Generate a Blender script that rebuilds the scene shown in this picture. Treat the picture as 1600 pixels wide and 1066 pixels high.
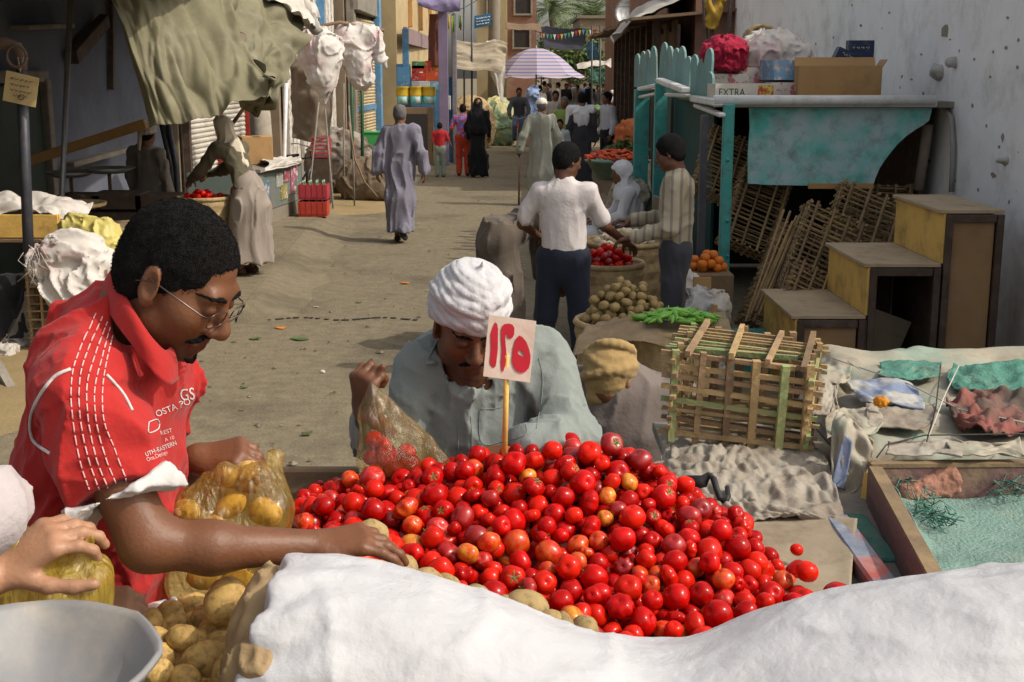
import bpy, bmesh, math, random
import numpy as np
from mathutils import Vector, Matrix, noise as mnoise
random.seed(7); RNG = np.random.default_rng(7)
R = math.radians
scene = bpy.context.scene
for _o in list(bpy.data.objects): bpy.data.objects.remove(_o)
COL = scene.collection
# ------------------------------------------------------------------ camera, sky, sun, exposure
CAM_H = 2.15; FPX = 2000.0; PITCH = math.atan(421/2000.0)
cam_data = bpy.data.cameras.new('camera'); cam = bpy.data.objects.new('camera', cam_data); COL.objects.link(cam)
cam_data.sensor_width = 36; cam_data.lens = 36*FPX/1600; cam_data.clip_start = .05; cam_data.clip_end = 900
cam.location = (0, 0, CAM_H); cam.rotation_euler = (R(90)-PITCH, 0, 0)
scene.camera = cam
SUN_EL = 44.0; SUN_DIR = Vector((.95, -.32, 0)).normalized()      # towards the sun, on the ground plane
world = bpy.data.worlds.new('World'); scene.world = world; world.use_nodes = True
wn = world.node_tree; bg = wn.nodes['Background']
sky = wn.nodes.new('ShaderNodeTexSky'); sky.sky_type = 'NISHITA'; sky.sun_disc = False
sky.sun_elevation = R(SUN_EL); sky.sun_rotation = math.atan2(SUN_DIR.x, SUN_DIR.y)
sky.dust_density = 4.0; sky.air_density = 1.0; sky.ozone_density = .6
hsv = wn.nodes.new('ShaderNodeHueSaturation'); hsv.inputs['Saturation'].default_value = .5      # dusty air: paler, less blue sky all over
wn.links.new(sky.outputs[0], hsv.inputs['Color'])
dst = wn.nodes.new('ShaderNodeMix'); dst.data_type = 'RGBA'; dst.blend_type = 'MULTIPLY'; dst.inputs[0].default_value = 1; dst.inputs[7].default_value = (1.0,.965,.91,1)
wn.links.new(hsv.outputs[0], dst.inputs[6]); wn.links.new(dst.outputs[2], bg.inputs[0]); bg.inputs[1].default_value = .15
sun_data = bpy.data.lights.new('sun', 'SUN'); sun_data.energy = 2.15; sun_data.angle = R(.55); sun_data.color = (1, .93, .82)
sun = bpy.data.objects.new('sun', sun_data); COL.objects.link(sun)
_sv = Vector((SUN_DIR.x*math.cos(R(SUN_EL)), SUN_DIR.y*math.cos(R(SUN_EL)), math.sin(R(SUN_EL))))
sun.rotation_euler = _sv.to_track_quat('Z', 'Y').to_euler()
scene.view_settings.view_transform = 'Standard'; scene.view_settings.look = 'None'
scene.view_settings.exposure = 0.45; scene.view_settings.gamma = 1.0
scene.render.engine = 'CYCLES'
scene.cycles.transparent_max_bounces = 12; scene.cycles.max_bounces = 8

# ------------------------------------------------------------------ helpers: places
_ct, _st = math.cos(PITCH), math.sin(PITCH)
def W(px, py, Y):
    """a point of the street at forward distance Y (metres) seen at photo pixel px,py"""
    u, v = px-800, py-533
    dy = FPX*_ct - v*_st; dz = -FPX*_st - v*_ct; t = Y/dy
    return Vector((u*t, Y, CAM_H + dz*t))
def G(px, py, z=0.0):
    u, v = px-800, py-533
    dy = FPX*_ct - v*_st; dz = -FPX*_st - v*_ct; t = (z-CAM_H)/dz
    return Vector((u*t, dy*t, z))
# ------------------------------------------------------------------ helpers: objects
def tag(o, label=None, cat=None, group=None, kind=None):
    if label: o['label'] = label
    if cat: o['category'] = cat
    if group: o['group'] = group
    if kind: o['kind'] = kind
    return o
def empty(name, loc=(0,0,0), rz=0, label=None, cat=None, group=None):
    o = bpy.data.objects.new(name, None); COL.objects.link(o); o.location = loc; o.rotation_euler = (0,0,rz)
    o.empty_display_size = .1
    return tag(o, label, cat, group)
def link(name, me, mat=None, parent=None, loc=None, rot=None):
    o = bpy.data.objects.new(name, me); COL.objects.link(o)
    if mat is not None and len(me.materials) == 0: me.materials.append(mat)
    if parent is not None: o.parent = parent
    if loc is not None: o.location = loc
    if rot is not None: o.rotation_euler = rot
    return o
def mesh(name, verts, faces, smooth=False):
    me = bpy.data.meshes.new(name); me.from_pydata([tuple(v) for v in verts], [], faces); me.update()
    if smooth: me.polygons.foreach_set('use_smooth', [True]*len(me.polygons))
    return me
def copy_tree(o, parent=None):
    c = o.copy(); COL.objects.link(c)
    if parent is not None: c.parent = parent
    for ch in o.children: copy_tree(ch, c)
    return c
class MB:
    """collects shapes; build() links them as one mesh object"""
    def __init__(s): s.v = []; s.f = []; s.sm = []
    def add(s, vs, fs, smooth=False):
        n = len(s.v); s.v += [tuple(v) for v in vs]; s.f += [tuple(i+n for i in f) for f in fs]; s.sm += [smooth]*len(fs); return s
    def box(s, c, size, rot=None, bev=0.0, jit=0):
        hx, hy, hz = size[0]/2, size[1]/2, size[2]/2
        c = Vector(c); Rm = rot if rot is not None else Matrix.Identity(3)
        b = min(bev, hx*.9, hy*.9, hz*.9)
        if b <= 0:
            vs = [Vector((x,y,z)) for x in (-hx,hx) for y in (-hy,hy) for z in (-hz,hz)]
            fs = [(0,1,3,2),(4,6,7,5),(0,4,5,1),(2,3,7,6),(0,2,6,4),(1,5,7,3)]
        else:
            bm = bmesh.new(); bmesh.ops.create_cube(bm, size=1)
            for v in bm.verts: v.co = Vector((v.co.x*2*hx, v.co.y*2*hy, v.co.z*2*hz))
            bmesh.ops.bevel(bm, geom=bm.edges[:], offset=b, segments=1, affect='EDGES')
            bm.verts.index_update(); vs = [v.co.copy() for v in bm.verts]; fs = [tuple(v.index for v in f.verts) for f in bm.faces]; bm.free()
        if jit: vs = [v+Vector((random.uniform(-jit,jit) for _ in range(3))) for v in vs]
        return s.add([Rm @ v + c for v in vs], fs)
    def bar(s, a, b, w, h=None, up=(0,0,1), bev=0):
        a, b = Vector(a), Vector(b); d = b-a; L = d.length; y = d/L; u = Vector(up)
        if abs(y.dot(u)) > .97: u = Vector((1,0,0))
        x = y.cross(u).normalized(); z = x.cross(y)
        Rm = Matrix((x, y, z)).transposed()
        return s.box((a+b)/2, (w, L, h if h else w), Rm, bev)
    def tube(s, pts, r, n=8, caps=True, smooth=True):
        pts = [Vector(p) for p in pts]; rs = r if isinstance(r, (list,tuple)) else [r]*len(pts)
        vs = []; fs = []; prev = None
        for i, p in enumerate(pts):
            d = (pts[min(i+1,len(pts)-1)] - pts[max(i-1,0)])
            d = d.normalized() if d.length > 1e-9 else Vector((0,0,1))
            if prev is None:
                u = Vector((0,0,1)) if abs(d.z) < .9 else Vector((1,0,0)); x = d.cross(u).normalized()
            else: x = (prev - d*prev.dot(d)).normalized()
            prev = x; y = d.cross(x)
            for k in range(n):
                a = 2*math.pi*k/n; vs.append(p + (x*math.cos(a)+y*math.sin(a))*rs[i])
        for i in range(len(pts)-1):
            for k in range(n):
                fs.append((i*n+k, i*n+(k+1)%n, (i+1)*n+(k+1)%n, (i+1)*n+k))
        if caps:
            fs.append(tuple(range(n-1,-1,-1))); m = (len(pts)-1)*n; fs.append(tuple(m+k for k in range(n)))
        return s.add(vs, fs, smooth)
    def lathe(s, prof, c=(0,0,0), n=20, sx=1, sy=1, caps=False, rot=None):
        c = Vector(c); vs = []; fs = []
        for r, z in prof:
            for k in range(n):
                a = 2*math.pi*k/n; p = Vector((r*math.cos(a)*sx, r*math.sin(a)*sy, z)); vs.append((rot @ p if rot else p)+c)
        for i in range(len(prof)-1):
            for k in range(n): fs.append((i*n+k, i*n+(k+1)%n, (i+1)*n+(k+1)%n, (i+1)*n+k))
        if caps: fs.append(tuple(range(n-1,-1,-1))); m = (len(prof)-1)*n; fs.append(tuple(m+k for k in range(n)))
        return s.add(vs, fs, True)
    def prism(s, poly, depth, o=(0,0,0), ux=(1,0,0), uy=(0,0,1)):
        """polygon in the plane ux,uy at o, extruded by depth along ux x uy"""
        o, ux, uy = Vector(o), Vector(ux).normalized(), Vector(uy).normalized(); nz = ux.cross(uy)
        n = len(poly); a = [o+ux*x+uy*y for x,y in poly]; b = [p+nz*depth for p in a]
        return s.add(a+b, [tuple(range(n-1,-1,-1)), tuple(range(n,2*n))]+[(i,(i+1)%n,n+(i+1)%n,n+i) for i in range(n)])
    def me(s, name):
        m = bpy.data.meshes.new(name); m.from_pydata(s.v, [], s.f); m.update()
        m.polygons.foreach_set('use_smooth', s.sm); return m
    def build(s, name, mat, parent=None, loc=None, rot=None):
        return link(name, s.me(name), mat, parent, loc, rot)
def rotm(rx=0, ry=0, rz=0):
    return (Matrix.Rotation(rz,3,'Z') @ Matrix.Rotation(ry,3,'Y') @ Matrix.Rotation(rx,3,'X'))
# ------------------------------------------------------------------ helpers: noise
def _hash(ix, iy, iz, seed):
    h = (ix.astype(np.int64)*374761393 + iy.astype(np.int64)*668265263 + iz.astype(np.int64)*2147483647 + seed*1274126177) & 0xffffffff
    h = ((h ^ (h >> 13))*1274126177) & 0xffffffff; h = h ^ (h >> 16)
    return (h & 0xffff).astype(np.float32)/32767.5 - 1
def vnoise(P, seed=0):
    Pi = np.floor(P).astype(np.int64); f = (P-Pi).astype(np.float32); f = f*f*(3-2*f)
    x, y, z = Pi[:,0], Pi[:,1], Pi[:,2]; o = 0
    for dx in (0,1):
        for dy in (0,1):
            for dz in (0,1):
                w = (f[:,0] if dx else 1-f[:,0])*(f[:,1] if dy else 1-f[:,1])*(f[:,2] if dz else 1-f[:,2])
                o = o + w*_hash(x+dx, y+dy, z+dz, seed)
    return o
def fbm(P, scale, seed=0, octv=3):
    o = 0; a = 1
    for k in range(octv): o = o + a*vnoise(P*scale*(2**k)+k*17.3, seed+k); a *= .5
    return o
# ------------------------------------------------------------------ helpers: blended solids (surface nets)
def cap(a, b, ra, rb=None, k=.02, flat=None, op='u'):
    return ('c', np.array(a, np.float32), np.array(b, np.float32), ra, ra if rb is None else rb, k, flat, op)
def ell(c, r, k=.02, rot=None, op='u'):
    r = (r, r, r) if not hasattr(r, '__len__') else r
    return ('e', np.array(c, np.float32), np.array(r, np.float32), None if rot is None else np.array(rot, np.float32), k, op)
def cut(o, n):
    n = Vector(n).normalized(); return ('p', np.array(o, np.float32), np.array(n, np.float32))
def _smin(a, b, k):
    h = np.clip(.5+.5*(b-a)/k, 0, 1); return b*(1-h)+a*h - k*h*(1-h)
def sdf(prims, disp=None):
    def fn(P):
        d = np.full(len(P), 1.0, np.float32)
        for q in prims:
            if q[0] == 'p':
                d = np.maximum(d, (P-q[1])@q[2]); continue
            if q[0] == 'c':
                _, a, b, ra, rb, k, flat, op = q; m = max(ra, rb)*(1.0 if flat is None else 1.0)+.05+k
                lo, hi = np.minimum(a,b)-m, np.maximum(a,b)+m
            else:
                _, c, r, rot, k, op = q; m = r.max()+.05+k; lo, hi = c-m, c+m
            idx = np.nonzero(((P >= lo) & (P <= hi)).all(1))[0]
            if len(idx) == 0: continue
            p = P[idx]
            if q[0] == 'c':
                ab = b-a; L2 = float(ab@ab)+1e-12; t = np.clip(((p-a)@ab)/L2, 0, 1); v = p-(a+t[:,None]*ab)
                if flat is not None:
                    n, s = np.array(flat[0], np.float32), flat[1]; v = v + ((1/s-1)*(v@n))[:,None]*n
                    di = (np.sqrt((v*v).sum(1))-(ra+(rb-ra)*t))*(.5+.5*s)
                else: di = np.sqrt((v*v).sum(1))-(ra+(rb-ra)*t)
            else:
                v = p-c
                if rot is not None: v = v@rot
                k0 = np.sqrt(((v/r)**2).sum(1)); k1 = np.sqrt(((v/(r*r))**2).sum(1))+1e-6; di = k0*(k0-1)/k1
            if op == 'u': d[idx] = _smin(d[idx], di, k)
            elif op == 's': d[idx] = -_smin(-d[idx], di, k)
        if disp is not None:
            near = np.nonzero(np.abs(d) < .12)[0]
            if len(near): d[near] += disp(P[near])
        return d
    return fn
def pbounds(prims, pad=.03):
    lo = np.full(3, 1e9); hi = -lo
    for q in prims:
        if q[0] == 'c' and q[7] == 'u':
            m = max(q[3], q[4]); lo = np.minimum(lo, np.minimum(q[1],q[2])-m); hi = np.maximum(hi, np.maximum(q[1],q[2])+m)
        elif q[0] == 'e' and q[5] == 'u':
            m = q[2].max(); lo = np.minimum(lo, q[1]-m); hi = np.maximum(hi, q[1]+m)
    return lo-pad, hi+pad
def nets(name, prims, res, disp=None, pad=.03, color=None, slack=1.6):
    """one continuous smooth mesh over the blended solid"""
    fn = sdf(prims, disp); lo, hi = pbounds(prims, pad); B = 4
    nb = np.maximum(1, np.ceil((hi-lo)/(res*B)).astype(int)); n = nb*B
    bc = [lo[i]+(np.arange(nb[i])+.5)*res*B for i in range(3)]
    C = np.stack(np.meshgrid(*bc, indexing='ij'), -1).reshape(-1,3).astype(np.float32)
    dc = fn(C); near = np.abs(dc) < slack*B*res*.9+.01
    V = np.where(dc < 0, -1.0, 1.0).astype(np.float32).reshape(nb)
    V = V.repeat(B,0).repeat(B,1).repeat(B,2)
    near3 = near.reshape(nb).repeat(B,0).repeat(B,1).repeat(B,2)
    ii = np.argwhere(near3); P = (lo+ii*res).astype(np.float32); 
    V[near3] = fn(P)
    V[0],V[-1] = 1,1; V[:,0],V[:,-1] = 1,1; V[:,:,0],V[:,:,-1] = 1,1
    S = V < 0; sh = tuple(np.array(V.shape)-1)
    cnt = np.zeros(sh, np.int8)
    for dx in (0,1):
        for dy in (0,1):
            for dz in (0,1): cnt += S[dx:dx+sh[0], dy:dy+sh[1], dz:dz+sh[2]]
    act = (cnt > 0) & (cnt < 8); ac = np.argwhere(act); vid = np.full(sh, -1, np.int64); vid[act] = np.arange(len(ac))
    acc = np.zeros((len(ac),3)); num = np.zeros(len(ac))
    cor = [(x,y,z) for x in (0,1) for y in (0,1) for z in (0,1)]
    for i, a in enumerate(cor):
        for b in cor[i+1:]:
            if sum(abs(p-q) for p,q in zip(a,b)) != 1: continue
            va = V[ac[:,0]+a[0], ac[:,1]+a[1], ac[:,2]+a[2]]; vb = V[ac[:,0]+b[0], ac[:,1]+b[1], ac[:,2]+b[2]]
            m = (va < 0) != (vb < 0); t = np.where(m, va/(va-vb+1e-12), 0)
            acc += m[:,None]*(np.array(a)+t[:,None]*(np.array(b)-np.array(a))); num += m
    verts = lo + (ac + acc/np.maximum(num,1)[:,None])*res
    quads = []
    for ax in range(3):
        s0 = [slice(None)]*3; s1 = [slice(None)]*3; s0[ax] = slice(0,-1); s1[ax] = slice(1,None)
        A, Bv = S[tuple(s0)], S[tuple(s1)]; e = np.argwhere(A != Bv)
        o1, o2 = [(1,2),(2,0),(0,1)][ax]
        e = e[(e[:,o1] > 0) & (e[:,o2] > 0) & (e[:,o1] < sh[o1]) & (e[:,o2] < sh[o2])]
        if len(e) == 0: continue
        def at(d1, d2):
            q = e.copy(); q[:,o1] -= d1; q[:,o2] -= d2; return vid[q[:,0],q[:,1],q[:,2]]
        q = np.stack([at(1,1), at(0,1), at(0,0), at(1,0)], 1)
        fl = ~A[e[:,0],e[:,1],e[:,2]]; q[fl] = q[fl][:,::-1]; quads.append(q)
    F = np.concatenate(quads); F = F[(F >= 0).all(1)]
    me = bpy.data.meshes.new(name); me.vertices.add(len(verts)); me.vertices.foreach_set('co', verts.astype(np.float32).ravel())
    me.loops.add(len(F)*4); me.loops.foreach_set('vertex_index', F.ravel().astype(np.int32))
    me.polygons.add(len(F)); me.polygons.foreach_set('loop_start', np.arange(0,len(F)*4,4,dtype=np.int32))
    try: me.polygons.foreach_set('loop_total', np.full(len(F),4,np.int32))
    except Exception: pass
    me.polygons.foreach_set('use_smooth', np.ones(len(F), bool)); me.update(); me.validate()
    if color is not None:
        ca = me.color_attributes.new('Col', 'FLOAT_COLOR', 'POINT'); c = color(verts)
        ca.data.foreach_set('color', np.concatenate([c, np.ones((len(c),1))],1).astype(np.float32).ravel())
    return me
# ------------------------------------------------------------------ helpers: draped cloth from a grid of points
def cloth_grid(ctrl, nu, nv, amp=.02, fscale=6, seed=0, stretch=(1,1,1)):
    """smooth patch through a grid of control points, with folds"""
    A = np.array([[tuple(p) for p in row] for row in ctrl], float)
    def interp(A, n):
        m = A.shape[0]; t = np.linspace(0, m-1, n); i = np.clip(t.astype(int), 0, m-2); f = (t-i)[:,None,None]
        p0 = A[np.clip(i-1,0,m-1)]; p1 = A[i]; p2 = A[i+1]; p3 = A[np.clip(i+2,0,m-1)]
        return .5*((2*p1)+(-p0+p2)*f+(2*p0-5*p1+4*p2-p3)*f*f+(-p0+3*p1-3*p2+p3)*f**3)
    A = interp(A, nu); A = np.swapaxes(interp(np.swapaxes(A,0,1), nv),0,1)
    du = np.gradient(A, axis=0); dv = np.gradient(A, axis=1); N = np.cross(du, dv); N /= np.linalg.norm(N, axis=2, keepdims=True)+1e-9
    uv = np.stack(np.meshgrid(np.linspace(0,1,nu), np.linspace(0,1,nv), indexing='ij')+[np.zeros((nu,nv))], -1)
    d = fbm((uv*np.array(stretch)).reshape(-1,3)*1.0, fscale, seed, 3).reshape(nu,nv)
    d2 = 1-np.abs(fbm((uv*np.array(stretch)).reshape(-1,3)+5, fscale*.8, seed+9, 2).reshape(nu,nv))*2
    A = A + N*(d*.6+d2*.5)[:,:,None]*amp
    fs = [(i*nv+j, (i+1)*nv+j, (i+1)*nv+j+1, i*nv+j+1) for i in range(nu-1) for j in range(nv-1)]
    return A.reshape(-1,3), fs
def cloth(name, ctrl, mat, parent=None, nu=40, nv=40, amp=.02, fscale=6, seed=0, stretch=(1,1,1), thick=.004, loc=None, holes=0):
    vs, fs = cloth_grid(ctrl, nu, nv, amp, fscale, seed, stretch)
    if holes:
        fs = [f for f in fs if random.random() > holes]
    me = mesh(name, vs, fs, True); o = link(name, me, mat, parent, loc)
    if thick:
        m = o.modifiers.new('thick', 'SOLIDIFY'); m.thickness = thick; m.offset = 0
    return o
# ------------------------------------------------------------------ helpers: lettering
def lettering(name, body, size, mat, parent, loc, rot, extrude=.0006, align='LEFT', shear=0, xs=1):
    cu = bpy.data.curves.new(name, 'FONT'); cu.body = body; cu.size = size; cu.extrude = extrude; cu.align_x = align; cu.shear = shear
    t = bpy.data.objects.new(name, cu); COL.objects.link(t)
    dg = bpy.context.evaluated_depsgraph_get(); me = bpy.data.meshes.new_from_object(t.evaluated_get(dg))
    bpy.data.objects.remove(t); me.name = name; me.materials.clear()
    o = link(name, me, mat, parent, loc); o.rotation_euler = rot; o.scale = (xs,1,1)
    return o
# ------------------------------------------------------------------ materials
def nd(nt, t, **kw):
    n = nt.nodes.new(t)
    for k, v in kw.items(): setattr(n, k, v)
    return n
MATS = {}
def M(name, col, rough=.7, var=.25, vs=6, bump=.0, bs=40, col2=None, mix=(.35,.75), metal=0, spec=.35, stretch=(1,1,1),
      vcol=False, rnd=0, sub=0, coat=0, dirt=None, dscale=3, damt=.5, weave=0, coords='Object', sheen=0):
    if name in MATS: return MATS[name]
    m = bpy.data.materials.new(name); m.use_nodes = True; nt = m.node_tree; p = nt.nodes['Principled BSDF']; L = nt.links.new
    tc = nd(nt, 'ShaderNodeTexCoord'); mp = nd(nt, 'ShaderNodeMapping'); mp.inputs['Scale'].default_value = stretch
    L(tc.outputs[coords], mp.inputs[0]); vec = mp.outputs[0]
    nz = nd(nt, 'ShaderNodeTexNoise'); nz.inputs['Scale'].default_value = vs; nz.inputs['Detail'].default_value = 5; nz.inputs['Roughness'].default_value = .62
    L(vec, nz.inputs['Vector'])
    ramp = nd(nt, 'ShaderNodeMapRange'); ramp.inputs[1].default_value = mix[0]; ramp.inputs[2].default_value = mix[1]; L(nz.outputs[0], ramp.inputs[0])
    mx = nd(nt, 'ShaderNodeMix', data_type='RGBA'); L(ramp.outputs[0], mx.inputs[0])
    c2 = col2 if col2 else tuple(c*(1-var) for c in col)
    if vcol:
        at = nd(nt, 'ShaderNodeVertexColor', layer_name='Col'); L(at.outputs[0], mx.inputs[6])
        dk = nd(nt, 'ShaderNodeMix', data_type='RGBA', blend_type='MULTIPLY'); dk.inputs[0].default_value = 1
        L(at.outputs[0], dk.inputs[6]); dk.inputs[7].default_value = (1-var,1-var,1-var,1); L(dk.outputs[2], mx.inputs[7])
    else:
        mx.inputs[6].default_value = (*col,1); mx.inputs[7].default_value = (*c2,1)
    out = mx.outputs[2]
    if dirt:
        n2 = nd(nt, 'ShaderNodeTexNoise'); n2.inputs['Scale'].default_value = dscale; n2.inputs['Detail'].default_value = 7; n2.inputs['Roughness'].default_value = .7
        L(vec, n2.inputs['Vector']); r2 = nd(nt, 'ShaderNodeMapRange'); r2.inputs[1].default_value = .5; r2.inputs[2].default_value = .72; r2.inputs[4].default_value = damt
        L(n2.outputs[0], r2.inputs[0]); m2 = nd(nt, 'ShaderNodeMix', data_type='RGBA'); L(r2.outputs[0], m2.inputs[0]); L(out, m2.inputs[6]); m2.inputs[7].default_value = (*dirt,1); out = m2.outputs[2]
    if rnd:
        oi = nd(nt, 'ShaderNodeObjectInfo'); hs = nd(nt, 'ShaderNodeHueSaturation')
        a = nd(nt, 'ShaderNodeMapRange'); a.inputs[3].default_value = 1-rnd; a.inputs[4].default_value = 1+rnd; L(oi.outputs['Random'], a.inputs[0]); L(a.outputs[0], hs.inputs['Value'])
        L(out, hs.inputs['Color']); out = hs.outputs[0]
    L(out, p.inputs['Base Color'])
    p.inputs['Roughness'].default_value = rough; p.inputs['Metallic'].default_value = metal; p.inputs['Specular IOR Level'].default_value = spec
    if sub: p.inputs['Subsurface Weight'].default_value = sub; p.inputs['Subsurface Radius'].default_value = (.01,.004,.002); p.inputs['Subsurface Scale'].default_value = 1
    if coat: p.inputs['Coat Weight'].default_value = coat; p.inputs['Coat Roughness'].default_value = .12
    if sheen: p.inputs['Sheen Weight'].default_value = sheen
    h = None
    if bump:
        nb = nd(nt, 'ShaderNodeTexNoise'); nb.inputs['Scale'].default_value = bs; nb.inputs['Detail'].default_value = 4; L(vec, nb.inputs['Vector'])
        b = nd(nt, 'ShaderNodeBump'); b.inputs['Strength'].default_value = bump; b.inputs['Distance'].default_value = .01; L(nb.outputs[0], b.inputs['Height']); h = b
    if weave:
        w1 = nd(nt, 'ShaderNodeTexWave', bands_direction='X'); w2 = nd(nt, 'ShaderNodeTexWave', bands_direction='Z')
        for w in (w1, w2): w.inputs['Scale'].default_value = weave; w.inputs['Distortion'].default_value = 1.5; w.inputs['Detail'].default_value = 1; L(vec, w.inputs['Vector'])
        ad = nd(nt, 'ShaderNodeMath', operation='ADD'); L(w1.outputs[1], ad.inputs[0]); L(w2.outputs[1], ad.inputs[1])
        b2 = nd(nt, 'ShaderNodeBump'); b2.inputs['Strength'].default_value = .3; b2.inputs['Distance'].default_value = .003; L(ad.outputs[0], b2.inputs['Height'])
        if h: L(h.outputs[0], b2.inputs['Normal'])
        h = b2
    if h: L(h.outputs[0], p.inputs['Normal'])
    MATS[name] = m; return m
def plastic_film(name, col, alpha=.45):
    if name in MATS: return MATS[name]
    m = bpy.data.materials.new(name); m.use_nodes = True; nt = m.node_tree; L = nt.links.new
    for n in list(nt.nodes): nt.nodes.remove(n)
    out = nd(nt, 'ShaderNodeOutputMaterial'); tr = nd(nt, 'ShaderNodeBsdfTransparent'); tl = nd(nt, 'ShaderNodeBsdfTranslucent'); df = nd(nt, 'ShaderNodeBsdfDiffuse'); gl = nd(nt, 'ShaderNodeBsdfGlossy')
    lt = tuple(c**.25 for c in col)
    tr.inputs[0].default_value = (*lt,1); tl.inputs[0].default_value = (*col,1); df.inputs[0].default_value = (*col,1); gl.inputs[0].default_value = (1,1,1,1); gl.inputs['Roughness'].default_value = .09
    tc = nd(nt, 'ShaderNodeTexCoord'); mp = nd(nt, 'ShaderNodeMapping'); mp.inputs['Scale'].default_value = (26,26,3.5); mp.inputs['Rotation'].default_value = (.35,.6,.2); L(tc.outputs['Object'], mp.inputs[0])
    nz = nd(nt, 'ShaderNodeTexNoise'); nz.inputs['Scale'].default_value = 1.6; nz.inputs['Detail'].default_value = 6; nz.inputs['Distortion'].default_value = .5; L(mp.outputs[0], nz.inputs['Vector'])
    bp = nd(nt, 'ShaderNodeBump'); bp.inputs['Strength'].default_value = .9; bp.inputs['Distance'].default_value = .03; L(nz.outputs[0], bp.inputs['Height'])
    for n in (gl, df, tl): L(bp.outputs[0], n.inputs['Normal'])
    a = nd(nt, 'ShaderNodeMixShader'); a.inputs[0].default_value = .5; L(df.outputs[0], a.inputs[1]); L(tl.outputs[0], a.inputs[2])
    b = nd(nt, 'ShaderNodeMixShader'); b.inputs[0].default_value = alpha; L(tr.outputs[0], b.inputs[1]); L(a.outputs[0], b.inputs[2])
    fr = nd(nt, 'ShaderNodeFresnel'); fr.inputs[0].default_value = 1.5; L(bp.outputs[0], fr.inputs['Normal'])
    ad = nd(nt, 'ShaderNodeMath', operation='MULTIPLY_ADD'); ad.inputs[1].default_value = .55; ad.inputs[2].default_value = .03; L(fr.outputs[0], ad.inputs[0])
    c = nd(nt, 'ShaderNodeMixShader'); L(ad.outputs[0], c.inputs[0]); L(b.outputs[0], c.inputs[1]); L(gl.outputs[0], c.inputs[2]); L(c.outputs[0], out.inputs[0])
    MATS[name] = m; return m
# ================================================================== THE SETTING
m_road = M('road_dust', (.225,.187,.122), .95, vs=9, col2=(.145,.121,.083), bump=.9, bs=42, dirt=(.10,.083,.058), dscale=.7, damt=.95, spec=.15)
m_sand = M('sand', (.30,.22,.11), .95, vs=3, col2=(.22,.17,.095), bump=.6, bs=30, spec=.1)
m_conc = M('old_concrete', (.22,.19,.145), .9, vs=2, bump=.5, bs=25, dirt=(.16,.135,.10), dscale=2.2, damt=.7)
m_wallw = M('whitewash', (.86,.85,.84), .88, vs=1.6, col2=(.76,.75,.74), bump=.6, bs=9, dirt=(.42,.39,.35), dscale=2.2, damt=.6)
m_chip = M('bare_plaster', (.30,.26,.2), .95, vs=20, bump=.5, bs=60)
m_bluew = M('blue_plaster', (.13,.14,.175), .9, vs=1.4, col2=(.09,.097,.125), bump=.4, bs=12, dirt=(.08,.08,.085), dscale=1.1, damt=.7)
m_ochre = M('ochre_plaster', (.44,.34,.18), .9, vs=1.2, col2=(.34,.26,.14), bump=.4, bs=6, dirt=(.25,.19,.12), dscale=.9, damt=.6)
m_mauve = M('mauve_band', (.24,.17,.17), .9, vs=2)
m_brick = M('red_brick', (.24,.125,.085), .9, vs=4, col2=(.17,.095,.07), bump=.6, bs=12, dirt=(.32,.26,.2), dscale=1.2, damt=.6)
m_mud = M('mud_plaster', (.25,.195,.13), .95, vs=1.5, col2=(.17,.13,.09), bump=.6, bs=7, dirt=(.15,.11,.08), dscale=1, damt=.6)
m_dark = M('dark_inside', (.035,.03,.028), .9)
m_wood = M('weathered_wood', (.22,.14,.075), .8, vs=5, col2=(.12,.075,.045), bump=.5, bs=30, stretch=(1,1,1), dirt=(.30,.25,.19), dscale=5, damt=.4)
m_woodg = M('grey_wood', (.26,.23,.19), .85, vs=6, col2=(.15,.13,.105), bump=.5, bs=40)
m_woody = M('yellow_wood', (.74,.47,.12), .7, vs=4, col2=(.56,.34,.09), bump=.3, bs=30, dirt=(.18,.12,.06), dscale=4, damt=.6)
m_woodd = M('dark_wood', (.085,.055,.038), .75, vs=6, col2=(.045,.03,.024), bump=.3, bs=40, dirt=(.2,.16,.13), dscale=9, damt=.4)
m_planky = M('new_plank', (.48,.27,.10), .7, vs=5, bump=.2, bs=40)
m_steel = M('dull_steel', (.34,.34,.34), .45, metal=.7, vs=8, dirt=(.2,.12,.07), dscale=9, damt=.5)
m_rust = M('rusty_pipe', (.16,.10,.07), .75, metal=.2, vs=10, col2=(.09,.07,.06), bump=.3, bs=80)
m_postd = M('dark_blue_pipe', (.055,.06,.075), .5, metal=.3, vs=6, dirt=(.16,.12,.09), dscale=8, damt=.5)
m_teal = M('teal_paint', (.10,.52,.45), .55, vs=3.2, col2=(.42,.56,.58), mix=(.36,.6), bump=.25, bs=14, dirt=(.10,.085,.06), dscale=7, damt=.6)
m_teal2 = M('teal_post_paint', (.04,.29,.26), .5, vs=6, col2=(.08,.34,.31), bump=.25, bs=20, dirt=(.09,.06,.04), dscale=9, damt=.7)
m_picket = M('pale_teal_paint', (.22,.36,.34), .7, vs=8, col2=(.13,.27,.26), bump=.4, bs=20, stretch=(1,1,.3), dirt=(.22,.18,.12), dscale=7, damt=.8)
m_white = M('white_metal', (.68,.68,.66), .4, vs=5, var=.15, dirt=(.3,.25,.2), dscale=6, damt=.5)
m_shut = M('shutter_paint', (.52,.49,.42), .6, vs=2, dirt=(.25,.19,.14), dscale=2, damt=.6)
m_shutt = M('tan_shutter', (.55,.44,.26), .6, vs=2, dirt=(.28,.22,.16), dscale=2, damt=.6)
m_redp = M('red_paint', (.42,.035,.025), .5, vs=6, dirt=(.1,.05,.04), dscale=8, damt=.4)
m_bluep = M('blue_paint', (.10,.27,.47), .55, vs=3, dirt=(.4,.38,.34), dscale=5, damt=.6)
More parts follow.
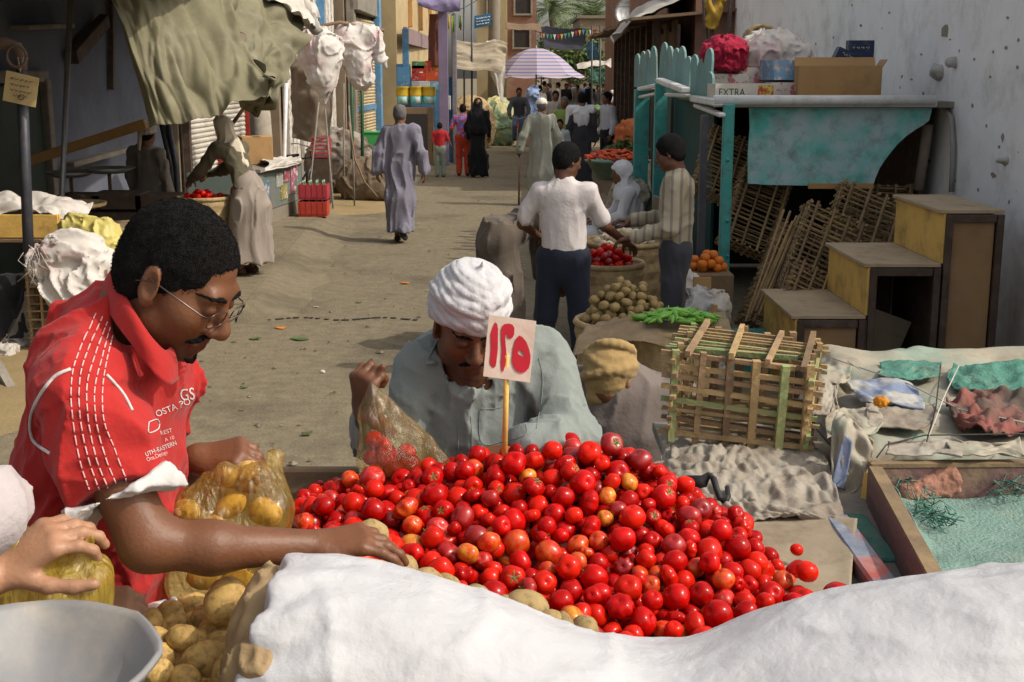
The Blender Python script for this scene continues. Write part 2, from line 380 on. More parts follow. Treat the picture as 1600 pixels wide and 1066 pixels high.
m_greenp = M('green_paint', (.05,.30,.08), .45, vs=3, dirt=(.1,.12,.06), dscale=5, damt=.4)
m_purple = M('purple_paint', (.22,.17,.26), .6, vs=3, dirt=(.12,.09,.1), dscale=4, damt=.5)
m_canvas = M('olive_canvas', (.19,.175,.11), .92, vs=3, col2=(.14,.13,.085), bump=.3, bs=25, dirt=(.28,.26,.19), dscale=2.2, damt=.65, weave=0, spec=.1)
m_beige = M('beige_canvas', (.38,.32,.23), .9, vs=3, bump=.4, bs=20, dirt=(.22,.18,.13), dscale=3, damt=.6)
m_sack = M('white_sacking', (.50,.47,.42), .75, vs=4, col2=(.40,.36,.31), bump=.5, bs=18, dirt=(.36,.28,.21), dscale=5, damt=.45)
m_sackp = M('pink_printed_sacking', (.56,.52,.48), .75, vs=3, col2=(.50,.32,.32), mix=(.52,.68), bump=.5, bs=18, dirt=(.4,.33,.26), dscale=5, damt=.45)
m_burlap = M('burlap', (.30,.225,.14), .95, vs=6, col2=(.2,.15,.095), bump=.8, bs=120, spec=.1)
m_straw = M('straw', (.44,.33,.17), .85, vs=20, col2=(.25,.17,.085), bump=.4, bs=60)
m_cane = M('palm_cane', (.36,.25,.115), .8, vs=10, col2=(.20,.13,.06), bump=.4, bs=70, rnd=.3)
m_caneg = M('green_palm_cane', (.20,.27,.11), .8, vs=10, col2=(.32,.27,.12), bump=.4, bs=70, rnd=.25)
m_caned = M('old_palm_cane', (.30,.20,.105), .85, vs=10, col2=(.16,.10,.06), bump=.4, bs=70, rnd=.35)
m_card = M('cardboard', (.40,.24,.10), .85, vs=4, col2=(.34,.2,.085), dirt=(.2,.12,.06), dscale=4, damt=.4)
m_cardw = M('printed_card', (.62,.58,.5), .7, vs=5, dirt=(.4,.3,.2), dscale=5, damt=.4)
m_ink = M('black_ink', (.03,.03,.035), .8)
m_leaf = M('leaf_green', (.07,.13,.03), .6, vs=8, col2=(.12,.17,.05), rnd=.35)
m_palm = M('palm_frond', (.10,.15,.055), .55, vs=3, col2=(.17,.19,.08), rnd=.2)
m_trunk = M('palm_trunk', (.17,.13,.09), .95, vs=5, bump=.8, bs=15)
m_glass = M('dusty_glass', (.16,.20,.18), .18, vs=4, dirt=(.4,.37,.3), dscale=4, damt=.35, spec=.6)
m_black = M('black_rubber', (.02,.02,.02), .6)

# ---- ground sheets
def sheet(name, pts, z, mat, kind='structure'):
    o = link(name, mesh(name, [(p[0],p[1],z) for p in pts], [tuple(range(len(pts)))]), mat); return tag(o, kind=kind)
# road: one large sheet, finely cut near the camera so it can roll a little
xs = np.concatenate([[-300,-60,-25], np.linspace(-10,10,61), [25,60,300]]); ys = np.concatenate([[-60,-5], np.linspace(2,60,117), [90,150,400]])
XX, YY = np.meshgrid(xs, ys, indexing='ij'); zz = fbm(np.stack([XX.ravel(),YY.ravel(),0*XX.ravel()],1), .35, 3, 3)*.012
zz = np.where((np.abs(XX.ravel())<10)&(YY.ravel()<60)&(YY.ravel()>2), zz, 0)
nv = len(ys)
tag(link('street', mesh('street', np.stack([XX.ravel(),YY.ravel(),zz],1), [(i*nv+j,(i+1)*nv+j,(i+1)*nv+j+1,i*nv+j+1) for i in range(len(xs)-1) for j in range(nv-1)], True), m_road), kind='structure')
def blob_sheet(name, c, rx, ry, z, mat, seed, n=40, rot=0, dome=.03):
    vs = [(c[0],c[1],z+dome)]; rings = 6
    for q in range(1,rings+1):
        for k in range(n):
            a = 2*math.pi*k/n; w = 1+.35*mnoise.noise(Vector((math.cos(a)*1.4+seed, math.sin(a)*1.4, seed)))+.1*mnoise.noise(Vector((math.cos(a)*5+seed, math.sin(a)*5, 2)))
            x, y = rx*w*q/rings*math.cos(a), ry*w*q/rings*math.sin(a); xr = x*math.cos(rot)-y*math.sin(rot); yr = x*math.sin(rot)+y*math.cos(rot)
            vs.append((c[0]+xr, c[1]+yr, z+dome*(1-(q/rings)**2)-.03*(q==rings)))
    fs = [(0,1+k,1+(k+1)%n) for k in range(n)]
    for q in range(rings-1):
        for k in range(n): fs.append((1+q*n+k,1+(q+1)*n+k,1+(q+1)*n+(k+1)%n,1+q*n+(k+1)%n))
    return tag(link(name, mesh(name, vs, fs, True), mat), kind='structure')
g = G(520,318); blob_sheet('sand_patch', (g.x-.1,g.y), 1.3, 2.0, .014, m_sand, 1.3)
g = G(60,590); blob_sheet('sand_patch', (g.x-.6,g.y), 1.9, 1.6, .014, m_sand, 4.1)
# raised pavement by the left shops, with its worn kerb
def kerbx(Y): return -2.42-.06*(Y-12)
pv = MB()
for a, b in ((11.2,14.0),(14.0,16.6),(16.6,19.0)):
    pv.prism([(kerbx(a),a),(kerbx(b),b),(-8,b),(-8,a)][::-1], -.13, (0,0,.13), (1,0,0), (0,1,0))
tag(pv.build('pavement', m_road), kind='structure')
kv = []                                       # its crumbled edge slopes into the dust of the road
for i in range(61):
    y = 10.9+i*.136; w = .10*mnoise.noise(Vector((y*1.7,3,0)))
    f = min(1,max(0,(y-10.85)/.45)); kv += [(kerbx(y)-.05+w,y,-.012+.144*f),(kerbx(y)+.08+w,y,-.012+.13*f),(kerbx(y)+.26+w*1.5,y,-.012+.06*f),(kerbx(y)+.62+w*2,y,-.016)]
tag(link('pavement_edge', mesh('pavement_edge', kv, [(i*4+j,i*4+j+1,i*4+j+5,i*4+j+4) for i in range(60) for j in range(3)], True), m_road), kind='structure')
kv = []
for i in range(41):
    x = -8+i*.14; w = .08*mnoise.noise(Vector((x*2.1,9,0))); kv += [(x,11.25+w,.132),(x,11.05+w,.10),(x,10.7+w,-.012)]
tag(link('pavement_edge', mesh('pavement_edge', kv, [(i*3+j,i*3+j+3,i*3+j+4,i*3+j+1)[::-1] for i in range(40) for j in range(2)], True), m_road), kind='structure')
# raised ground the traders in front stand on
pf = MB(); pf.box((0,.7,.15),(9,4.2,.3), bev=.02); tag(pf.build('trader_pavement', m_conc), kind='structure')
# litter
def litter(px, py, col, s, seed):
    g = G(px, py); me = MB(); random.seed(seed)
    n = 6; pts = [(s*random.uniform(.6,1.2)*math.cos(2*math.pi*k/n), s*.6*random.uniform(.6,1.2)*math.sin(2*math.pi*k/n)) for k in range(n)]
    vs = [Vector((g.x+x, g.y+y, .018+random.uniform(0,.015))) for x,y in pts]; vs += [v-Vector((0,0,.006)) for v in vs]
    me.add(vs, [tuple(range(n)), tuple(range(2*n-1,n-1,-1))]+[(i,(i+1)%n,n+(i+1)%n,n+i)[::-1] for i in range(n)])
    return me.build({'o':'orange_peel','g':'leaf_scrap','w':'paper_scrap'}[col], {'o':M('peel',(.62,.2,.03),.6),'g':m_leaf,'w':m_cardw}[col])
for i,(px,py,c,s) in enumerate([(440,516,'o',.06),(632,445,'o',.06),(400,533,'g',.06),(462,532,'g',.05),(470,534,'g',.06),(493,483,'w',.03),(478,414,'g',.05),(427,465,'o',.03),(480,682,'g',.05),(505,585,'w',.02),(560,476,'g',.03),(380,610,'g',.03)]):
    o = litter(px,py,c,s,100+i)
    lb = {'o':'small scrap of orange peel lying on the dusty street','g':'small wilted green leaf scrap lying on the dusty street','w':'tiny scrap of white paper lying on the street'}[c]
    tag(o, lb, {'o':'peel','g':'leaf','w':'paper'}[c], {'o':'orange peel scraps on the street','g':'leaf scraps on the street','w':'paper scraps on the street'}[c])
random.seed(7)

# ---- right: whitewashed building
def wx(Y): return 3.18+.04*Y
def rough_wall(name, p0, p1, h, th, mat, parent=None, amp=.012, seed=0, z0=0, step=.16):
    """plastered wall from p0 to p1, its street face slightly uneven"""
    a, b = Vector((*p0,0)), Vector((*p1,0)); d = (b-a); L = d.length; d /= L; n = Vector((-d.y,d.x,0))
    nu, nvv = max(2,int(L/step)), max(2,int(h/step)); vs = []
    for i in range(nu+1):
        for j in range(nvv+1):
            p = a+d*(L*i/nu)+Vector((0,0,z0+h*j/nvv)); e = 0 if i in (0,nu) or j in (0,nvv) else amp*(mnoise.noise(Vector((p.y*1.3+p.x,p.z*1.3,seed)))+.5*mnoise.noise(Vector((p.y*5+p.x*5,p.z*5,seed))))
            vs.append(p+n*e)
    fs = [(i*(nvv+1)+j,(i+1)*(nvv+1)+j,(i+1)*(nvv+1)+j+1,i*(nvv+1)+j+1) for i in range(nu) for j in range(nvv)]
    k = len(vs); c = [a, b, b+Vector((0,0,h)), a+Vector((0,0,h))]; c = [v+Vector((0,0,z0))+n*th for v in c]; vs += c
    f0,f1,f2,f3 = 0, nu*(nvv+1), nu*(nvv+1)+nvv, nvv
    fs += [(k,k+3,k+2,k+1),(f0,f3,k+3,k),(f1,k+1,k+2,f2)]
    fs += [tuple([k+3,k+2]+[i*(nvv+1)+nvv for i in range(nu,-1,-1)])]
    fs = [f[::-1] for f in fs]
    return link(name, mesh(name, vs, fs, False), mat, parent)
wb = empty('whitewashed_building', (3.4,6,0), label='plain whitewashed building wall with chipped grey-blue plaster behind the teal stall', cat='building')
def wch(o, e): o.location = -Vector(e.location); return o
wch(rough_wall('wall', (wx(22.6),22.6), (wx(5.6),5.6), 3.95, .4, m_wallw, wb, seed=2), wb)
mb = MB(); mb.box((wx(5.4)+3,5.5+8.6,1.87),(5.1,17,3.74)); wch(mb.build('house_block', m_wallw, wb), wb)
mb = MB(); mb.box((wx(22.75)-.06,22.8,1.9),(.3,.35,3.8), bev=.02); wch(mb.build('corner_pilaster', m_wallw, wb), wb)
def on_wall(px, py, off=.0):
    # where the sight line meets the wall plane
    lo, hi = 5.0, 24.0
    for _ in range(40):
        mid = (lo+hi)/2; w = W(px,py,mid)
        if w.x > wx(mid): hi = mid
        else: lo = mid
    w = W(px,py,lo); return Vector((wx(lo)-off, lo, w.z))
chips = [(1478,48,14,22),(1575,28,3,6),(1572,75,3,6),(1590,105,3,6),(1568,215,5,14),(1562,230,3,6),(1553,274,8,9),(1576,272,5,10),(1578,315,3,8),(1345,40,4,4),(1410,120,4,5),(1520,165,3,6),(1500,80,3,5),(1548,120,3,4),(1590,300,3,6),(1440,85,3,3),(1390,20,3,4)]
_cq = random.Random(31); chips += [(_cq.uniform(1190,1595),_cq.uniform(5,300),_cq.uniform(1.5,4),_cq.uniform(2,7)) for _ in range(46)]
for i,(px,py,wp,hp) in enumerate(chips):
    c = on_wall(px,py,.006); s = c.y/2000; n = 9; me = MB()
    pts = [Vector((0, s*3.2*wp*.5*math.cos(a)*random.uniform(.6,1.2), s*hp*.5*math.sin(a)*random.uniform(.6,1.2))) for a in [2*math.pi*k/n for k in range(n)]]
    v0 = [c+p for p in pts]; v1 = [p+Vector((.012,0,0)) for p in v0]
    me.add(v0+v1, [tuple(range(n)), tuple(range(2*n-1,n-1,-1))]+[(k,(k+1)%n,n+(k+1)%n,n+k)[::-1] for k in range(n)])
    wch(me.build('plaster_chip', m_chip, wb), wb)
# trailing cable and lumps of plaster on the wall
cab = MB(); cab.tube([on_wall(*p,off=.03) for p in [(1462,160),(1480,165),(1492,185),(1495,230),(1494,262),(1492,300)]], .022, 6); wch(cab.build('cable', M('grey_cable',(.30,.28,.26),.8,bump=.5,bs=60), wb), wb)
for (px,py,r) in [(1470,112,.06),(1494,98,.035),(1574,250,.03)]:
    c = on_wall(px,py,.0); wch(link('plaster_lump', nets('plaster_lump', [ell(c-Vector((.02,0,0)),(.07,r*1.7,r))], .018, disp=lambda P: fbm(P,18,5)*.022, pad=.06), M('grey_plaster_lump',(.46,.44,.41),.95,vs=12,bump=.8,bs=40), wb), wb)
# dark red panelled door beside the stepped stand
dr = empty('panelled_door', (3.44,7.2,0), label='dark red-brown panelled wooden shutter door low on the white wall', cat='door')
for (yy,ww) in ((7.45,.5),(6.9,.5)):
    mb = MB(); mb.box((wx(yy)-.06,yy,.42),(.06,ww,.82),bev=.008); f = wch(mb.build('door_leaf', M('maroon_wood',(.10,.035,.03),.5,vs=5,dirt=(.2,.15,.12),dscale=6,damt=.4), dr), dr)
    for zz_ in (.22,.6):
        mb = MB(); mb.box((wx(yy)-.1,yy,zz_),(.03,ww*.62,.28),bev=.008); p = mb.build('panel', MATS['maroon_wood'], f)
mb = MB(); mb.box((wx(7.2)-.07,7.2,.86),(.12,1.15,.06),bev=.01); wch(mb.build('door_rail', MATS['maroon_wood'], dr), dr)

# ---- left: shaded shop with blue plaster
def lx(Y): return -5.15+.035*(Y-12)
lb = empty('blue_shop_building', (-5.4,12,0), label='shaded shop front with dark blue-grey plaster and a green door', cat='building')
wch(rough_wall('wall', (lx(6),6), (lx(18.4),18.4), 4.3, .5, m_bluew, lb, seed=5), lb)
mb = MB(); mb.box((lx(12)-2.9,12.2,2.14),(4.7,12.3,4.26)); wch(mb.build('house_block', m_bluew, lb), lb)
def on_left(px, py, off=0.0):
    lo, hi = 6.0, 40.0
    for _ in range(50):
        mid = (lo+hi)/2; w = W(px,py,mid)
        if w.x < lx(mid): hi = mid
        else: lo = mid
    w = W(px,py,lo); return Vector((lx(lo)+off, lo, w.z))
a = on_left(-20,330); b = on_left(72,330)
mb = MB(); mb.box((lx(12.8)+.04, (a.y+b.y)/2, 1.0),(.06,b.y-a.y,2.0)); dd = wch(mb.build('door', M('dark_green_paint',(.035,.055,.045),.6,vs=3,dirt=(.09,.08,.06),dscale=3,damt=.6), lb), lb)
mb = MB(); mb.box((lx(b.y)+.06,b.y+.08,1.02),(.1,.14,2.1),bev=.01); mb.box((lx(a.y+.8)+.06,(a.y+b.y)/2,2.1),(.1,b.y-a.y+.3,.12),bev=.01); wch(mb.build('door_frame', m_woodg, lb), lb)
mb = MB(); p1, p2 = on_left(14,43,.1), on_left(88,40,.1); mb.bar(p1,p2,.22,.05,bev=.008); wch(mb.build('shelf', m_woodg, lb), lb)
mb = MB(); p1, p2 = on_left(97,90,.12), on_left(148,32,.12); mb.bar(p1,p2,.12,.16,bev=.008); wch(mb.build('slanted_beam', m_woodd, lb), lb)
mb = MB(); p1, p2 = on_left(167,-10,.05), on_left(168,140,.05); mb.bar(p1,p2,.06,.06); wch(mb.build('conduit', m_woodd, lb), lb)
mb = MB(); p1, p2 = on_left(80,258,.2), on_left(167,235,.2); mb.bar(p1,p2,.12,.06,bev=.008); wch(mb.build('ledge', m_woodg, lb), lb)
# unseen canvas roof over the stalls, added to keep the shop front in shade
rf = empty('shade_canopy', (-4.3,10,0), label='unseen canvas canopy stretched high to shade the left stalls', cat='awning')
ctrl = [[(-6.4,y,3.35+.1*math.sin(y)), (-4.2,y,3.22+.06*math.sin(y*1.3)), (-2.35-.05*(y-6),y,3.06+.08*math.cos(y*.8))] for y in (5.5,7,9,11,13,15.5,18.2)]
wch(cloth('canvas', ctrl, m_canvas, rf, 40, 24, .03, 5, 3), rf)
for (x,y) in ((-2.5,6.2),(-2.75,10.9),(-2.95,15)):
    mb = MB(); mb.tube([(x,y,0),(x,y,3.02)],.025,8)
    if y > 20: wch(mb.build('support_pole', m_steel, rf), rf)
# shutters beyond
def facade(name, label, cat, Y0, Y1, xf, h, mat, seed, z0=0):
    e = empty(name, (xf(Y0),Y0,0), label=label, cat=cat)
    wch(rough_wall('wall', (xf(Y0),Y0),(xf(Y1),Y1), h, .4, mat, e, seed=seed, z0=z0, step=.4), e)
    mb = MB(); x = min(xf(Y0),xf(Y1)); mb.box((x-3.45,(Y0+Y1)/2,h/2),(6,Y1-Y0-.05,h-.04)); wch(mb.build('house_block', mat, e), e)
    return e
def shutter(parent, xf, Y0, Y1, z0, z1, mat, band=None, off=.06):
    pts = []; n = int((z1-z0)/.075); mb = MB()
    prof = []
    for i in range(n):
        z = z0+i*.075
        prof += [(0,z),(.02,z+.02),(.024,z+.045),(0,z+.07)]
    vs = []; 
    for dx,z in prof:
        vs += [(xf(Y0)+off+dx,Y0,z),(xf(Y1)+off+dx,Y1,z)]
    mb.add(vs, [(2*i,2*i+2,2*i+3,2*i+1) for i in range(len(prof)-1)])
    return wch(mb.build('roller_shutter', mat, parent), parent)
sb = facade('shutter_shop_building', 'plastered shop building with cream roller shutters beside the olive awning', 'building', 18.5, 23.6, lambda Y: lx(Y)+.15, 4.6, m_mud, 8)
xf = lambda Y: lx(Y)+.15
shutter(sb, xf, 18.7, 20.3, .12, 2.35, m_shut); shutter(sb, xf, 20.6, 22.2, .12, 2.45, m_shut)
for yy in (18.6,20.45,22.35):
    mb = MB(); mb.bar((xf(yy)+.1,yy,.1),(xf(yy)+.1,yy,2.6),.12,.1); wch(mb.build('shutter_frame', m_redp if yy > 19 else m_woodd, sb), sb)
# whitewashed timber front, then tan shutter shop with blue trim
def lx2(Y): return -4.25+.045*(Y-23.6)
tb = facade('timber_front_building', 'narrow shop building with peeling white timber front behind the hung sacks', 'building', 23.7, 29.5, lx2, 5.0, m_mud, 12)
for i in range(16):
    y = 24+i*.33; mb = MB(); mb.box((lx2(y)+.05,y,2.05+(.02*(i%3))),(.05,.29,3.9),bev=.008); wch(mb.build('plank', M('peeling_white_paint',(.60,.57,.52),.8,vs=9,col2=(.30,.24,.17),mix=(.45,.65),bump=.4,bs=40) if i%4 else m_woodg, tb), tb)
mb = MB(); mb.bar((lx2(27)+.12,27.1,2.2),(lx2(27)+.12,27.1,4.0),.1,.25); wch(mb.build('door_post', m_bluep, tb), tb)
kb2 = facade('tan_shutter_building', 'shop building with tan blue-banded roller shutter beside the kiosk', 'building', 29.6, 34.5, lambda Y: lx2(Y)+.2, 5.5, m_mud, 14)
xf2 = lambda Y: lx2(Y)+.2
shutter(kb2, xf2, 30.0, 33.6, .1, 3.4, m_shutt)
for zb in (1.28,2.65):
    mb = MB(); mb.bar((xf2(30)+.10,30.02,zb),(xf2(33.6)+.10,33.58,zb),.012,.14); wch(mb.build('painted_band', m_bluep, kb2), kb2)
for yy in (29.85,33.85):
    mb = MB(); mb.box((xf2(yy)+.12,yy,2.2),(.2,.3,4.4),bev=.02); wch(mb.build('jamb', m_bluep if yy>30 else m_woodg, kb2), kb2)
mb = MB(); mb.box((xf2(32)+.12,31.8,3.75),(.22,4.2,.5),bev=.02); wch(mb.build('shutter_housing', m_woodg, kb2), kb2)
# ochre building with mauve band
def lx3(Y): return -3.05+.03*(Y-36)
ob = facade('ochre_building', 'tall ochre plastered building with mauve band behind the kiosk', 'building', 35, 52, lx3, 8.5, m_ochre, 21)
mb = MB(); mb.box((lx3(42)+.02,43,3.1),(.1,16,.42)); wch(mb.build('painted_band', m_mauve, ob), ob)
for yy in (38,41,44.2,47,49.6):
    mb = MB(); mb.box((lx3(yy)+.05,yy,5),(.18,.16,3.2),bev=.02); wch(mb.build('timber_post', m_planky, ob), ob)
for (yy,zz_) in ((39.6,1.2),(43,1.15),(46.5,1.2)):
    mb = MB(); mb.box((lx3(yy)+.02,yy,zz_),(.12,1.7,2.3)); d = wch(mb.build('doorway', m_dark, ob), ob)
# street end: brick blocks
def block(name, label, px0, px1, Y, h, mat, depth=8, wins=()):
    a, b = W(px0,100,Y), W(px1,100,Y); e = empty(name, ((a.x+b.x)/2,Y,0), label=label, cat='building')
    mb = MB(); mb.box((0,depth/2,h/2),(b.x-a.x,depth,h)); mb.build('wall', mat, e)
    mb = MB(); mb.box((0,depth/2,h+.07),(b.x-a.x+.3,depth+.3,.16)); mb.build('roof_slab', m_conc, e)
    for (wp,wy,ww,wh) in wins:
        c = W(wp,wy,Y); s = Y/2000
        mb = MB(); mb.box((c.x-e.location.x,0.02,c.z),(ww*s,.12,wh*s)); w_ = mb.build('window', m_dark, e)
        mb = MB(); x = c.x-e.location.x; q = ww*s/2; r = wh*s/2
        for dx in (-q,q): mb.box((x+dx,-.05,c.z),(.09,.1,wh*s+.09),bev=.01)
        for dz in (-r,r): mb.box((x,-.052,c.z+dz),(ww*s-.092,.1,.09),bev=.01)
        mb.build('window_frame', m_woodg, w_)
    return e
block('brick_house', 'red brick house with dark upper window beyond the street pole', 793, 838, 62, 7.5, m_brick, wins=((817,5,26,34),(815,60,26,30)))
block('ochre_house', 'ochre house block standing beside the brick house past the pole', 745, 792, 58, 9, m_ochre, wins=((768,10,14,40),))
block('brick_house', 'unfinished brick house with satellite dish right of the palms', 968, 1100, 50, 6.4, m_brick, wins=((1050,5,22,22),))
block('mud_house', 'low mud plaster house closing the far end of the street', 862, 905, 92, 4.2, m_mud, wins=((880,95,12,14),))
block('mud_house', 'low mud plaster house behind the wooden stalls on the right', 905, 985, 72, 5.0, m_mud, wins=((930,70,12,16),(960,60,12,16)))
# ---- far trees: palms and a green tree
def palm(px, py, Y, scale, label, seed):
    random.seed(seed); c = W(px,py,Y); e = empty('palm_tree', (c.x,Y,0), label=label, cat='palm tree', group='date palms over the roofs')
    mb = MB(); n = 10; mb.tube([(.25*math.sin(i*.35),0,c.z*i/n) for i in range(n+1)], [.26-.08*i/n+(.02 if i%2 else 0) for i in range(n+1)], 10); mb.build('trunk', m_trunk, e)
    cr = MB(); top = Vector((.25*math.sin(3.5),0,c.z))
    for k in range(46):
        az = random.uniform(0,2*math.pi); el = random.uniform(-.5,1.35); L = random.uniform(2.6,3.6)*scale; d = Vector((math.cos(az),math.sin(az),0)); pts = []
        for i in range(10):
            t = i/9; ang = el - 1.35*t*t*(1.1-el*.3); 
            pts.append((pts[-1] if pts else top) + (d*math.cos(ang)+Vector((0,0,math.sin(ang))))*(L/9 if i else 0))
        side = d.cross(Vector((0,0,1)))
        for i in range(1,10):
            for s_ in (-1,1):
                for h_ in (0,.5):
                    p = pts[i-1].lerp(pts[i],h_); ll = .62*scale*(1-abs(i/9-.45)*.9); q = p+side*s_*ll*.75+(pts[i]-pts[i-1]).normalized()*ll*.6-Vector((0,0,ll*.25)); w = (pts[i]-pts[i-1]).normalized()*.05
                    nvv = len(cr.v); cr.v += [tuple(p-w),tuple(p+w),tuple(q)]; cr.f.append((nvv,nvv+1,nvv+2)); cr.sm.append(False)
        cr.tube(pts,[.035,.03,.028,.025,.02,.018,.015,.012,.01,.006],4)
    cr.build('crown', m_palm, e)
palm(930,28,88,1.25,'date palm with wide arching fronds centred over the far street',3)
palm(862,14,95,1.1,'date palm rising just left of the widest one over the far roofs',5)
palm(905,52,112,1.0,'shorter date palm half hidden behind its taller neighbours',8)
random.seed(7)
def bush(name, label, c, r, n, seed, h=None, cat='tree'):
    rr = random.Random(seed); e = empty(name, (c.x,c.y,0), label=label, cat=cat)
    mb = MB(); mb.tube([(0,0,0),(.1,0,c.z*.5),(0,.1,c.z)],[.14,.11,.07],8); 
    for k in range(5): a = k*1.3; mb.tube([(0,.05,c.z*.6),(r[0]*.5*math.cos(a),r[1]*.5*math.sin(a),c.z+r[2]*.3)],[.06,.02],5)
    mb.build('trunk', m_trunk, e)
    cr = MB()
    cl = [Vector((rr.gauss(0,.5)*r[0],rr.gauss(0,.5)*r[1],c.z+rr.gauss(0,.5)*r[2])) for _ in range(30)]
    for k in range(n):
        p = rr.choice(cl)+Vector((rr.gauss(0,.2)*r[0],rr.gauss(0,.2)*r[1],rr.gauss(0,.2)*r[2])); s = rr.uniform(.07,.16)
        a, b = Vector((rr.gauss(0,1),rr.gauss(0,1),rr.gauss(0,1))).normalized(), Vector((rr.gauss(0,1),rr.gauss(0,1),rr.gauss(0,1))).normalized()
        nvv = len(cr.v); cr.v += [tuple(p-a*s),tuple(p+b*s*.5),tuple(p+a*s),tuple(p-b*s*.5)]; cr.f.append((nvv,nvv+1,nvv+2,nvv+3)); cr.sm.append(False)
    cr.build('crown', m_leaf, e); return e
bush('green_tree', 'bushy green tree with yellow flowers beyond the striped umbrella', W(888,92,66), (2.0,1.6,1.2), 5200, 4)
bush('green_tree', 'smaller green tree at street end between umbrella and white tarp', W(915,98,78), (1.7,1.6,1.0), 3000, 6)
# ================================================================== FRONT STALL: cart, tomatoes, potatoes, sack, bags, sign
m_tom = [M('tomato_red', (.46,.004,.002), .19, vs=1.6, col2=(.30,.003,.003), spec=.2, rnd=.22),
         M('tomato_bright', (.58,.014,.003), .19, vs=1.4, col2=(.44,.006,.003), spec=.2, rnd=.18),
         M('tomato_orange', (.60,.10,.010), .27, vs=1.3, col2=(.50,.018,.005), mix=(.35,.6), spec=.45, rnd=.12),
         M('tomato_yellow', (.58,.26,.025), .3, vs=1.4, col2=(.52,.06,.008), mix=(.38,.62), spec=.45, rnd=.1),
         M('tomato_dark', (.26,.004,.004), .35, vs=2, col2=(.34,.012,.008), spec=.5, rnd=.2, coat=.2),
         M('tomato_scarred', (.44,.010,.006), .4, vs=2.4, col2=(.46,.14,.08), mix=(.56,.72), spec=.5, rnd=.1, coat=.2)]
m_calyx = M('calyx_green', (.10,.15,.03), .7, vs=20, col2=(.2,.17,.06))
m_pot = M('potato_skin', (.56,.37,.12), .7, vs=1.6, col2=(.34,.21,.07), bump=.12, bs=9, dirt=(.10,.06,.03), dscale=2.6, damt=.9, rnd=.12, spec=.3)
m_pot2 = M('dusty_potato_skin', (.33,.235,.10), .8, vs=1.6, col2=(.24,.17,.075), bump=.12, bs=9, dirt=(.09,.06,.03), dscale=2.8, damt=.75, rnd=.12, spec=.25)
def tomato_mesh(name, lobes, depth, sq, seed, nl=26, nr=15):
    vs = []; fs = []; rr = random.Random(seed); ph = rr.uniform(0,6)
    for j in range(nr+1):
        th = math.pi*j/nr
        for i in range(nl):
            a = 2*math.pi*i/nl; st_ = math.sin(th)
            w = 1+depth*(math.cos(lobes*a+ph)*.5+.25*math.cos((lobes-1)*a))*(.35+.65*st_)*(1-.5*abs(math.cos(th))) + .04*mnoise.noise(Vector((math.cos(a)*st_+seed,math.sin(a)*st_,math.cos(th))))
            r = w*st_; z = math.cos(th)*sq
            if th < .6: z -= .22*(1-th/.6)**1.4*(1+depth)
            if th > math.pi-.35: z += .06*(1-(math.pi-th)/.35)
            vs.append((r*math.cos(a), r*math.sin(a), z))
    for j in range(nr):
        for i in range(nl): fs.append((j*nl+i,(j+1)*nl+i,(j+1)*nl+(i+1)%nl,j*nl+(i+1)%nl))
    return mesh(name, vs, fs, True)
TM = {}
for mi, mt in enumerate(m_tom):
    for si, (lb_, dp, sq) in enumerate([(5,.06,.92),(4,.11,.84),(8,.22,.72),(3,.06,1.05)]):
        me = tomato_mesh('tomato', lb_, dp, sq, mi*7+si); me.materials.append(mt); TM[(mi,si)] = (me, sq)
cx = MB()
for k in range(5):
    a = 2*math.pi*k/5; d = Vector((math.cos(a),math.sin(a),0)); s_ = d.cross(Vector((0,0,1)))
    cx.add([s_*.05, d*.35+s_*.07+Vector((0,0,.07)), d*.62+Vector((0,0,.0)), d*.35-s_*.07+Vector((0,0,.07)), -s_*.05], [(0,1,2,3,4)])
cx.tube([(0,0,-.05),(.05,.02,.15),(.12,.02,.26)],[.05,.035,.04],5)
calyx_me = cx.me('calyx'); calyx_me.materials.append(m_calyx)
DECK = 1.08
_gx = np.array([-.47,-.3,-.1,.1,.25,.4,.55,.66]); _gy = np.array([1.95,2.2,2.45,2.75,2.95,3.06])
_gh = np.array([[.06,.06,.05,.04,.02,.01,.005,0],[.13,.13,.12,.09,.07,.055,.03,0],[.145,.16,.155,.15,.135,.11,.05,0],[.14,.175,.22,.255,.245,.165,.06,0],[.09,.12,.16,.18,.16,.09,.0,0],[0,0,0,0,0,0,0,0]])
def mound(x, y):
    x = np.clip(x,_gx[0],_gx[-1]); y = np.clip(y,_gy[0],_gy[-1])
    i = np.clip(np.searchsorted(_gx,x)-1,0,len(_gx)-2); j = np.clip(np.searchsorted(_gy,y)-1,0,len(_gy)-2)
    u = (x-_gx[i])/(_gx[i+1]-_gx[i]); v = (y-_gy[j])/(_gy[j+1]-_gy[j])
    return _gh[j,i]*(1-u)*(1-v)+_gh[j,i+1]*u*(1-v)+_gh[j+1,i]*(1-u)*v+_gh[j+1,i+1]*u*v
def inside(x, y):
    if y < 2.0 or y > 3.03: return False
    left = -.47 + max(0, (2.62-y))*.5
    right = .64 - max(0, (y-2.55))*.42 - max(0,(2.3-y))*.25
    return left < x < right
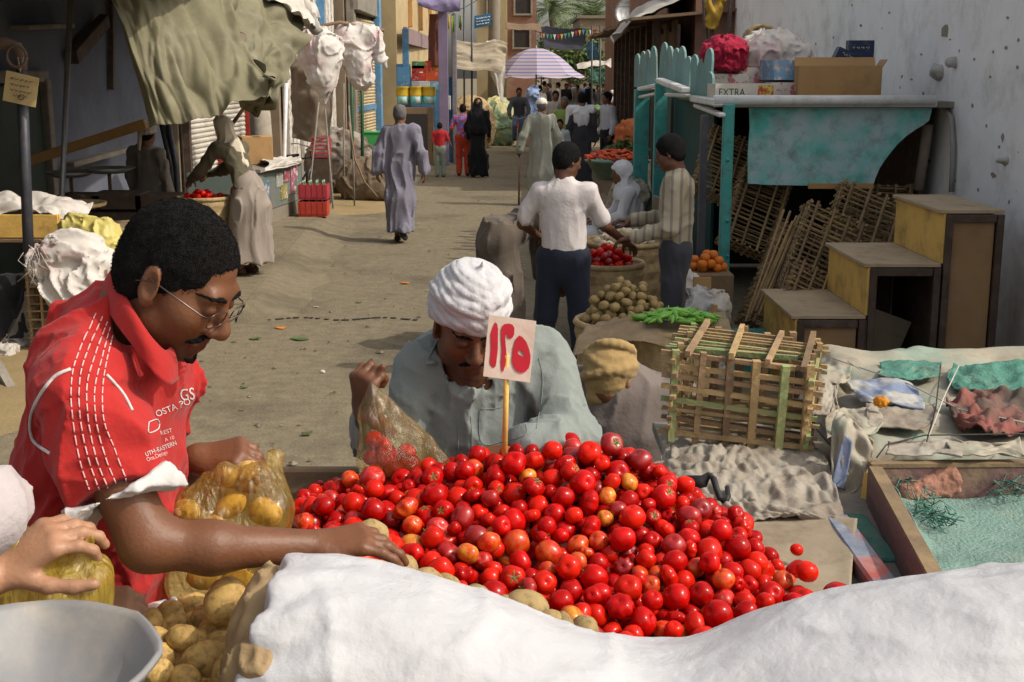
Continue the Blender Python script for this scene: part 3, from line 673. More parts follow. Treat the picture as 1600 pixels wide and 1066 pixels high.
# cart
crt = empty('market_cart', (0,2.4,.3), label='wooden handcart carrying the tomato heap and the white sack', cat='cart')
for i in range(11):
    y = 1.42+i*.155; mb = MB(); mb.box((-.05,y,DECK-.022),(1.62,.15,.035),bev=.004); wch(mb.build('deck_plank', m_woodg, crt), crt)
for x in (-.83,.66):
    mb = MB(); mb.box((x,2.2,DECK-(.01 if x<0 else .075)),(.04,1.75,.12),bev=.006); wch(mb.build('side_rail', m_wood, crt), crt)
mb = MB(); mb.box((-.25,3.1,DECK+.02),(1.1,.035,.14),bev=.006); wch(mb.build('back_rail', m_wood, crt), crt)
for (x,y) in ((-.7,1.5),(.6,1.5),(-.7,2.5),(.6,2.5)):
    mb = MB(); mb.bar((x,y,.3),(x,y,DECK-.04),.07,.07,bev=.005); wch(mb.build('leg', m_wood, crt), crt)
_lx, _ly = np.meshgrid(np.linspace(-.5,.68,46), np.linspace(1.9,3.08,46), indexing='ij'); _lz = DECK+.004+np.maximum(0, mound(_lx.ravel(),_ly.ravel())-.065)
wch(link('heap_gap_filler', mesh('heap_gap_filler', np.stack([_lx.ravel(),_ly.ravel(),_lz],1), [(i*46+j,(i+1)*46+j,(i+1)*46+j+1,i*46+j+1) for i in range(45) for j in range(45)], True), M('dark_gap_maroon',(.06,.010,.008),.95,vs=30,bump=.5,bs=60), crt), crt)  # filler mound, coloured dark so gaps between the tomatoes look shaded
# heap underneath: the tomatoes below the ones one can pick out
def deposit(S, r, tries, rr):
    best = None
    def rest(x, y):
        z = DECK + max(0, float(mound(np.array([x]),np.array([y]))[0])-.075) + r*.92
        if len(S):
            A = S; d2 = (A[:,0]-x)**2+(A[:,1]-y)**2; R_ = (A[:,3]+r)*.95; m_ = d2 < R_**2
            if m_.any(): z = max(z, float((A[m_,2]+np.sqrt(R_[m_]**2-d2[m_])*.92).max()))
        return z
    for _ in range(tries):
        x, y = rr.uniform(-.48,.66), rr.uniform(1.98,3.04)
        if not inside(x,y): continue
        z = rest(x,y); sc_ = z-DECK-float(mound(np.array([x]),np.array([y]))[0])
        if best is None or sc_ < best[0]: best = (sc_,x,y,z)
    _,x,y,z = best; st_ = r*.5
    for _ in range(16):
        a = rr.uniform(0,6.283); nx, ny = x+st_*math.cos(a), y+st_*math.sin(a)
        if inside(nx,ny):
            nz = rest(nx,ny)
            if nz < z-.001: x,y,z = nx,ny,nz; continue
        st_ *= .88
    return x,y,z
rr = random.Random(11); S = np.zeros((0,4)); TOM = []
for k in range(1000):
    r = rr.uniform(.017,.024) if k < 330 else rr.choice([.015,.018,.020,.021,.023,.025,.028])
    x,y,z = deposit(S, r, 14, rr); S = np.vstack([S,[x,y,z,r]])
    TOM.append((rr.choices(range(6),[46,32,9,4,5,4])[0], rr.choices(range(4),[42,27,18,13])[0], (rr.uniform(-1.3,1.3),rr.uniform(-1.3,1.3),rr.uniform(0,6.28)), rr.random() < .22))
# which 292 show largest from in front of the cart: these become tomatoes of their own, the rest stay one heap
_id = np.full((420,560), -1, np.int32); _dz = np.full((420,560), 1e9); _pr = []
for k in range(len(S)):
    d = np.array([S[k,0],S[k,1],S[k,2]-CAM_H]); zc_ = d[1]*_ct-d[2]*_st; yc_ = d[1]*_st+d[2]*_ct; _pr.append((280+d[0]/zc_*700, 60-(yc_/zc_)*700, S[k,3]/zc_*700, zc_))
_yy, _xx = np.mgrid[0:420,0:560]
for k,(u_,v_,w_,zc_) in enumerate(_pr):
    x0_,x1_,y0_,y1_ = max(0,int(u_-w_)),min(560,int(u_+w_)+2),max(0,int(v_-w_)),min(420,int(v_+w_)+2)
    if x0_ >= x1_ or y0_ >= y1_: continue
    d2_ = (_xx[y0_:y1_,x0_:x1_]-u_)**2+(_yy[y0_:y1_,x0_:x1_]-v_)**2; dd_ = zc_-np.sqrt(np.maximum(0,w_*w_-d2_))/700*zc_; m_ = (d2_ < w_*w_) & (dd_ < _dz[y0_:y1_,x0_:x1_])
    _dz[y0_:y1_,x0_:x1_][m_] = dd_[m_]; _id[y0_:y1_,x0_:x1_][m_] = k
_cnt = np.bincount(_id[_id >= 0], minlength=len(S)); _big = set(np.argsort(-_cnt)[:292].tolist())
TLO = {si: tomato_mesh('tomato', *a, 50+si, 14, 9) for si, a in enumerate([(5,.03,.92),(4,.06,.84),(8,.16,.72),(3,.04,1.05)])}
under = MB(); umi = []
for k in range(len(S)):
    if k in _big or (_cnt[k] == 0 and k % 2): continue
    mi, si, rot, stem = TOM[k]; me = TLO[si]; q = rotm(*rot); x,y,z,r = S[k]
    under.add([q@(v.co*r)+Vector((x,y,z)) for v in me.vertices], [tuple(p.vertices) for p in me.polygons], True); umi += [mi]*len(me.polygons)
uo = under.build('tomato_heap', None); [uo.data.materials.append(m_) for m_ in m_tom]; uo.data.polygons.foreach_set('material_index', umi)
tag(uo, 'smaller half buried red and orange tomatoes filling gaps in the heap', 'tomatoes', kind='stuff')
TLAB = ['ripe plain red tomato in the big heap on the cart','bright scarlet tomato in the big heap on the cart','orange-red half ripe tomato in the big heap','yellow-orange unripe tomato in the big heap','dark crimson overripe tomato in the big heap','scarred red tomato with pale blemishes in the big heap']
SHP = ['smooth round','slightly squat','ribbed and flattened','long oval']
def tomato(x, y, z, r, mi, si, rot, label=None, stem=False, group='tomatoes heaped on the cart'):
    me, sq = TM[(mi,si)]; o = bpy.data.objects.new('tomato', me); COL.objects.link(o); o.location = (x,y,z); o.scale = (r,r,r); o.rotation_euler = rot
    tag(o, label or f'{SHP[si]} {TLAB[mi]}'.replace('in the big heap on the cart' if stem else '~~','with stem in the heap').replace('in the big heap' if stem else '~~','with stem in the heap'), 'tomato', group)
    if stem: c = link('calyx', calyx_me, None, o, (0,0,sq*.80))
    return o
for k in sorted(_big):
    mi, si, rot, stem = TOM[k]; x,y,z,r = S[k]; tomato(x,y,z,r,mi,si,rot,stem=stem)
for (px,py,r,lab) in [(1261,893,.024,'lone round tomato lying on the dirty cardboard beside the heap'),(1245,859,.0145,'tiny cherry-sized tomato lying alone past the heap'),(1311,934,.033,'large tomato resting against the white sack by the torn rim'),(1286,957,.021,'small tomato half hidden behind the white sack edge')]:
    g = G(px,py,DECK+.045+r*.8); tomato(g.x,g.y,g.z,r,0 if r>.03 else 1,0,(.3,.2,1),lab,group='stray tomatoes beside the heap')
# potatoes
def potato_mesh(seed, mat):
    rr_ = random.Random(seed); vs = []; fs = []; nl, nr = 18, 12; e = (1.0, rr_.uniform(.72,.88), rr_.uniform(.66,.8))
    for j in range(nr+1):
        th = math.pi*j/nr
        for i in range(nl):
            a = 2*math.pi*i/nl; p = Vector((math.cos(th), math.sin(th)*math.cos(a), math.sin(th)*math.sin(a)))
            w = 1+.14*mnoise.noise(p*1.1+Vector((seed*3.1,0,0)))+.05*mnoise.noise(p*3+Vector((seed,0,0))); vs.append((p.x*w*e[0],p.y*w*e[1],p.z*w*e[2]))
    for j in range(nr):
        for i in range(nl): fs.append((j*nl+i,j*nl+(i+1)%nl,(j+1)*nl+(i+1)%nl,(j+1)*nl+i))
    me = mesh('potato', vs, fs, True); me.materials.append(mat); return me
PM = [potato_mesh(k, m_pot) for k in range(6)]; PM2 = [potato_mesh(20+k, m_pot2) for k in range(4)]
def potato(c, r, k, label, group, dusty=False, rot=None):
    o = bpy.data.objects.new('potato', (PM2 if dusty else PM)[k%(4 if dusty else 6)]); COL.objects.link(o); o.location = c; o.scale = (r,r,r)
    o.rotation_euler = rot or (rr.uniform(0,6),rr.uniform(-.6,.6),rr.uniform(0,6)); return tag(o, label, 'potato', group)
PS = [(353,940,.044,1.98),(265,958,.030,2.02),(300,948,.027,2.07),(315,965,.026,2.03),(285,997,.034,1.93),(322,1030,.038,1.90),(250,1030,.03,1.90),(340,975,.026,2.0),(300,975,.026,2.03),(240,1052,.032,1.84),(290,1062,.034,1.84),(345,1005,.028,1.95),(330,990,.026,1.97),(270,975,.027,2.0),(245,1000,.028,1.95),(355,1050,.034,1.86),(375,985,.03,2.0),(360,1020,.03,1.93),(232,975,.028,1.98),(310,1000,.026,1.95)]
for i,(px,py,r,Y) in enumerate(PS):
    potato(W(px,py,Y), r, i, 'large dirt-smeared yellow potato on top of the front potato heap' if i == 0 else 'yellow earthy potato in the heap beside the scale pan', 'potatoes heaped beside the pan')
for i in range(46):      # the layers that carry them
    px, py, Y = rr.uniform(215,400), rr.uniform(985,1120), 0; Y = 2.06-(py-985)*.0016
    c = W(px,py,Y)-Vector((0,-.02,.055)); potato(c, rr.uniform(.028,.036), i, 'yellow earthy potato in the heap beside the scale pan', 'potatoes heaped beside the pan')
for i,(px,py,r,Y) in enumerate([(628,890,.036,2.10),(668,909,.032,2.06),(700,912,.024,2.08),(745,932,.027,2.04),(820,950,.040,2.04),(862,972,.028,2.0),(880,978,.026,2.0),(913,983,.028,2.01),(790,948,.022,2.03)]):
    potato(W(px,py,Y), r, i, 'dusty olive-brown potato lying between the tomatoes and white sack', 'potatoes along the sack edge', True)
# ---- white woven sack across the front
m_wsack = M('woven_white_plastic', (.50,.50,.515), .5, vs=3, var=.14, bump=.7, bs=22, weave=300, dirt=(.58,.55,.52), dscale=4, damt=.35, spec=.4)
m_kraft = M('brown_liner', (.31,.215,.11), .7, vs=6, col2=(.22,.15,.075), bump=.8, bs=26, spec=.3)
top = [(430,866,.150),(520,872,.17),(600,893,.185),(700,925,.20),(800,957,.21),(900,987,.21),(990,1003,.21),(1100,1003,.21),(1200,985,.205),(1260,955,.21),(1350,928,.215),(1450,913,.22),(1550,897,.225),(1680,868,.23)]
ctr = []
for (px,py,r) in top:
    py += 13; Yc = 1.86; ctr.append((W(px,py,Yc)+Vector((0,-.39,-.92))*r, r))
prm = [cap(ctr[i][0],ctr[i+1][0],ctr[i][1],ctr[i+1][1],k=.05) for i in range(len(ctr)-1)]
lend = ctr[0][0]; prm.append(cut((lend.x-.02,lend.y,lend.z),(-1,.0,.30)))
def sack_disp(P):
    q = P*np.array([5,14,14]); return fbm(P*np.array([1.2,1,1]),4,31,2)*.012 - ((1-np.abs(fbm(q,.8,37,2)))**4)*.006 - ((1-np.abs(fbm(P*np.array([11,5,5.]),.9,77,1)))**6)*.006 + np.where(P[:,0] < lend.x+.22, (lend.x+.22-P[:,0])*.028*np.sin(np.arctan2(P[:,2]-lend.z,P[:,1]-lend.y)*13+fbm(P,8,3)*2), 0)
sk = empty('white_sack', (.3,1.75,DECK), label='long bulging white woven plastic sack lying across the front of the cart', cat='sack')
wch(link('sack_body', nets('sack_body', prm, .0075, sack_disp, pad=.05), m_wsack, sk), sk)
lp = [ell(W(420,914,1.88),(.032,.045,.03),k=.03), ell(W(405,985,1.80),(.042,.055,.07),k=.03), cap(W(420,930,1.84),W(410,1060,1.70),.034,.058,k=.03), ell(W(420,1055,1.72),(.05,.09,.08),k=.03)]
wch(link('liner', nets('liner', lp, .005, lambda P: -((1-np.abs(fbm(P*np.array([1,1,.5]),22,3,2)))**3-.4)*.012), m_kraft, sk), sk)
# ---- scale pan
pan = empty('scale_pan', tuple(W(60,1010,1.55)-Vector((0,0,.05))), label='dented aluminium scale pan with eight-sided rim beside the potatoes', cat='pan')
m_alu = M('worn_aluminium', (.22,.22,.222), .5, metal=.0, vs=4, col2=(.165,.165,.168), bump=.25, bs=14, dirt=(.33,.29,.23), dscale=5, damt=.6)
pm = MB(); n = 40
def oct_r(a, r): b = (a+math.pi/8)%(math.pi/4)-math.pi/8; return r*(.6*.96/math.cos(b)+.4)
vs = []; prof = [(.0,.0),(.07,.0),(.12,.006),(.165,.05),(.19,.088),(.198,.096),(.205,.094),(.204,.086),(.195,.084),(.17,.044),(.124,-.002),(.0,-.008)]
for r,z in prof:
    for k in range(n): a = 2*math.pi*k/n; rad = oct_r(a+.2,r); vs.append((rad*math.cos(a)*.85,rad*math.sin(a),z+.006*mnoise.noise(Vector((math.cos(a)*2,math.sin(a)*2,r*9)))))
pm.add(vs,[(i*n+k,i*n+(k+1)%n,(i+1)*n+(k+1)%n,(i+1)*n+k) for i in range(len(prof)-1) for k in range(n)],True); pm.build('bowl', m_alu, pan)
pb = MB(); pb.lathe([(.05,-.28),(.055,-.26),(.02,-.24),(.02,-.01),(.06,-.006)],n=14,caps=True); pb.build('pedestal', m_rust, pan)
sb_ = MB(); sb_.box((0,0,-.3),(.3,.24,.05),bev=.01); sb_.build('base', m_rust, pan)
pan.location.x = W(40,1010,1.55).x; pan.location.z = W(60,985,1.62).z-.088; pan.rotation_euler = (R(-2),R(1.5),0); pan.location.y = 1.52
# ---- thin yellow plastic bags
m_film = plastic_film('yellow_film', (.85,.60,.10), .14); m_film2 = plastic_film('pale_yellow_film', (.78,.62,.20), .12); m_film3 = plastic_film('opaque_yellow_film', (.85,.64,.10), .45)
def crinkle(seed, amp=.006):
    def f(P):
        q = P@np.array([[.8,.5,.3],[-.5,.8,.2],[-.2,-.3,.9]],np.float32); return (.5-np.abs(fbm(q*np.array([1,1,.3]),22,seed,2)))*amp*.8+fbm(P,9,seed+4,2)*amp*.8
    return f
bg_c = W(365,830,2.22)
def bag(name, label, prims, film, res=.005, seed=0, amp=.006, group='thin yellow plastic bags'):
    lo, hi = pbounds(prims); e = empty(name, ((lo[0]+hi[0])/2,(lo[1]+hi[1])/2,lo[2]+.03), label=label, cat='bag', group=group)
    wch(link('film', nets('film', prims, res, crinkle(seed,amp)), film, e), e); return e
Wb = lambda px,py,Y=2.22: W(px,py,Y)
pr = [ell(Wb(365,850),(.105,.085,.085),k=.03), ell(Wb(300,800),(.05,.055,.05),k=.03), ell(Wb(420,800),(.05,.06,.055),k=.03), ell(Wb(330,905,2.2),(.08,.075,.06),k=.03),ell(Wb(420,880),(.055,.06,.06),k=.03),
      cap(Wb(300,790),Wb(322,745),.02,.008,k=.02), cap(Wb(322,745),Wb(350,730),.008,.008,k=.01), cap(Wb(350,730),Wb(375,775),.008,.02,k=.02), cap(Wb(420,790),Wb(436,712,2.26),.035,.010,k=.025), cap(Wb(436,712,2.26),Wb(420,706,2.27),.012,.005,k=.02), cap(Wb(400,760),Wb(345,770),.045,.03,k=.03)]
bag('potato_bag', 'transparent yellow bag full of potatoes hanging from the red-shirted seller\'s hand', pr, m_film, .0045, 3)
for i,(px,py,r,Y) in enumerate([(290,800,.033,2.2),(270,820,.026,2.22),(330,830,.034,2.19),(415,800,.036,2.2),(360,790,.034,2.24),(385,850,.034,2.2),(430,850,.032,2.23),(320,900,.036,2.17),(375,910,.034,2.18),(420,900,.03,2.2),(355,745,.028,2.24),(385,735,.026,2.27),(345,860,.03,2.24),(300,865,.03,2.2)]):
    potato(W(px,py,Y), r*.92, i, 'clean yellow potato inside the transparent yellow bag', 'potatoes in the yellow bag')
Wt = lambda px,py,Y=2.86: W(px,py,Y)
pr = [cap(Wt(580,600),Wt(592,650),.006,.04,k=.02), cap(Wt(592,650),Wt(610,705),.04,.075,k=.03), ell(Wt(615,722),(.085,.07,.05),k=.03), cap(Wt(640,690),Wt(690,725),.035,.022,k=.03), cap(Wt(615,660),Wt(655,695),.03,.03,k=.03)]
bag('tomato_bag', 'clear pale yellow bag half full of tomatoes held by the turbaned man', pr, m_film2, .0045, 8)
for i,(px,py,r,Y) in enumerate([(585,688,.022,2.84),(582,715,.022,2.83),(605,712,.026,2.82),(615,735,.026,2.81),(590,738,.024,2.82),(640,728,.028,2.83),(668,728,.022,2.83),(598,695,.02,2.88),(635,708,.022,2.87)]):
    w = W(px,py,Y); tomato(w.x,w.y,w.z,r,(0,1,1,0,2)[i%5],(0,1,3)[i%3],(rr.uniform(-1,1),rr.uniform(-1,1),0),'red tomato inside the clear bag held by the turbaned man',group='tomatoes in the clear bag')
Wl = lambda px,py,Y=1.86: W(px+6,py-8,Y)
pr = [cap(Wl(30,900),Wl(90,930),.06,.06,k=.03), cap(Wl(95,930),Wl(140,905),.05,.035,k=.03), cap(Wl(122,905),Wl(120,850),.03,.012,k=.02), cap(Wl(100,850),Wl(130,845),.012,.01,k=.02), ell(Wl(60,950),(.1,.05,.04),k=.03), cap(Wl(-40,930),Wl(30,930),.07,.06,k=.03)]
bag('shopping_bag', 'crumpled opaque yellow bag in the buyer\'s hand above the scale pan', pr, m_film3, .004, 13, .014)
# ---- price sign on a stick
sg = empty('price_sign', tuple(W(789,705,2.74)), label='handwritten red price card 125 in plastic on a thin wooden stick', cat='price sign')
mb = MB(); mb.tube([W(788,730,2.74),W(792,555,2.715)],.0062,8); wch(mb.build('stick', m_woody, sg), sg)
YS = 2.70
c4 = [W(764,492,YS+.012),W(838,502,YS+.03),W(828,598,YS+.02),W(755,588,YS)]
nrm = (c4[1]-c4[0]).cross(c4[3]-c4[0]).normalized();
if nrm.y > 0: nrm = -nrm
mb = MB(); f4 = [p for p in c4]; b4 = [p-nrm*.004 for p in c4]
mb.add(f4+b4,[(0,1,2,3),(7,6,5,4)]+[(i,4+i,4+(i+1)%4,(i+1)%4) for i in range(4)]); wch(mb.build('card', M('price_card',(.62,.50,.42),.5,vs=9,col2=(.52,.40,.33),bump=.25,bs=30,coat=.3), sg), sg)
def card_pt(px, py, lift):
    # bilinear place on the card for a mark seen at px,py
    u = (px-764+(py-492)*.094)/74.0; v = (py-492-(px-764)*.135)/96.0
    return c4[0]+(c4[1]-c4[0])*u+(c4[3]-c4[0])*v+nrm*lift
m_redink = M('red_marker', (.46,.01,.025), .5, vs=30, col2=(.36,.008,.02))
Z = 1066/220.0
digs = {'digit_one':[(650,598),(662,612),(668,650),(666,800),(655,900),(648,932),(632,940),(610,915),(606,895),(614,800),(611,690),(622,655),(640,605)],
        'digit_two':[(690,660),(698,628),(715,612),(745,607),(775,615),(791,640),(788,690),(775,716),(755,720),(738,712),(735,690),(724,692),(721,720),(728,800),(732,860),(722,920),(705,975),(694,950),(690,900),(696,800),(690,720)],
        'digit_five':[(825,697),(850,708),(880,745),(900,795),(912,850),(910,900),(898,945),(870,975),(840,978),(805,962),(783,930),(773,885),(777,830),(785,775),(800,725)]}
for nm, poly in digs.items():
    mb = MB(); pts = [card_pt(640+x/Z,380+y/Z,.0012) for x,y in poly]
    if nm == 'digit_five':
        hole = [card_pt(640+x/Z,380+y/Z,.0012) for x,y in [(815,820),(822,808),(838,812),(855,830),(865,850),(850,856),(832,845),(820,835)]]
        n1, n2 = len(pts), len(hole); 
        # ring between outline and the small gap in the stroke
        st = 0; mb.v += [tuple(p) for p in pts+hole]
        for i in range(n1):
            j0 = n1+int((i/n1)*n2+1)%n2; j1 = n1+int(((i+1)/n1)*n2+1)%n2
            mb.f.append((i,(i+1)%n1,j1)); mb.sm.append(False)
            if j0 != j1: mb.f.append((i,j1,j0)); mb.sm.append(False)
    else: mb.add(pts,[tuple(range(len(pts)))])
    wch(mb.build(nm, m_redink, sg), sg)
# ---- cloth lip at the cart's far left corner
lipc = M('striped_rag', (.62,.58,.52), .85, vs=26, col2=(.12,.25,.42), mix=(.5,.56), bump=.5, bs=40, dirt=(.35,.05,.06), dscale=30, damt=.6)
wch(cloth('edge_rag', [[W(462,800,2.72),W(500,770,2.86),W(545,752,2.98),W(600,735,3.05)],[W(470,806,2.7),W(505,778,2.82),W(550,760,2.94),W(605,742,3.0)],[W(472,830,2.72),W(510,800,2.84),W(550,785,2.95),W(600,770,3.02)]], lipc, crt, 16, 40, .012, 9, 3), crt)
wch(cloth('white_rag', [[W(525,762,2.93),W(560,742,3.0),W(590,738,3.03)],[W(530,770,2.88),W(565,752,2.96),W(596,746,2.99)],[W(530,785,2.9),W(570,768,2.97),W(600,760,3.0)]], m_sack, crt, 14, 20, .012, 7, 5), crt)
wch(cloth('checked_cloth', [[W(190,950,2.02),W(230,945,2.06),W(270,935,2.1)],[W(200,975,1.98),W(240,965,2.02),W(280,950,2.06)],[W(205,1010,1.98),W(245,1000,2.0),W(290,990,2.02)]], lipc, crt, 14, 20, .008, 7, 6), crt)

# ================================================================== RIGHT FOREGROUND: boards, crate, draped table, tray
m_dirtyw = M('dirty_white_sheet', (.32,.29,.24), .85, vs=5, col2=(.20,.165,.125), bump=.8, bs=26, dirt=(.17,.125,.085), dscale=8, damt=.9)
m_cardd = M('dirty_cardboard', (.31,.26,.18), .9, vs=4, col2=(.23,.185,.125), bump=.3, bs=25, dirt=(.16,.12,.08), dscale=7, damt=.85)
tbl = empty('board_table', (.85,3.1,0), label='low trestle of boards under dirty white sheets right of the tomatoes', cat='table')
for i in range(7):
    mb = MB(); x = .50+i*.125; mb.box((x,3.0,DECK-.02),(.12,1.75,.03),bev=.003); wch(mb.build('board', m_woodg, tbl), tbl)
for (x,y) in ((.5,2.2),(1.2,2.2),(.5,3.8),(1.2,3.8)):
    mb = MB(); mb.bar((x,y,0 if y>2.9 else .3),(x,y,DECK-.04),.06); wch(mb.build('leg', m_wood, tbl), tbl)
def gz(px,py,z=DECK): return G(px,py,z)
cd = cloth('cardboard_sheet', [[gz(1160,805,1.10),gz(1240,800,1.105),gz(1340,812,1.12)],[gz(1170,850,1.095),gz(1250,845,1.10),gz(1335,850,1.11)],[gz(1180,930,1.095),gz(1250,930,1.10),gz(1330,915,1.11)],[gz(1150,1000,1.095),gz(1240,1010,1.095),gz(1330,990,1.10)]], m_cardd, None, 20, 24, .004, 3, 4, thick=.005)
tag(cd, 'stained tan cardboard sheet lying under the stray tomatoes', 'cardboard')
ws = cloth('dirty_sheet', [[gz(1040,690,1.10),gz(1110,684,1.13),gz(1180,688,1.12),gz(1270,690,1.13)],[gz(1030,720,1.10),gz(1110,712,1.14),gz(1180,715,1.13),gz(1290,720,1.12)],[gz(1020,745,1.10),gz(1110,745,1.12),gz(1200,748,1.12),gz(1300,750,1.11)],[gz(1060,785,1.10),gz(1130,790,1.115),gz(1210,792,1.12),gz(1320,805,1.11)],[gz(1080,812,1.10),gz(1150,815,1.105),gz(1230,810,1.11),gz(1330,822,1.10)]], m_dirtyw, None, 100, 100, .017, 12, 9, (1,1.4,1))
tag(ws, 'crumpled dirty white plastic sheet spread over boards under the cane crate', 'sheet')
# black scale hook lying on the sheet
hk = MB(); hk.tube([gz(1075,755,1.15),gz(1100,752,1.16),gz(1108,742,1.175),gz(1115,748,1.17),gz(1120,765,1.15),gz(1126,780,1.13),gz(1134,784,1.13),gz(1138,775,1.135),gz(1136,762,1.14)],[.02,.016,.008,.008,.008,.008,.008,.007,.006],8)
tag(hk.build('scale_hook', m_black), 'black iron hook with strap lying on the dirty white sheet', 'hook')
# ---- cane crates
def crate_from(name, label, o, ux, uy, uz, L, Wd, H, nslat, npost, mats, group, lid=True, seed=0, cat='crate'):
    """palm-rib crate: corner and side posts threaded through horizontal ribs; every rib is a part"""
    q = random.Random(seed); e = empty(name, tuple(o), label=label, cat=cat, group=group); ux, uy, uz = Vector(ux), Vector(uy), Vector(uz)
    def P(a,b,c): return ux*a+uy*b+uz*c
    def stick(a, b, w, mt, nm='rib'):
        mb = MB(); j = lambda: Vector((q.uniform(-.007,.007) for _ in range(3))); mb.bar(Vector(a)+j(), Vector(b)+j(), w*q.uniform(.8,1.2), w*q.uniform(.7,1.1)); return mb.build(nm, mt, e)
    mt = lambda: q.choices(mats,[5,2,2][:len(mats)])[0]
    w = .013
    for k in range(nslat):
        z = H*(k+.5)/nslat
        stick(P(-.03,0,z),P(L+.03,0,z),w,mt()); stick(P(-.03,Wd,z),P(L+.03,Wd,z),w,mt())
        stick(P(0,-.03,z+H/nslat*.5),P(0,Wd+.03,z+H/nslat*.5),w,mt()); stick(P(L,-.03,z+H/nslat*.5),P(L,Wd+.03,z+H/nslat*.5),w,mt())
    for k in range(npost):
        a = L*k/(npost-1)
        for b in (0,Wd): stick(P(a,b,-.02),P(a,b,H+.035),w*1.5,mt(),'post')
    np2 = max(3,int(npost*Wd/L)+1)
    for k in range(1,np2-1):
        b = Wd*k/(np2-1)
        for a in (0,L): stick(P(a,b,-.02),P(a,b,H+.03),w*1.4,mt(),'post')
    nb = max(5,int(Wd/.045))
    for k in range(nb): b = Wd*(k+.5)/nb; stick(P(0,b,.01),P(L,b,.01),w,mt(),'bottom_rib')
    if lid:
        nl_ = int(L/.035)
        for k in range(nb+2): b = Wd*(k+.5)/(nb+2); stick(P(-.04,b,H+.015),P(L*q.uniform(.8,1.08),b+q.uniform(-.01,.01),H+.02),w,mt(),'lid_rib')
        for a in (.1,.4,.7,.95): stick(P(L*a,-.02,H+.032),P(L*a,Wd+.02,H+.032),w*1.3,mt(),'lid_rib')
    return e
co = G(1042,668,1.115); cR = G(1180,700,1.115)
yaw = math.atan2((G(1255,672,1.115)-G(1115,700,1.115)).y,(G(1255,672,1.115)-G(1115,700,1.115)).x)
o0 = G(1112,698,1.125); ax = Vector((math.cos(R(16)),math.sin(R(16)),0)); ay = Vector((-math.sin(R(16)),math.cos(R(16)),0)); tl = rotm(0,R(-2),0)
crate_from('cane_crate', 'sunlit empty palm-cane crate with partly open lid on the dirty sheet', G(1048,680,1.15), (.965,-.24,-.075), (.27,.95,.03), (.03,-.06,1), .37, .36, .215, 7, 6, (m_cane,m_caneg,m_caned), 'palm-cane crates', seed=4)
# ---- draped table
m_drape = M('cloudy_plastic_sheet', (.32,.285,.215), .6, vs=3.2, col2=(.22,.29,.23), mix=(.5,.66), bump=.6, bs=16, dirt=(.20,.15,.10), dscale=6.5, damt=.8, spec=.4)
m_net = M('green_netting', (.07,.21,.16), .8, vs=14, col2=(.045,.15,.11), bump=.7, bs=90, dirt=(.25,.26,.18), dscale=6, damt=.6)
m_rag = M('red_brown_rag', (.22,.075,.06), .95, vs=5, col2=(.09,.07,.055), mix=(.4,.58), bump=.8, bs=30)
m_bluepr = M('blue_printed_plastic', (.17,.21,.31), .5, vs=6, col2=(.42,.40,.34), mix=(.48,.6), bump=.5, bs=20)
dt = empty('draped_table', (1.5,3.8,0), label='goods table draped in cloudy torn plastic sheet and green netting', cat='table')
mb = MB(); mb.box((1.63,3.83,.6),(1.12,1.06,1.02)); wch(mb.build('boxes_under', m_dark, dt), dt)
ZT = 1.16; ctrl = []
for (Y,xl,dz) in ((3.28,.95,-.015),(3.5,.97,.02),(3.75,1.0,.0),(4.05,1.03,.03),(4.42,1.07,.05)):
    ctrl.append([(xl-.10,Y+.02,.80+.03*math.sin(Y*9)),(xl-.08,Y,.93),(xl-.035,Y,1.06),(xl+.03,Y,ZT+dz),(xl+.25,Y,ZT+dz+.02*math.sin(Y*7)),(xl+.55,Y,ZT+dz*.6),(2.2,Y,ZT+.01)])
ctrl = [[(x+.0,3.24,z-.25 if i>2 else z-.05) for i,(x,_,z) in enumerate(ctrl[0])]]+ctrl
wch(cloth('plastic_sheet', ctrl, m_drape, dt, 130, 140, .034, 8, 12), dt)
wch(cloth('green_netting', [[G(1490,572,1.215),G(1540,568,1.225),G(1640,562,1.23)],[G(1480,590,1.205),G(1550,592,1.21),G(1640,590,1.21)],[G(1500,612,1.20),G(1560,615,1.205),G(1650,618,1.2)]], m_net, dt, 24, 40, .012, 8, 2), dt)
wch(cloth('rag', [[G(1478,628,1.205),G(1520,612,1.215),G(1580,618,1.215),G(1660,615,1.22)],[G(1490,655,1.20),G(1530,640,1.225),G(1580,645,1.215),G(1660,640,1.22)],[G(1500,668,1.195),G(1540,672,1.215),G(1590,680,1.2),G(1670,680,1.2)]], m_rag, dt, 40, 60, .028, 8, 14), dt)
wch(cloth('blue_print', [[G(1322,598,1.215),G(1370,595,1.22),G(1425,600,1.22)],[G(1335,615,1.21),G(1380,615,1.22),G(1440,622,1.215)],[G(1345,628,1.20),G(1390,632,1.215),G(1445,640,1.21)]], m_bluepr, dt, 20, 30, .01, 6, 3), dt)
for k,(pts) in enumerate([[(1325,565,1.235),(1345,578,1.23)],[(1470,570,1.24),(1462,640,1.22),(1448,690,1.22)],[(1498,572,1.24),(1475,620,1.225),(1452,680,1.225)],[(1370,715,1.20),(1385,695,1.21),(1445,680,1.22),(1600,678,1.21)],[(1300,560,1.22),(1420,600,1.23),(1500,640,1.22),(1600,660,1.225)],[(1270,600,1.0),(1290,660,.95),(1300,720,.92)]]):
    mb = MB(); mb.tube([G(*p) for p in pts], .0021, 5); wch(mb.build('string', m_sack if k%2==0 else m_black, dt), dt)
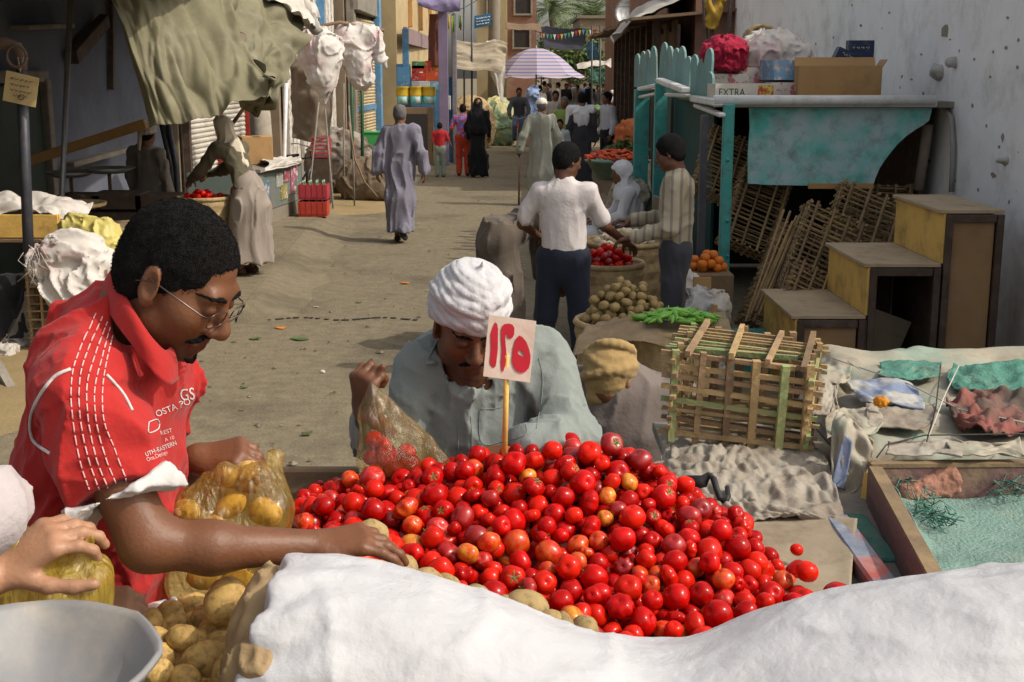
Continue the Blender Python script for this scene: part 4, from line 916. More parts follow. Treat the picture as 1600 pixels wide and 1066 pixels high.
wch(cloth('torn_flap', [[W(1310,640,3.3),W(1330,655,3.27),W(1365,690,3.24)],[W(1300,690,3.26),W(1325,700,3.23),W(1360,725,3.22)],[W(1298,740,3.22),W(1320,770,3.2),W(1345,760,3.2)],[W(1300,795,3.2),W(1318,805,3.18),W(1335,770,3.19)]], m_drape, dt, 30, 24, .02, 5, 22), dt)
wch(cloth('blue_flap', [[W(1318,675,3.24),W(1332,690,3.22)],[W(1308,720,3.215),W(1325,735,3.2)],[W(1298,760,3.19),W(1318,765,3.18)]], m_bluepr, dt, 14, 8, .004, 3, 2), dt)
mb = MB(); mb.bar(W(1362,740,3.16),W(1345,860,3.12),.03,.03); wch(mb.build('prop_stick', m_woody, dt), dt)
for k,(px,py,w,h,mat) in enumerate([(1300,585,70,30,m_drape),(1405,650,110,34,m_dirtyw),(1335,660,80,40,m_drape),(1450,700,120,22,m_dirtyw),(1420,578,90,22,m_net),(1540,700,110,24,m_drape),(1290,625,40,50,m_dirtyw)]):
    wch(cloth('torn_layer', [[G(px+w*(i/3-.5)+random.uniform(-8,8),py+h*(j/2-.5)+random.uniform(-5,5),1.20+random.uniform(0,.014)) for i in range(4)] for j in range(3)], mat, dt, 24, 34, .007, 6, 50+k), dt)
mg = G(1377,628,1.245); o = link('marigold', nets('marigold', [ell(mg,(.021,.021,.015))], .003, lambda P: fbm(P,130,3,2)*.004), M('marigold_orange',(.55,.22,.01),.8,vs=90,col2=(.38,.13,.01)))
tag(o, 'dried orange marigold head lying on the draped plastic sheet', 'flower')
# ---- shallow tray lined with green netting
m_tray = M('purple_brown_wood', (.18,.10,.095), .75, vs=7, col2=(.11,.07,.06), bump=.6, bs=26, stretch=(1,.3,1), dirt=(.34,.24,.13), dscale=9, damt=.6)
m_trayt = M('worn_yellow_edge', (.25,.175,.09), .8, vs=9, col2=(.12,.085,.055), bump=.5, bs=30)
ty = empty('goods_tray', (1.4,2.75,DECK), label='shallow purple-brown wooden tray lined with green netting', cat='tray')
TL, TF = G(1368,735,1.17), G(1462,905,1.17); x0b, x0f = TL.x, TF.x; yb, yf = TL.y, TF.y
mb = MB(); mb.bar((x0b,yb,1.10),(x0f,yf,1.10),.03,.145,bev=.004); wch(mb.build('side_board', m_tray, ty), ty)
mb = MB(); mb.bar((x0b,yb,1.176),(x0f,yf,1.176),.032,.008); wch(mb.build('worn_rim', m_trayt, ty), ty)
mb = MB(); mb.bar((x0b-.01,yb+.02,1.12),(2.3,yb+.05,1.12),.03,.11,bev=.004); wch(mb.build('back_board', m_tray, ty), ty)
mb = MB(); mb.bar((x0b-.01,yb+.02,1.18),(2.3,yb+.05,1.18),.034,.01); wch(mb.build('worn_rim', m_trayt, ty), ty)
mb = MB(); mb.bar((x0f+.02,yf+.0,1.135),(2.1,yf+.03,1.135),.035,.05,bev=.006); wch(mb.build('front_rail', m_trayt, ty), ty)
ctrl = [[(x0f+.03+(x0b-x0f)*t,yf+.03+(yb-yf-.04)*t,1.145),(x0f+.10+(x0b-x0f)*t,yf+.03+(yb-yf-.04)*t,1.108),(1.3,yf+.03+(yb-yf-.04)*t,1.10+.008*math.sin(t*7)),(2.1,yf+.03+(yb-yf-.04)*t,1.10)] for t in (0,.25,.5,.75,1)]
wch(cloth('netting', ctrl, M('pale_green_netting',(.17,.26,.225),.85,vs=9,col2=(.12,.21,.175),bump=.9,bs=110,dirt=(.24,.23,.16),dscale=7,damt=.85), ty, 40, 60, .012, 6, 5), ty)
bc = G(1452,757,1.13); o = link('brick_lump', nets('brick_lump', [cap(bc+Vector((-.06,-.02,-.02)),bc+Vector((.05,0,.01)),.028,.04,k=.01),cut(bc+Vector((.07,0,0)),(1,.1,.15)),cut(bc+Vector((0,0,.04)),(-.1,0,1)),cut(bc+Vector((0,-.035,0)),(.1,-1,.3))], .004, lambda P: fbm(P,40,9,3)*.006), M('brick_lump',(.33,.16,.11),.95,vs=16,col2=(.24,.12,.085),bump=.8,bs=60))
tag(o, 'broken red brick lump holding down the green netting in the tray', 'brick')
tu = MB(); q = random.Random(3)
for (px,py) in ((1420,750),(1445,790),(1470,815),(1575,765)):
    for k in range(26):
        c = G(px+q.uniform(-18,18),py+q.uniform(-14,14),1.13); tu.tube([c,c+Vector((q.uniform(-.03,.03),q.uniform(-.03,.03),q.uniform(0,.03))),c+Vector((q.uniform(-.05,.05),q.uniform(-.05,.05),q.uniform(-.01,.03)))],.0016,3)
tag(wch(tu.build('frayed_strands', m_net, ty), ty), kind='stuff')
# things in the gap between tray and boards: painted box and green crate side
gb = MB(); gb.box((.775,2.66,.965),(.06,.5,.30),bev=.006); tag(gb.build('painted_box', M('peeling_painted_box',(.15,.18,.24),.7,vs=6,col2=(.38,.09,.07),mix=(.52,.6),bump=.5,bs=30,dirt=(.4,.38,.36),dscale=7,damt=.6)), 'peeling blue and red painted wooden box wedged beside the tray', 'box')
gb = MB(); gb.box((.845,2.85,.95),(.05,.3,.27),bev=.006); tag(gb.build('netted_box', m_net), 'green netting covered box under the tray rim', 'box')
from mathutils.bvhtree import BVHTree
# ================================================================== PEOPLE
def skin(name, col, var=.18): return M(name, col, .5, vs=14, var=var, bump=.12, bs=130, vcol=True, spec=.4, sub=.08)
m_hair = M('black_hair', (.006,.0055,.0055), .85, vs=90, col2=(.016,.014,.013), bump=.8, bs=520, spec=.12)
m_eyew = M('eye_white', (.6,.55,.5), .3, vs=40, var=.05)
def fab(name, col, var=.25, rough=.9, bump=.25, bs=60, dirt=None, vs=5, col2=None, stretch=(1,1,1), mix=(.35,.75), sheen=.1): return M(name, col, rough, vs=vs, var=var, bump=bump, bs=bs, dirt=dirt, damt=.35, spec=.15, col2=col2, stretch=stretch, mix=mix, sheen=sheen)
def frame_from(fwd, up):
    y = Vector(fwd).normalized(); u = Vector(up); z = (u-y*u.dot(y)).normalized(); x = y.cross(z); return Matrix((x,y,z)).transposed()
def head_prims(c, Rm, s=1.0, ears=True, fine=True):
    c = Vector(c); Rn = np.array(Rm)
    def T(x,y,z): return c+Rm@Vector((x*s,y*s,z*s))
    def E(x,y,z,r,k=.015,op='u',rot=None): 
        rr_ = Rm @ rot if rot is not None else Rm
        return ell(T(x,y,z), tuple(v*s for v in r), k, np.array(rr_), op)
    p = [E(0,-.014,.028,(.075,.096,.092)), E(0,.026,-.038,(.062,.062,.076),.03), E(0,.066,-.098,(.024,.022,.018),.025)]
    for q in (-1,1):
        p += [E(q*.043,.048,-.026,(.026,.03,.03),.02), E(q*.052,.012,-.072,(.018,.034,.022),.03)]
    p += [cap(T(-.036,.076,.024),T(.036,.076,.024),.012*s,None,.018)]
    if fine:
        for q in (-1,1): p.append(E(q*.031,.098,.004,(.017,.016,.012),.014,'s'))
    for q in (-1,1): p.append(E(q*.031,.0805,.0025,(.0135,.0105,.0105),.006))
    p += [cap(T(0,.082,.014),T(0,.108,-.028),.0075*s,.0125*s,.012), E(0,.103,-.036,(.014,.014,.0105),.01)]
    for q in (-1,1): p.append(E(q*.0125,.094,-.038,(.009,.011,.008),.006))
    p += [cap(T(-.019,.083,-.066),T(.019,.083,-.066),.0075*s,None,.008), cap(T(-.014,.082,-.079),T(.014,.082,-.079),.009*s,None,.008)]
    if fine: p.append(cap(T(-.022,.094,-.0725),T(.022,.094,-.0725),.0025*s,None,.004,None,'s'))
    if ears:
        for q in (-1,1):
            rot = rotm(.2,0,q*-.35)
            p += [E(q*.079,-.008,-.004,(.008,.021,.033),.008,'u',rot), E(q*.086,-.003,.0,(.006,.012,.020),.006,'s',rot), E(q*.077,.0,-.03,(.007,.01,.011),.006)]
    return p, T
def hair_prims(T, Rm, s=1.0, th=.008, front=.055):
    def E(x,y,z,r,k=.015,op='u'): return ell(T(x,y,z), tuple(v*s for v in r), k, np.array(Rm), op)
    return [E(0,-.016,.030,(.075+th,.097+th,.093+th)), E(0,-.035,-.02,(.072+th*.6,.066+th*.6,.07),.03),
            E(0,.112,-.012,(.085,.075,.092),.012,'s'), E(0,.02,-.075,(.10,.066,.078),.012,'s'), E(0,-.03,-.14,(.1,.1,.055),.012,'s')]
def hand_prims(w, d, n, thumb, curl=(.3,.3,.35,.4), spread=.14, s=1.0, tcurl=.4, tdir=None):
    """palm and five fingers from wrist w along d; n is the back-of-hand normal; thumb = +1/-1 picks its side"""
    w = Vector(w); d = Vector(d).normalized(); n = Vector(n); n = (n-d*n.dot(d)).normalized(); b = n.cross(d)*thumb   # towards the thumb
    P = []; offs = (.028,.0095,-.0095,-.027); L = (.070,.080,.074,.058)
    for i,(o,l) in enumerate(zip(offs,L)):
        k0 = w+b*o*.55*s+d*.008*s; k1 = w+d*(.086-.006*abs(i-1.2))*s+b*o*s+n*.004*s
        P.append(cap(k0,k1,.0135*s,.0115*s,.014))
        dd = (d+b*(spread*(1.3-i)*.6)).normalized(); p = k1; a = 0; r = .0092*s
        for j,f in enumerate((.45,.31,.24)):
            a += curl[i]*(1.15 if j == 0 else 1.25); v = dd*math.cos(a)-n*math.sin(a); e = p+v*l*f*s
            P.append(cap(p,e,r,r*.92,.006)); p = e; r *= .92
    t0 = w+d*.018*s+b*.020*s-n*.004*s; td = Vector(tdir).normalized() if tdir is not None else (d*.62+b*.62-n*.38).normalized()
    t1 = t0+td*.046*s; td2 = (td*(1-tcurl)+(d*.75-n*.35-b*.1)*tcurl+d*.2).normalized(); t2 = t1+td2*.032*s; td3 = (td2+d*.3-b*.25*tcurl).normalized(); t3 = t2+td3*.026*s
    P += [cap(t0,t1,.0155*s,.0115*s,.014), cap(t1,t2,.0108*s,.0098*s,.006), cap(t2,t3,.0098*s,.0078*s,.006)]
    return P
def skin_color(base, T=None, lips=True, stubble=None, jaw=None):
    b = np.array(base)
    def f(V):
        c = np.tile(b,(len(V),1)).astype(float); c *= (1+.10*fbm(V.astype(np.float32),18,5,3))[:,None]
        if T is not None:
            o = T(0,0,0); M3 = np.array([list(T(1,0,0)-o),list(T(0,1,0)-o),list(T(0,0,1)-o)]); l = (V-np.array(o))@M3.T/ (np.linalg.norm(M3[0])**2)
            if lips:
                m = np.exp(-((l[:,0]/.020)**4)-((l[:,2]+.073)/.0085)**2)*(l[:,1] > .07); c = c*(1-m[:,None]*.55)+np.array([b[0]*.85,b[1]*.45,b[2]*.45])*m[:,None]*.55
            if stubble:
                m = np.clip((-.040-l[:,2])/.035,0,1)*np.clip((l[:,2]+.135)/.03,0,1)*(l[:,1] > -.03)*stubble; c *= (1-.55*m)[:,None]
            m = np.exp(-(((np.abs(l[:,0])-.031)/.02)**2)-((l[:,2]-.004)/.012)**2)*(l[:,1] > .05); c *= (1-.35*m)[:,None]
        return np.clip(c,.002,.9)
    return f
def facial(e, T, Rm, s, m, bvh, brow=True, moust=True, goatee=False, res=.0018, eyes=True):
    """brows, moustache, beard and lashes laid on the skin"""
    fy = (Rm@Vector((0,1,0))).normalized()
    def on(x, z, lift=.0):
        h = bvh.ray_cast(T(x,.2,z), -fy); return (h[0]+fy*lift) if h[0] else T(x,.085,z)
    def strip(nm, pts, amp=.0011):
        P = [(on(x,z,-.0006),r*s) for x,z,r in pts]; wch(link(nm, nets(nm, [cap(P[i][0],P[i+1][0],P[i][1],P[i+1][1],.002) for i in range(len(P)-1)], res*s, lambda Q: fbm(Q,320,3,2)*amp), m, e), e)
    for q in (-1,1):
        if brow: strip('eyebrow', [(q*.011,.0215,.0032),(q*.022,.0250,.0044),(q*.034,.0275,.0042),(q*.046,.0255,.0030),(q*.054,.0215,.0016)])
        if moust: strip('moustache', [(q*.002,-.0535,.0042),(q*.010,-.0548,.0064),(q*.019,-.0575,.0060),(q*.027,-.0625,.0044),(q*.032,-.0690,.0020)])
        if eyes: strip('eyelashes', [(q*.031+dx,-.0035-.002*(1-(dx/.013)**2),.0012) for dx in (-.013,-.006,0,.006,.013)], .0003)
    if goatee: strip('goatee', [(-.016,-.100,.0030),(-.008,-.103,.0050),(0,-.104,.0055),(.008,-.103,.0050),(.016,-.100,.0030)]); strip('goatee', [(0,-.0895,.0024),(0,-.097,.0034)])
def fold_disp(seed, amp=.008, scale=7, stretch=(1,1,.3), warp=.6):
    st = np.array(stretch, np.float32)
    def f(P):
        q = P*st; w = np.stack([vnoise(P*3.1+7,seed+50),vnoise(P*3.1+19,seed+51),vnoise(P*3.1+31,seed+52)],1)*warp
        a = vnoise(q*scale+w, seed); b = vnoise(q*scale*2.1+w*1.4+11, seed+1)
        return -(((1-np.abs(a))**3)*1.5+((1-np.abs(b))**3)*.75-.9)*amp*1.5 + vnoise(P*3, seed+2)*amp*.8
    return f
def wpart(name, me, mat, e): return wch(link(name, me, mat, e), e)
def raypx(px, py, bvh):
    o = Vector((0,0,CAM_H)); d = (W(px,py,3)-o).normalized(); h = bvh.ray_cast(o, d); return (h[0], h[1]) if h[0] else (None, None)
def bvh_of(me): return BVHTree.FromPolygons([v.co.copy() for v in me.vertices], [tuple(p.vertices) for p in me.polygons])
def seam(name, pxs, bvh, r, mat, e, n=24, dash=None, lift=.001, flat=False):
    """a stitched line or piping that follows the cloth"""
    pts = []; P = [Vector((x,y,0)) for x,y in pxs]
    def cat(t):
        m = len(P)-1; i = min(int(t*m),m-1); f = t*m-i; p0,p1,p2,p3 = P[max(i-1,0)],P[i],P[i+1],P[min(i+2,m)]
        return .5*((2*p1)+(-p0+p2)*f+(2*p0-5*p1+4*p2-p3)*f*f+(-p0+3*p1-3*p2+p3)*f**3)
    for k in range(n+1):
        q = cat(k/n); l, nn = raypx(q.x,q.y,bvh)
        if l is not None: pts.append(l+nn*lift)
    mb = MB()
    if dash:
        for k in range(0,len(pts)-1,dash[0]+dash[1]):
            if len(pts[k:k+dash[0]+1]) > 1: mb.tube(pts[k:k+dash[0]+1], r, 5)
    elif len(pts) > 1: mb.tube(pts, r, 5)
    if mb.v: return wpart(name, mb.me(name), mat, e)
def print_on(name, body, px, py, size, rot, mat, e, bvh, shear=0, xs=1, lift=.0012):
    """lettering printed on cloth, following its surface"""
    o = lettering(name, body, size, mat, e, (0,0,0), (0,0,0), extrude=0, shear=shear)
    me = o.data; bm = bmesh.new(); bm.from_mesh(me); bmesh.ops.triangulate(bm, faces=bm.faces[:]); bad = []
    for v in bm.verts:
        x, y = v.co.x*xs, v.co.y; X = px+x*math.cos(rot)+y*math.sin(rot); Y_ = py+x*math.sin(rot)-y*math.cos(rot)
        l, nn = raypx(X,Y_,bvh)
        if l is None: bad.append(v)
        else: v.co = l+nn*lift
    bmesh.ops.delete(bm, geom=bad, context='VERTS'); bm.to_mesh(me); bm.free(); return wch(o, e)

# ------------------------------------------------------------------ the seller in the red polo shirt
e = empty('person', tuple(W(150,1000,2.2).xy)+(.3,), label='person in red polo shirt and glasses bagging potatoes', cat='person')
Rm = frame_from((.82,-.22,-.56),(.50,-.12,.82)); hc = W(280,436,2.1); hs = 1.02
hp, T = head_prims(hc, Rm, hs)
nb_ = W(178,560,2.17)
body = hp + [cap(T(0,-.03,-.05), nb_+Vector((0,0,.05)), .058,.064,.03), cap(nb_+Vector((0,0,.05)), W(168,640,2.18),.06,.085,.04)]
sh_r, el_r, wr_r = W(118,610,1.99), W(232,848,1.93), W(488,853,2.03)
sh_l, el_l, wr_l = W(225,610,2.38), W(215,800,2.40), W(308,716,2.31)
ch, pv_ = W(158,700,2.19), W(140,1040,2.22)
body += [cap(W(160,640,2.18),pv_,.11,.11,.05), cap(sh_r,el_r,.050,.044,.04), cap(el_r,W(330,856,1.955),.041,.039,.03), cap(W(330,856,1.955),wr_r,.039,.027,.03),
         cap(sh_l,el_l,.048,.042,.03), cap(el_l,wr_l,.042,.028,.03), cap(pv_,Vector((pv_.x-.02,2.12,.85)),.10,.07,.04), cap((pv_.x-.02,2.12,.85),(pv_.x-.04,2.12,.4),.065,.045,.03), cap((pv_.x-.04,2.12,.37),(pv_.x+.12,2.11,.34),.04,.035,.02),
         cap(pv_,Vector((pv_.x,2.3,.85)),.10,.07,.04), cap((pv_.x,2.3,.85),(pv_.x-.01,2.32,.4),.065,.045,.03), cap((pv_.x-.01,2.32,.37),(pv_.x+.15,2.33,.34),.04,.035,.02)]
body += hand_prims(wr_r+Vector((.0,.004,.0)), (1,.16,.03), (.05,-.25,1), -1, (.26,.30,.36,.40), s=1.05, tdir=(.8,-.25,-.40))
body += hand_prims(wr_l, (.95,-.12,.12), (-.12,-.45,.9), -1, (.62,.60,.62,.66), s=1.05, tdir=(.78,-.38,-.38), tcurl=.3)
SK1 = (.150,.058,.024); me = nets('body', body, .0036, color=skin_color(SK1, T, stubble=.85)); wpart('body', me, skin('skin_brown', SK1), e)
facial(e, T, Rm, hs, m_hair, bvh_of(me), goatee=True)
wpart('hair', nets('hair', hair_prims(T,Rm,hs,.002), .0038, lambda P: fbm(P,70,8,3)*.0022), m_hair, e)
_hm = bpy.data.objects[[o.name for o in e.children if o.name.startswith('hair')][0]].data; hq = random.Random(2); ht = MB(); _fn = len(_hm.polygons)
for k in range(15000):       # short tight curls all over the scalp
    f = _hm.polygons[hq.randrange(_fn)]; c = f.center; n_ = f.normal; u_ = n_.orthogonal().normalized(); u_ = Matrix.Rotation(hq.uniform(0,6.28),3,n_)@u_; w_ = n_.cross(u_)*.0007; L_ = hq.uniform(.002,.0042)
    p1_ = c+n_*L_*.5+u_*L_*.25; p2_ = c+n_*L_*.55+u_*L_*.75; nv_ = len(ht.v); ht.v += [tuple(c-w_),tuple(c+w_),tuple(p1_+w_),tuple(p1_-w_),tuple(p2_)]; ht.f += [(nv_,nv_+1,nv_+2,nv_+3),(nv_+3,nv_+2,nv_+4)]; ht.sm += [False,False]
tag(wpart('hair_curls', ht.me('hair_curls'), m_hair, e), kind='stuff')
sb = MB()       # sideburns
0 and wpart('sideburn', nets('sideburn', [cap(T(.0765,.012,.03),T(.073,.022,-.028),.009*hs,.005*hs)], .0025, lambda P: fbm(P,160,8,2)*.0012), m_hair, e)
# glasses
gl = MB(); fr_ = []
for q in (-1,1):
    pts = []
    for k in range(17):
        a = 2*math.pi*k/16; ca, sa = math.cos(a), math.sin(a); rx = .0245*math.copysign(abs(ca)**.55,ca); rz = .0145*math.copysign(abs(sa)**.55,sa)
        pts.append(T(q*.034+rx,.1035-.25*abs(q*.034+rx)**1.0*.35,-.004+rz))
    gl.tube(pts,.0013,5)
gl.tube([T(-.010,.108,.002),T(0,.111,.005),T(.010,.108,.002)],.0013,5)
for q in (-1,1): gl.tube([T(q*.058,.098,.002),T(q*.072,.088,.004),T(q*.079,.03,.006),T(q*.083,-.005,.008),T(q*.081,-.03,-.01)],.0014,5)
gme = gl.me('glasses'); go = wpart('glasses', gme, M('wire_frame',(.12,.09,.08),.3,metal=.8), e)
# polo shirt
m_polo = fab('red_polo', (.39,.022,.020), .25, .85, .22, 70, vs=4); m_polow = fab('white_trim', (.52,.50,.48), .1)
slv = W(192,782,1.945)
shirt = [cap(W(175,585,2.18),W(160,720,2.19),.165,.178,.05,((1,0,0),.70)), cap(W(160,720,2.19),W(142,1060,2.22),.178,.172,.05,((1,0,0),.74)), cap(W(128,598,2.03),W(240,600,2.34),.082,.078,.07),
         cap(sh_r+Vector((.005,.0,.0)),slv+Vector((.03,0,-.05)),.083,.076,.05), cap(sh_l,W(222,740,2.40),.07,.068,.04),
         cap(W(190,560,2.17),W(205,500,2.15),.085,.068,.05)]
axs = (slv-sh_r).normalized(); ccut = slv
_f1, _f2 = fold_disp(3,.008,7,(1,1,.7)), fold_disp(13,.0035,16,(1,1,.8))
sdp = lambda P: _f1(P)+_f2(P)
base_fn = sdf(shirt)
def red_disp(P): return sdp(P) + .006*np.sin(((P-np.array(sh_r))@np.array(axs))*60+fbm(P,6,3)*3)*(((P-np.array(sh_r))@np.array(axs)) > .02)*(P[:,1] < 2.05)
# sleeve kept open: cut through the sleeve only, the trunk lies behind the plane's reach
near_arm = [q for q in shirt]; 
sl_parts = [cap(sh_r+Vector((.005,0,0)),slv+axs*.05,.083,.078,.05), cut(slv-axs*.017, axs)]
trunk = [shirt[0],shirt[1],shirt[2],shirt[5],cap(sh_l,W(222,740,2.40),.07,.068,.04)]
def polo_fn_color(V): return None
class _Two: pass
def merge_nets(name, groups, res, disp, color=None):
    """several blended solids, each with its own cuts, melted into one surface"""
    fns = [sdf(g) for g in groups]
    fake = [q for g in groups for q in g if q[0] != 'p']
    global sdf_override
    old = globals()['sdf']
    def f2(prims, d=None):
        def fn(P):
            o = fns[0](P)
            for h in fns[1:]: o = _smin(o, h(P), .035)
            if disp is not None:
                nr = np.nonzero(np.abs(o) < .12)[0]
                if len(nr): o[nr] += disp(P[nr])
            return o
        return fn
    globals()['sdf'] = f2
    try: me = nets(name, fake, res, None, color=color)
    finally: globals()['sdf'] = old
    return me
nk = cap(W(215,520,2.15), T(.0,-.01,-.10), .060,.058,.012,None,'s')
polo_me = merge_nets('shirt', [trunk+[nk], sl_parts], .0046, red_disp); wpart('shirt', polo_me, m_polo, e)
PB = bvh_of(polo_me)
wpart('cuff', nets('cuff', [cap(sh_r+Vector((.005,0,0)),slv+axs*.05,.093,.088,.02), cut(slv+axs*.003, axs), cut(slv-axs*.020, -axs), cap(slv-axs*.06,slv+axs*.06,.044,.044,.004,None,'s')], .004, red_disp), m_polow, e)
# collar: a folded band standing round the neck
cpts = [(276,575,2.06),(262,583,2.01),(235,560,1.99),(205,520,2.01),(178,480,2.06),(163,455,2.14),(178,448,2.22),(210,455,2.27)]
col_p = [W(*c) for c in cpts]; rows = []
for i,p in enumerate(col_p):
    inn = (W(232,470,2.13)-p); inn.z = 0; inn = inn.normalized(); rows.append([p+Vector((0,0,-.018))-inn*.006, p+Vector((0,0,.012))+inn*.0, p+Vector((0,0,.034))+inn*.016, p+Vector((0,0,.020))+inn*.028, p+Vector((0,0,-.02))+inn*.032])
cloth('collar', rows, m_polo, e, 40, 14, .003, 3, 4, thick=.003).location = -Vector(e.location)
# piping, stitched stripes, print
seam('piping', [(110,577),(85,590),(62,620),(48,655),(52,688),(78,708)], PB, .0030, m_polow, e, 30)
seam('piping', [(166,586),(182,603),(196,622),(206,642)], PB, .0028, m_polow, e, 20)
m_stitch = fab('stitch_thread', (.70,.42,.40), .1)
for k,pl in enumerate([[(150,490),(125,545),(112,590),(113,650),(125,720),(140,765)],[(160,495),(138,545),(125,590),(125,650),(138,715),(155,765)],[(168,503),(150,550),(136,600),(138,655),(150,715),(170,765)],[(172,512),(160,555),(148,605),(150,655),(165,715),(185,765)],[(176,525),(167,560),(160,605),(162,655),(178,700),(198,752)]]):
    seam('stitched_stripe', pl, PB, .0012, m_stitch, e, 70, dash=(3,1))
print_on('shirt_print', 'GS', 281, 626, 26, R(-6), m_polow, e, PB, xs=.75)
print_on('shirt_print', 'OSTA PO', 244, 652, 14, R(-22), m_polow, e, PB)
print_on('shirt_print', 'REST', 250, 680, 9, R(-16), m_stitch, e, PB); print_on('shirt_print', 'A 10', 257, 690, 8, R(-16), m_stitch, e, PB)
print_on('shirt_print', 'UTH-EASTERN', 228, 714, 10, R(-22), m_polow, e, PB, xs=.8); print_on('shirt_print', 'Ona.Design', 230, 722, 9, R(-22), m_stitch, e, PB, xs=.8)
seam('shirt_logo', [(232,660),(246,656),(247,670),(232,676),(232,660)], PB, .0011, m_polow, e, 40)
# trousers
wpart('trousers', nets('trousers', [cap(pv_+Vector((0,0,-.02)),Vector((pv_.x-.02,2.12,.85)),.165,.10,.04), cap((pv_.x-.02,2.12,.85),(pv_.x-.04,2.12,.36),.095,.075,.03), cap(pv_+Vector((0,0,-.02)),Vector((pv_.x,2.3,.85)),.165,.10,.04), cap((pv_.x,2.3,.85),(pv_.x-.01,2.32,.36),.095,.075,.03)], .014, fold_disp(9,.006)), fab('dark_jeans',(.05,.055,.075)), e)
# potato in his fingers
potato(W(582,836,2.10), .031, 2, 'olive potato pinched in the red-shirted seller\'s fingertips', None, True)

# ------------------------------------------------------------------ the turbaned man in the grey shirt
YT = 3.12
e = empty('person', (W(740,600,YT).x,YT+.1,0), label='person in white turban and grey shirt bending over tomatoes behind the price sign', cat='person')
Rm = frame_from((.22,-.86,-.44),(.12,-.42,.90)); hc = W(732,506,YT-.06); hs = 1.0
hp, T = head_prims(hc, Rm, hs)
S_r, E_r, Wr_r = W(655,578,YT+.02), W(618,705,YT-.04), W(571,645,YT-.22)
S_l, E_l, Wr_l = W(850,580,YT+.03), W(898,690,YT-.10), W(812,706,YT-.26)
pv_ = Vector((W(745,700,YT).x, YT+.22, .95)); nb_ = W(742,585,YT+.02)
body = hp+[cap(T(0,-.03,-.05),nb_,.056,.06,.03), cap(nb_,W(745,680,YT+.06),.085,.13,.05), cap(W(745,680,YT+.06),pv_,.13,.12,.05), cap(S_r,E_r,.05,.042,.03), cap(E_r,Wr_r,.042,.028,.03), cap(S_l,E_l,.05,.042,.03), cap(E_l,Wr_l,.042,.028,.03)]
for q in (-1,1): body += [cap(pv_+Vector((q*.09,0,-.05)),(pv_.x+q*.11,YT+.15,.5),.09,.06,.04), cap((pv_.x+q*.11,YT+.15,.5),(pv_.x+q*.11,YT+.2,.08),.058,.042,.03), cap((pv_.x+q*.11,YT+.2,.045),(pv_.x+q*.12,YT+.02,.035),.038,.034,.02)]
body += hand_prims(Wr_r,(.04,-.15,1),(-.55,-.8,.0),1,(.95,.95,.95,.95),s=1.08,tdir=(.6,-.3,.7)) + hand_prims(Wr_l,(-.9,-.25,-.15),(0,-.3,1),1,(.4,.4,.4,.4),s=1.05)
SK2 = (.135,.052,.023); me = nets('body', body, .0042, color=skin_color(SK2, T, stubble=.6)); wpart('body', me, skin('skin_dark', SK2), e)
facial(e, T, Rm, hs, m_hair, bvh_of(me))
# turban: bands wound over a low dome
tb_ = []
for k in range(9):
    t = k/8; tilt = [.30,-.25,.15,-.38,.36,-.12,.05,-.2,.2][k]; zc = .030+.105*t; rr_ = (.080+.012*math.sin(t*2.6)-.045*t*t*1.1); ph = k*.9; prev = None
    for j in range(19):
        a = 2*math.pi*j/18; p = T(rr_*math.cos(a), -.012+rr_*1.13*math.sin(a), zc+tilt*.075*math.cos(a+ph)*(1-.3*t)+.014*math.sin(a))
        if prev is not None: tb_.append(cap(prev,p,.0175-.002*t,None,.0045))
        prev = p
tb_ += [ell(T(0,-.012,.075),(.084,.098,.086),.02,np.array(Rm)), cap(T(-.01,0,.155),T(-.016,0,.182),.008,.002,.006)]
def turban_disp(P):
    l = (P-np.array(hc,np.float32))@np.array(Rm,np.float32); n = vnoise(l*9,3)*2.6; f = 1/(1+np.exp(-(l[:,0]+.01)*60))
    u = (l[:,2]+.55*l[:,0]+.15*l[:,1])*150+n; w = (l[:,2]-.50*l[:,0]-.1*l[:,1])*165+n*1.3
    c1 = np.abs(np.sin(u))**.6; c2 = np.abs(np.sin(w))**.6; return -(c1*(1-f)+c2*f-.5)*.0042+vnoise(l*60,5)*.0007
m_turban = fab('turban_cotton', (.47,.465,.475), .08, .85, .5, 50, vs=6)
wpart('turban', nets('turban', tb_, .0038, turban_disp), m_turban, e)
m_grey = fab('grey_cotton', (.20,.225,.21), .14, .88, .2, 80, vs=4)
sh = [cap(W(742,600,YT+.04),W(745,690,YT+.06),.17,.2,.05,((0,1,0),.66)), cap(W(745,690,YT+.06),pv_,.20,.19,.05,((0,1,0),.7)), cap(W(665,572,YT+.03),W(840,572,YT+.04),.066,.066,.08), cap(S_r,E_r,.070,.062,.018), cap(E_r,W(578,668,YT-.18),.058,.043,.015), cap(S_l,E_l,.076,.070,.018), cap(E_l,Wr_l+Vector((.03,.01,0)),.070,.056,.015), cap(nb_+Vector((0,.02,-.02)),nb_+Vector((0,-.02,.06)),.10,.075,.04)]
sh += [cap(W(741,640,YT-.17),T(0,.04,-.10),.006,.05,.012,None,'s'), cap(T(0,-.03,-.06),nb_+Vector((0,-.03,.02)),.066,.068,.01,None,'s')]
_g1, _g2 = fold_disp(21,.011,6,(1,1,.7),.9), fold_disp(22,.004,15,(1,1,.7),.9)
gsh = nets('shirt', sh, .005, lambda P: _g1(P)+_g2(P)); wpart('shirt', gsh, m_grey, e); GB = bvh_of(gsh)
def lay(px, py, lift):
    h, n_ = raypx(px,py,GB); return (h if h is not None else W(px,py,YT-.14))+Vector((0,-lift,lift*.4))
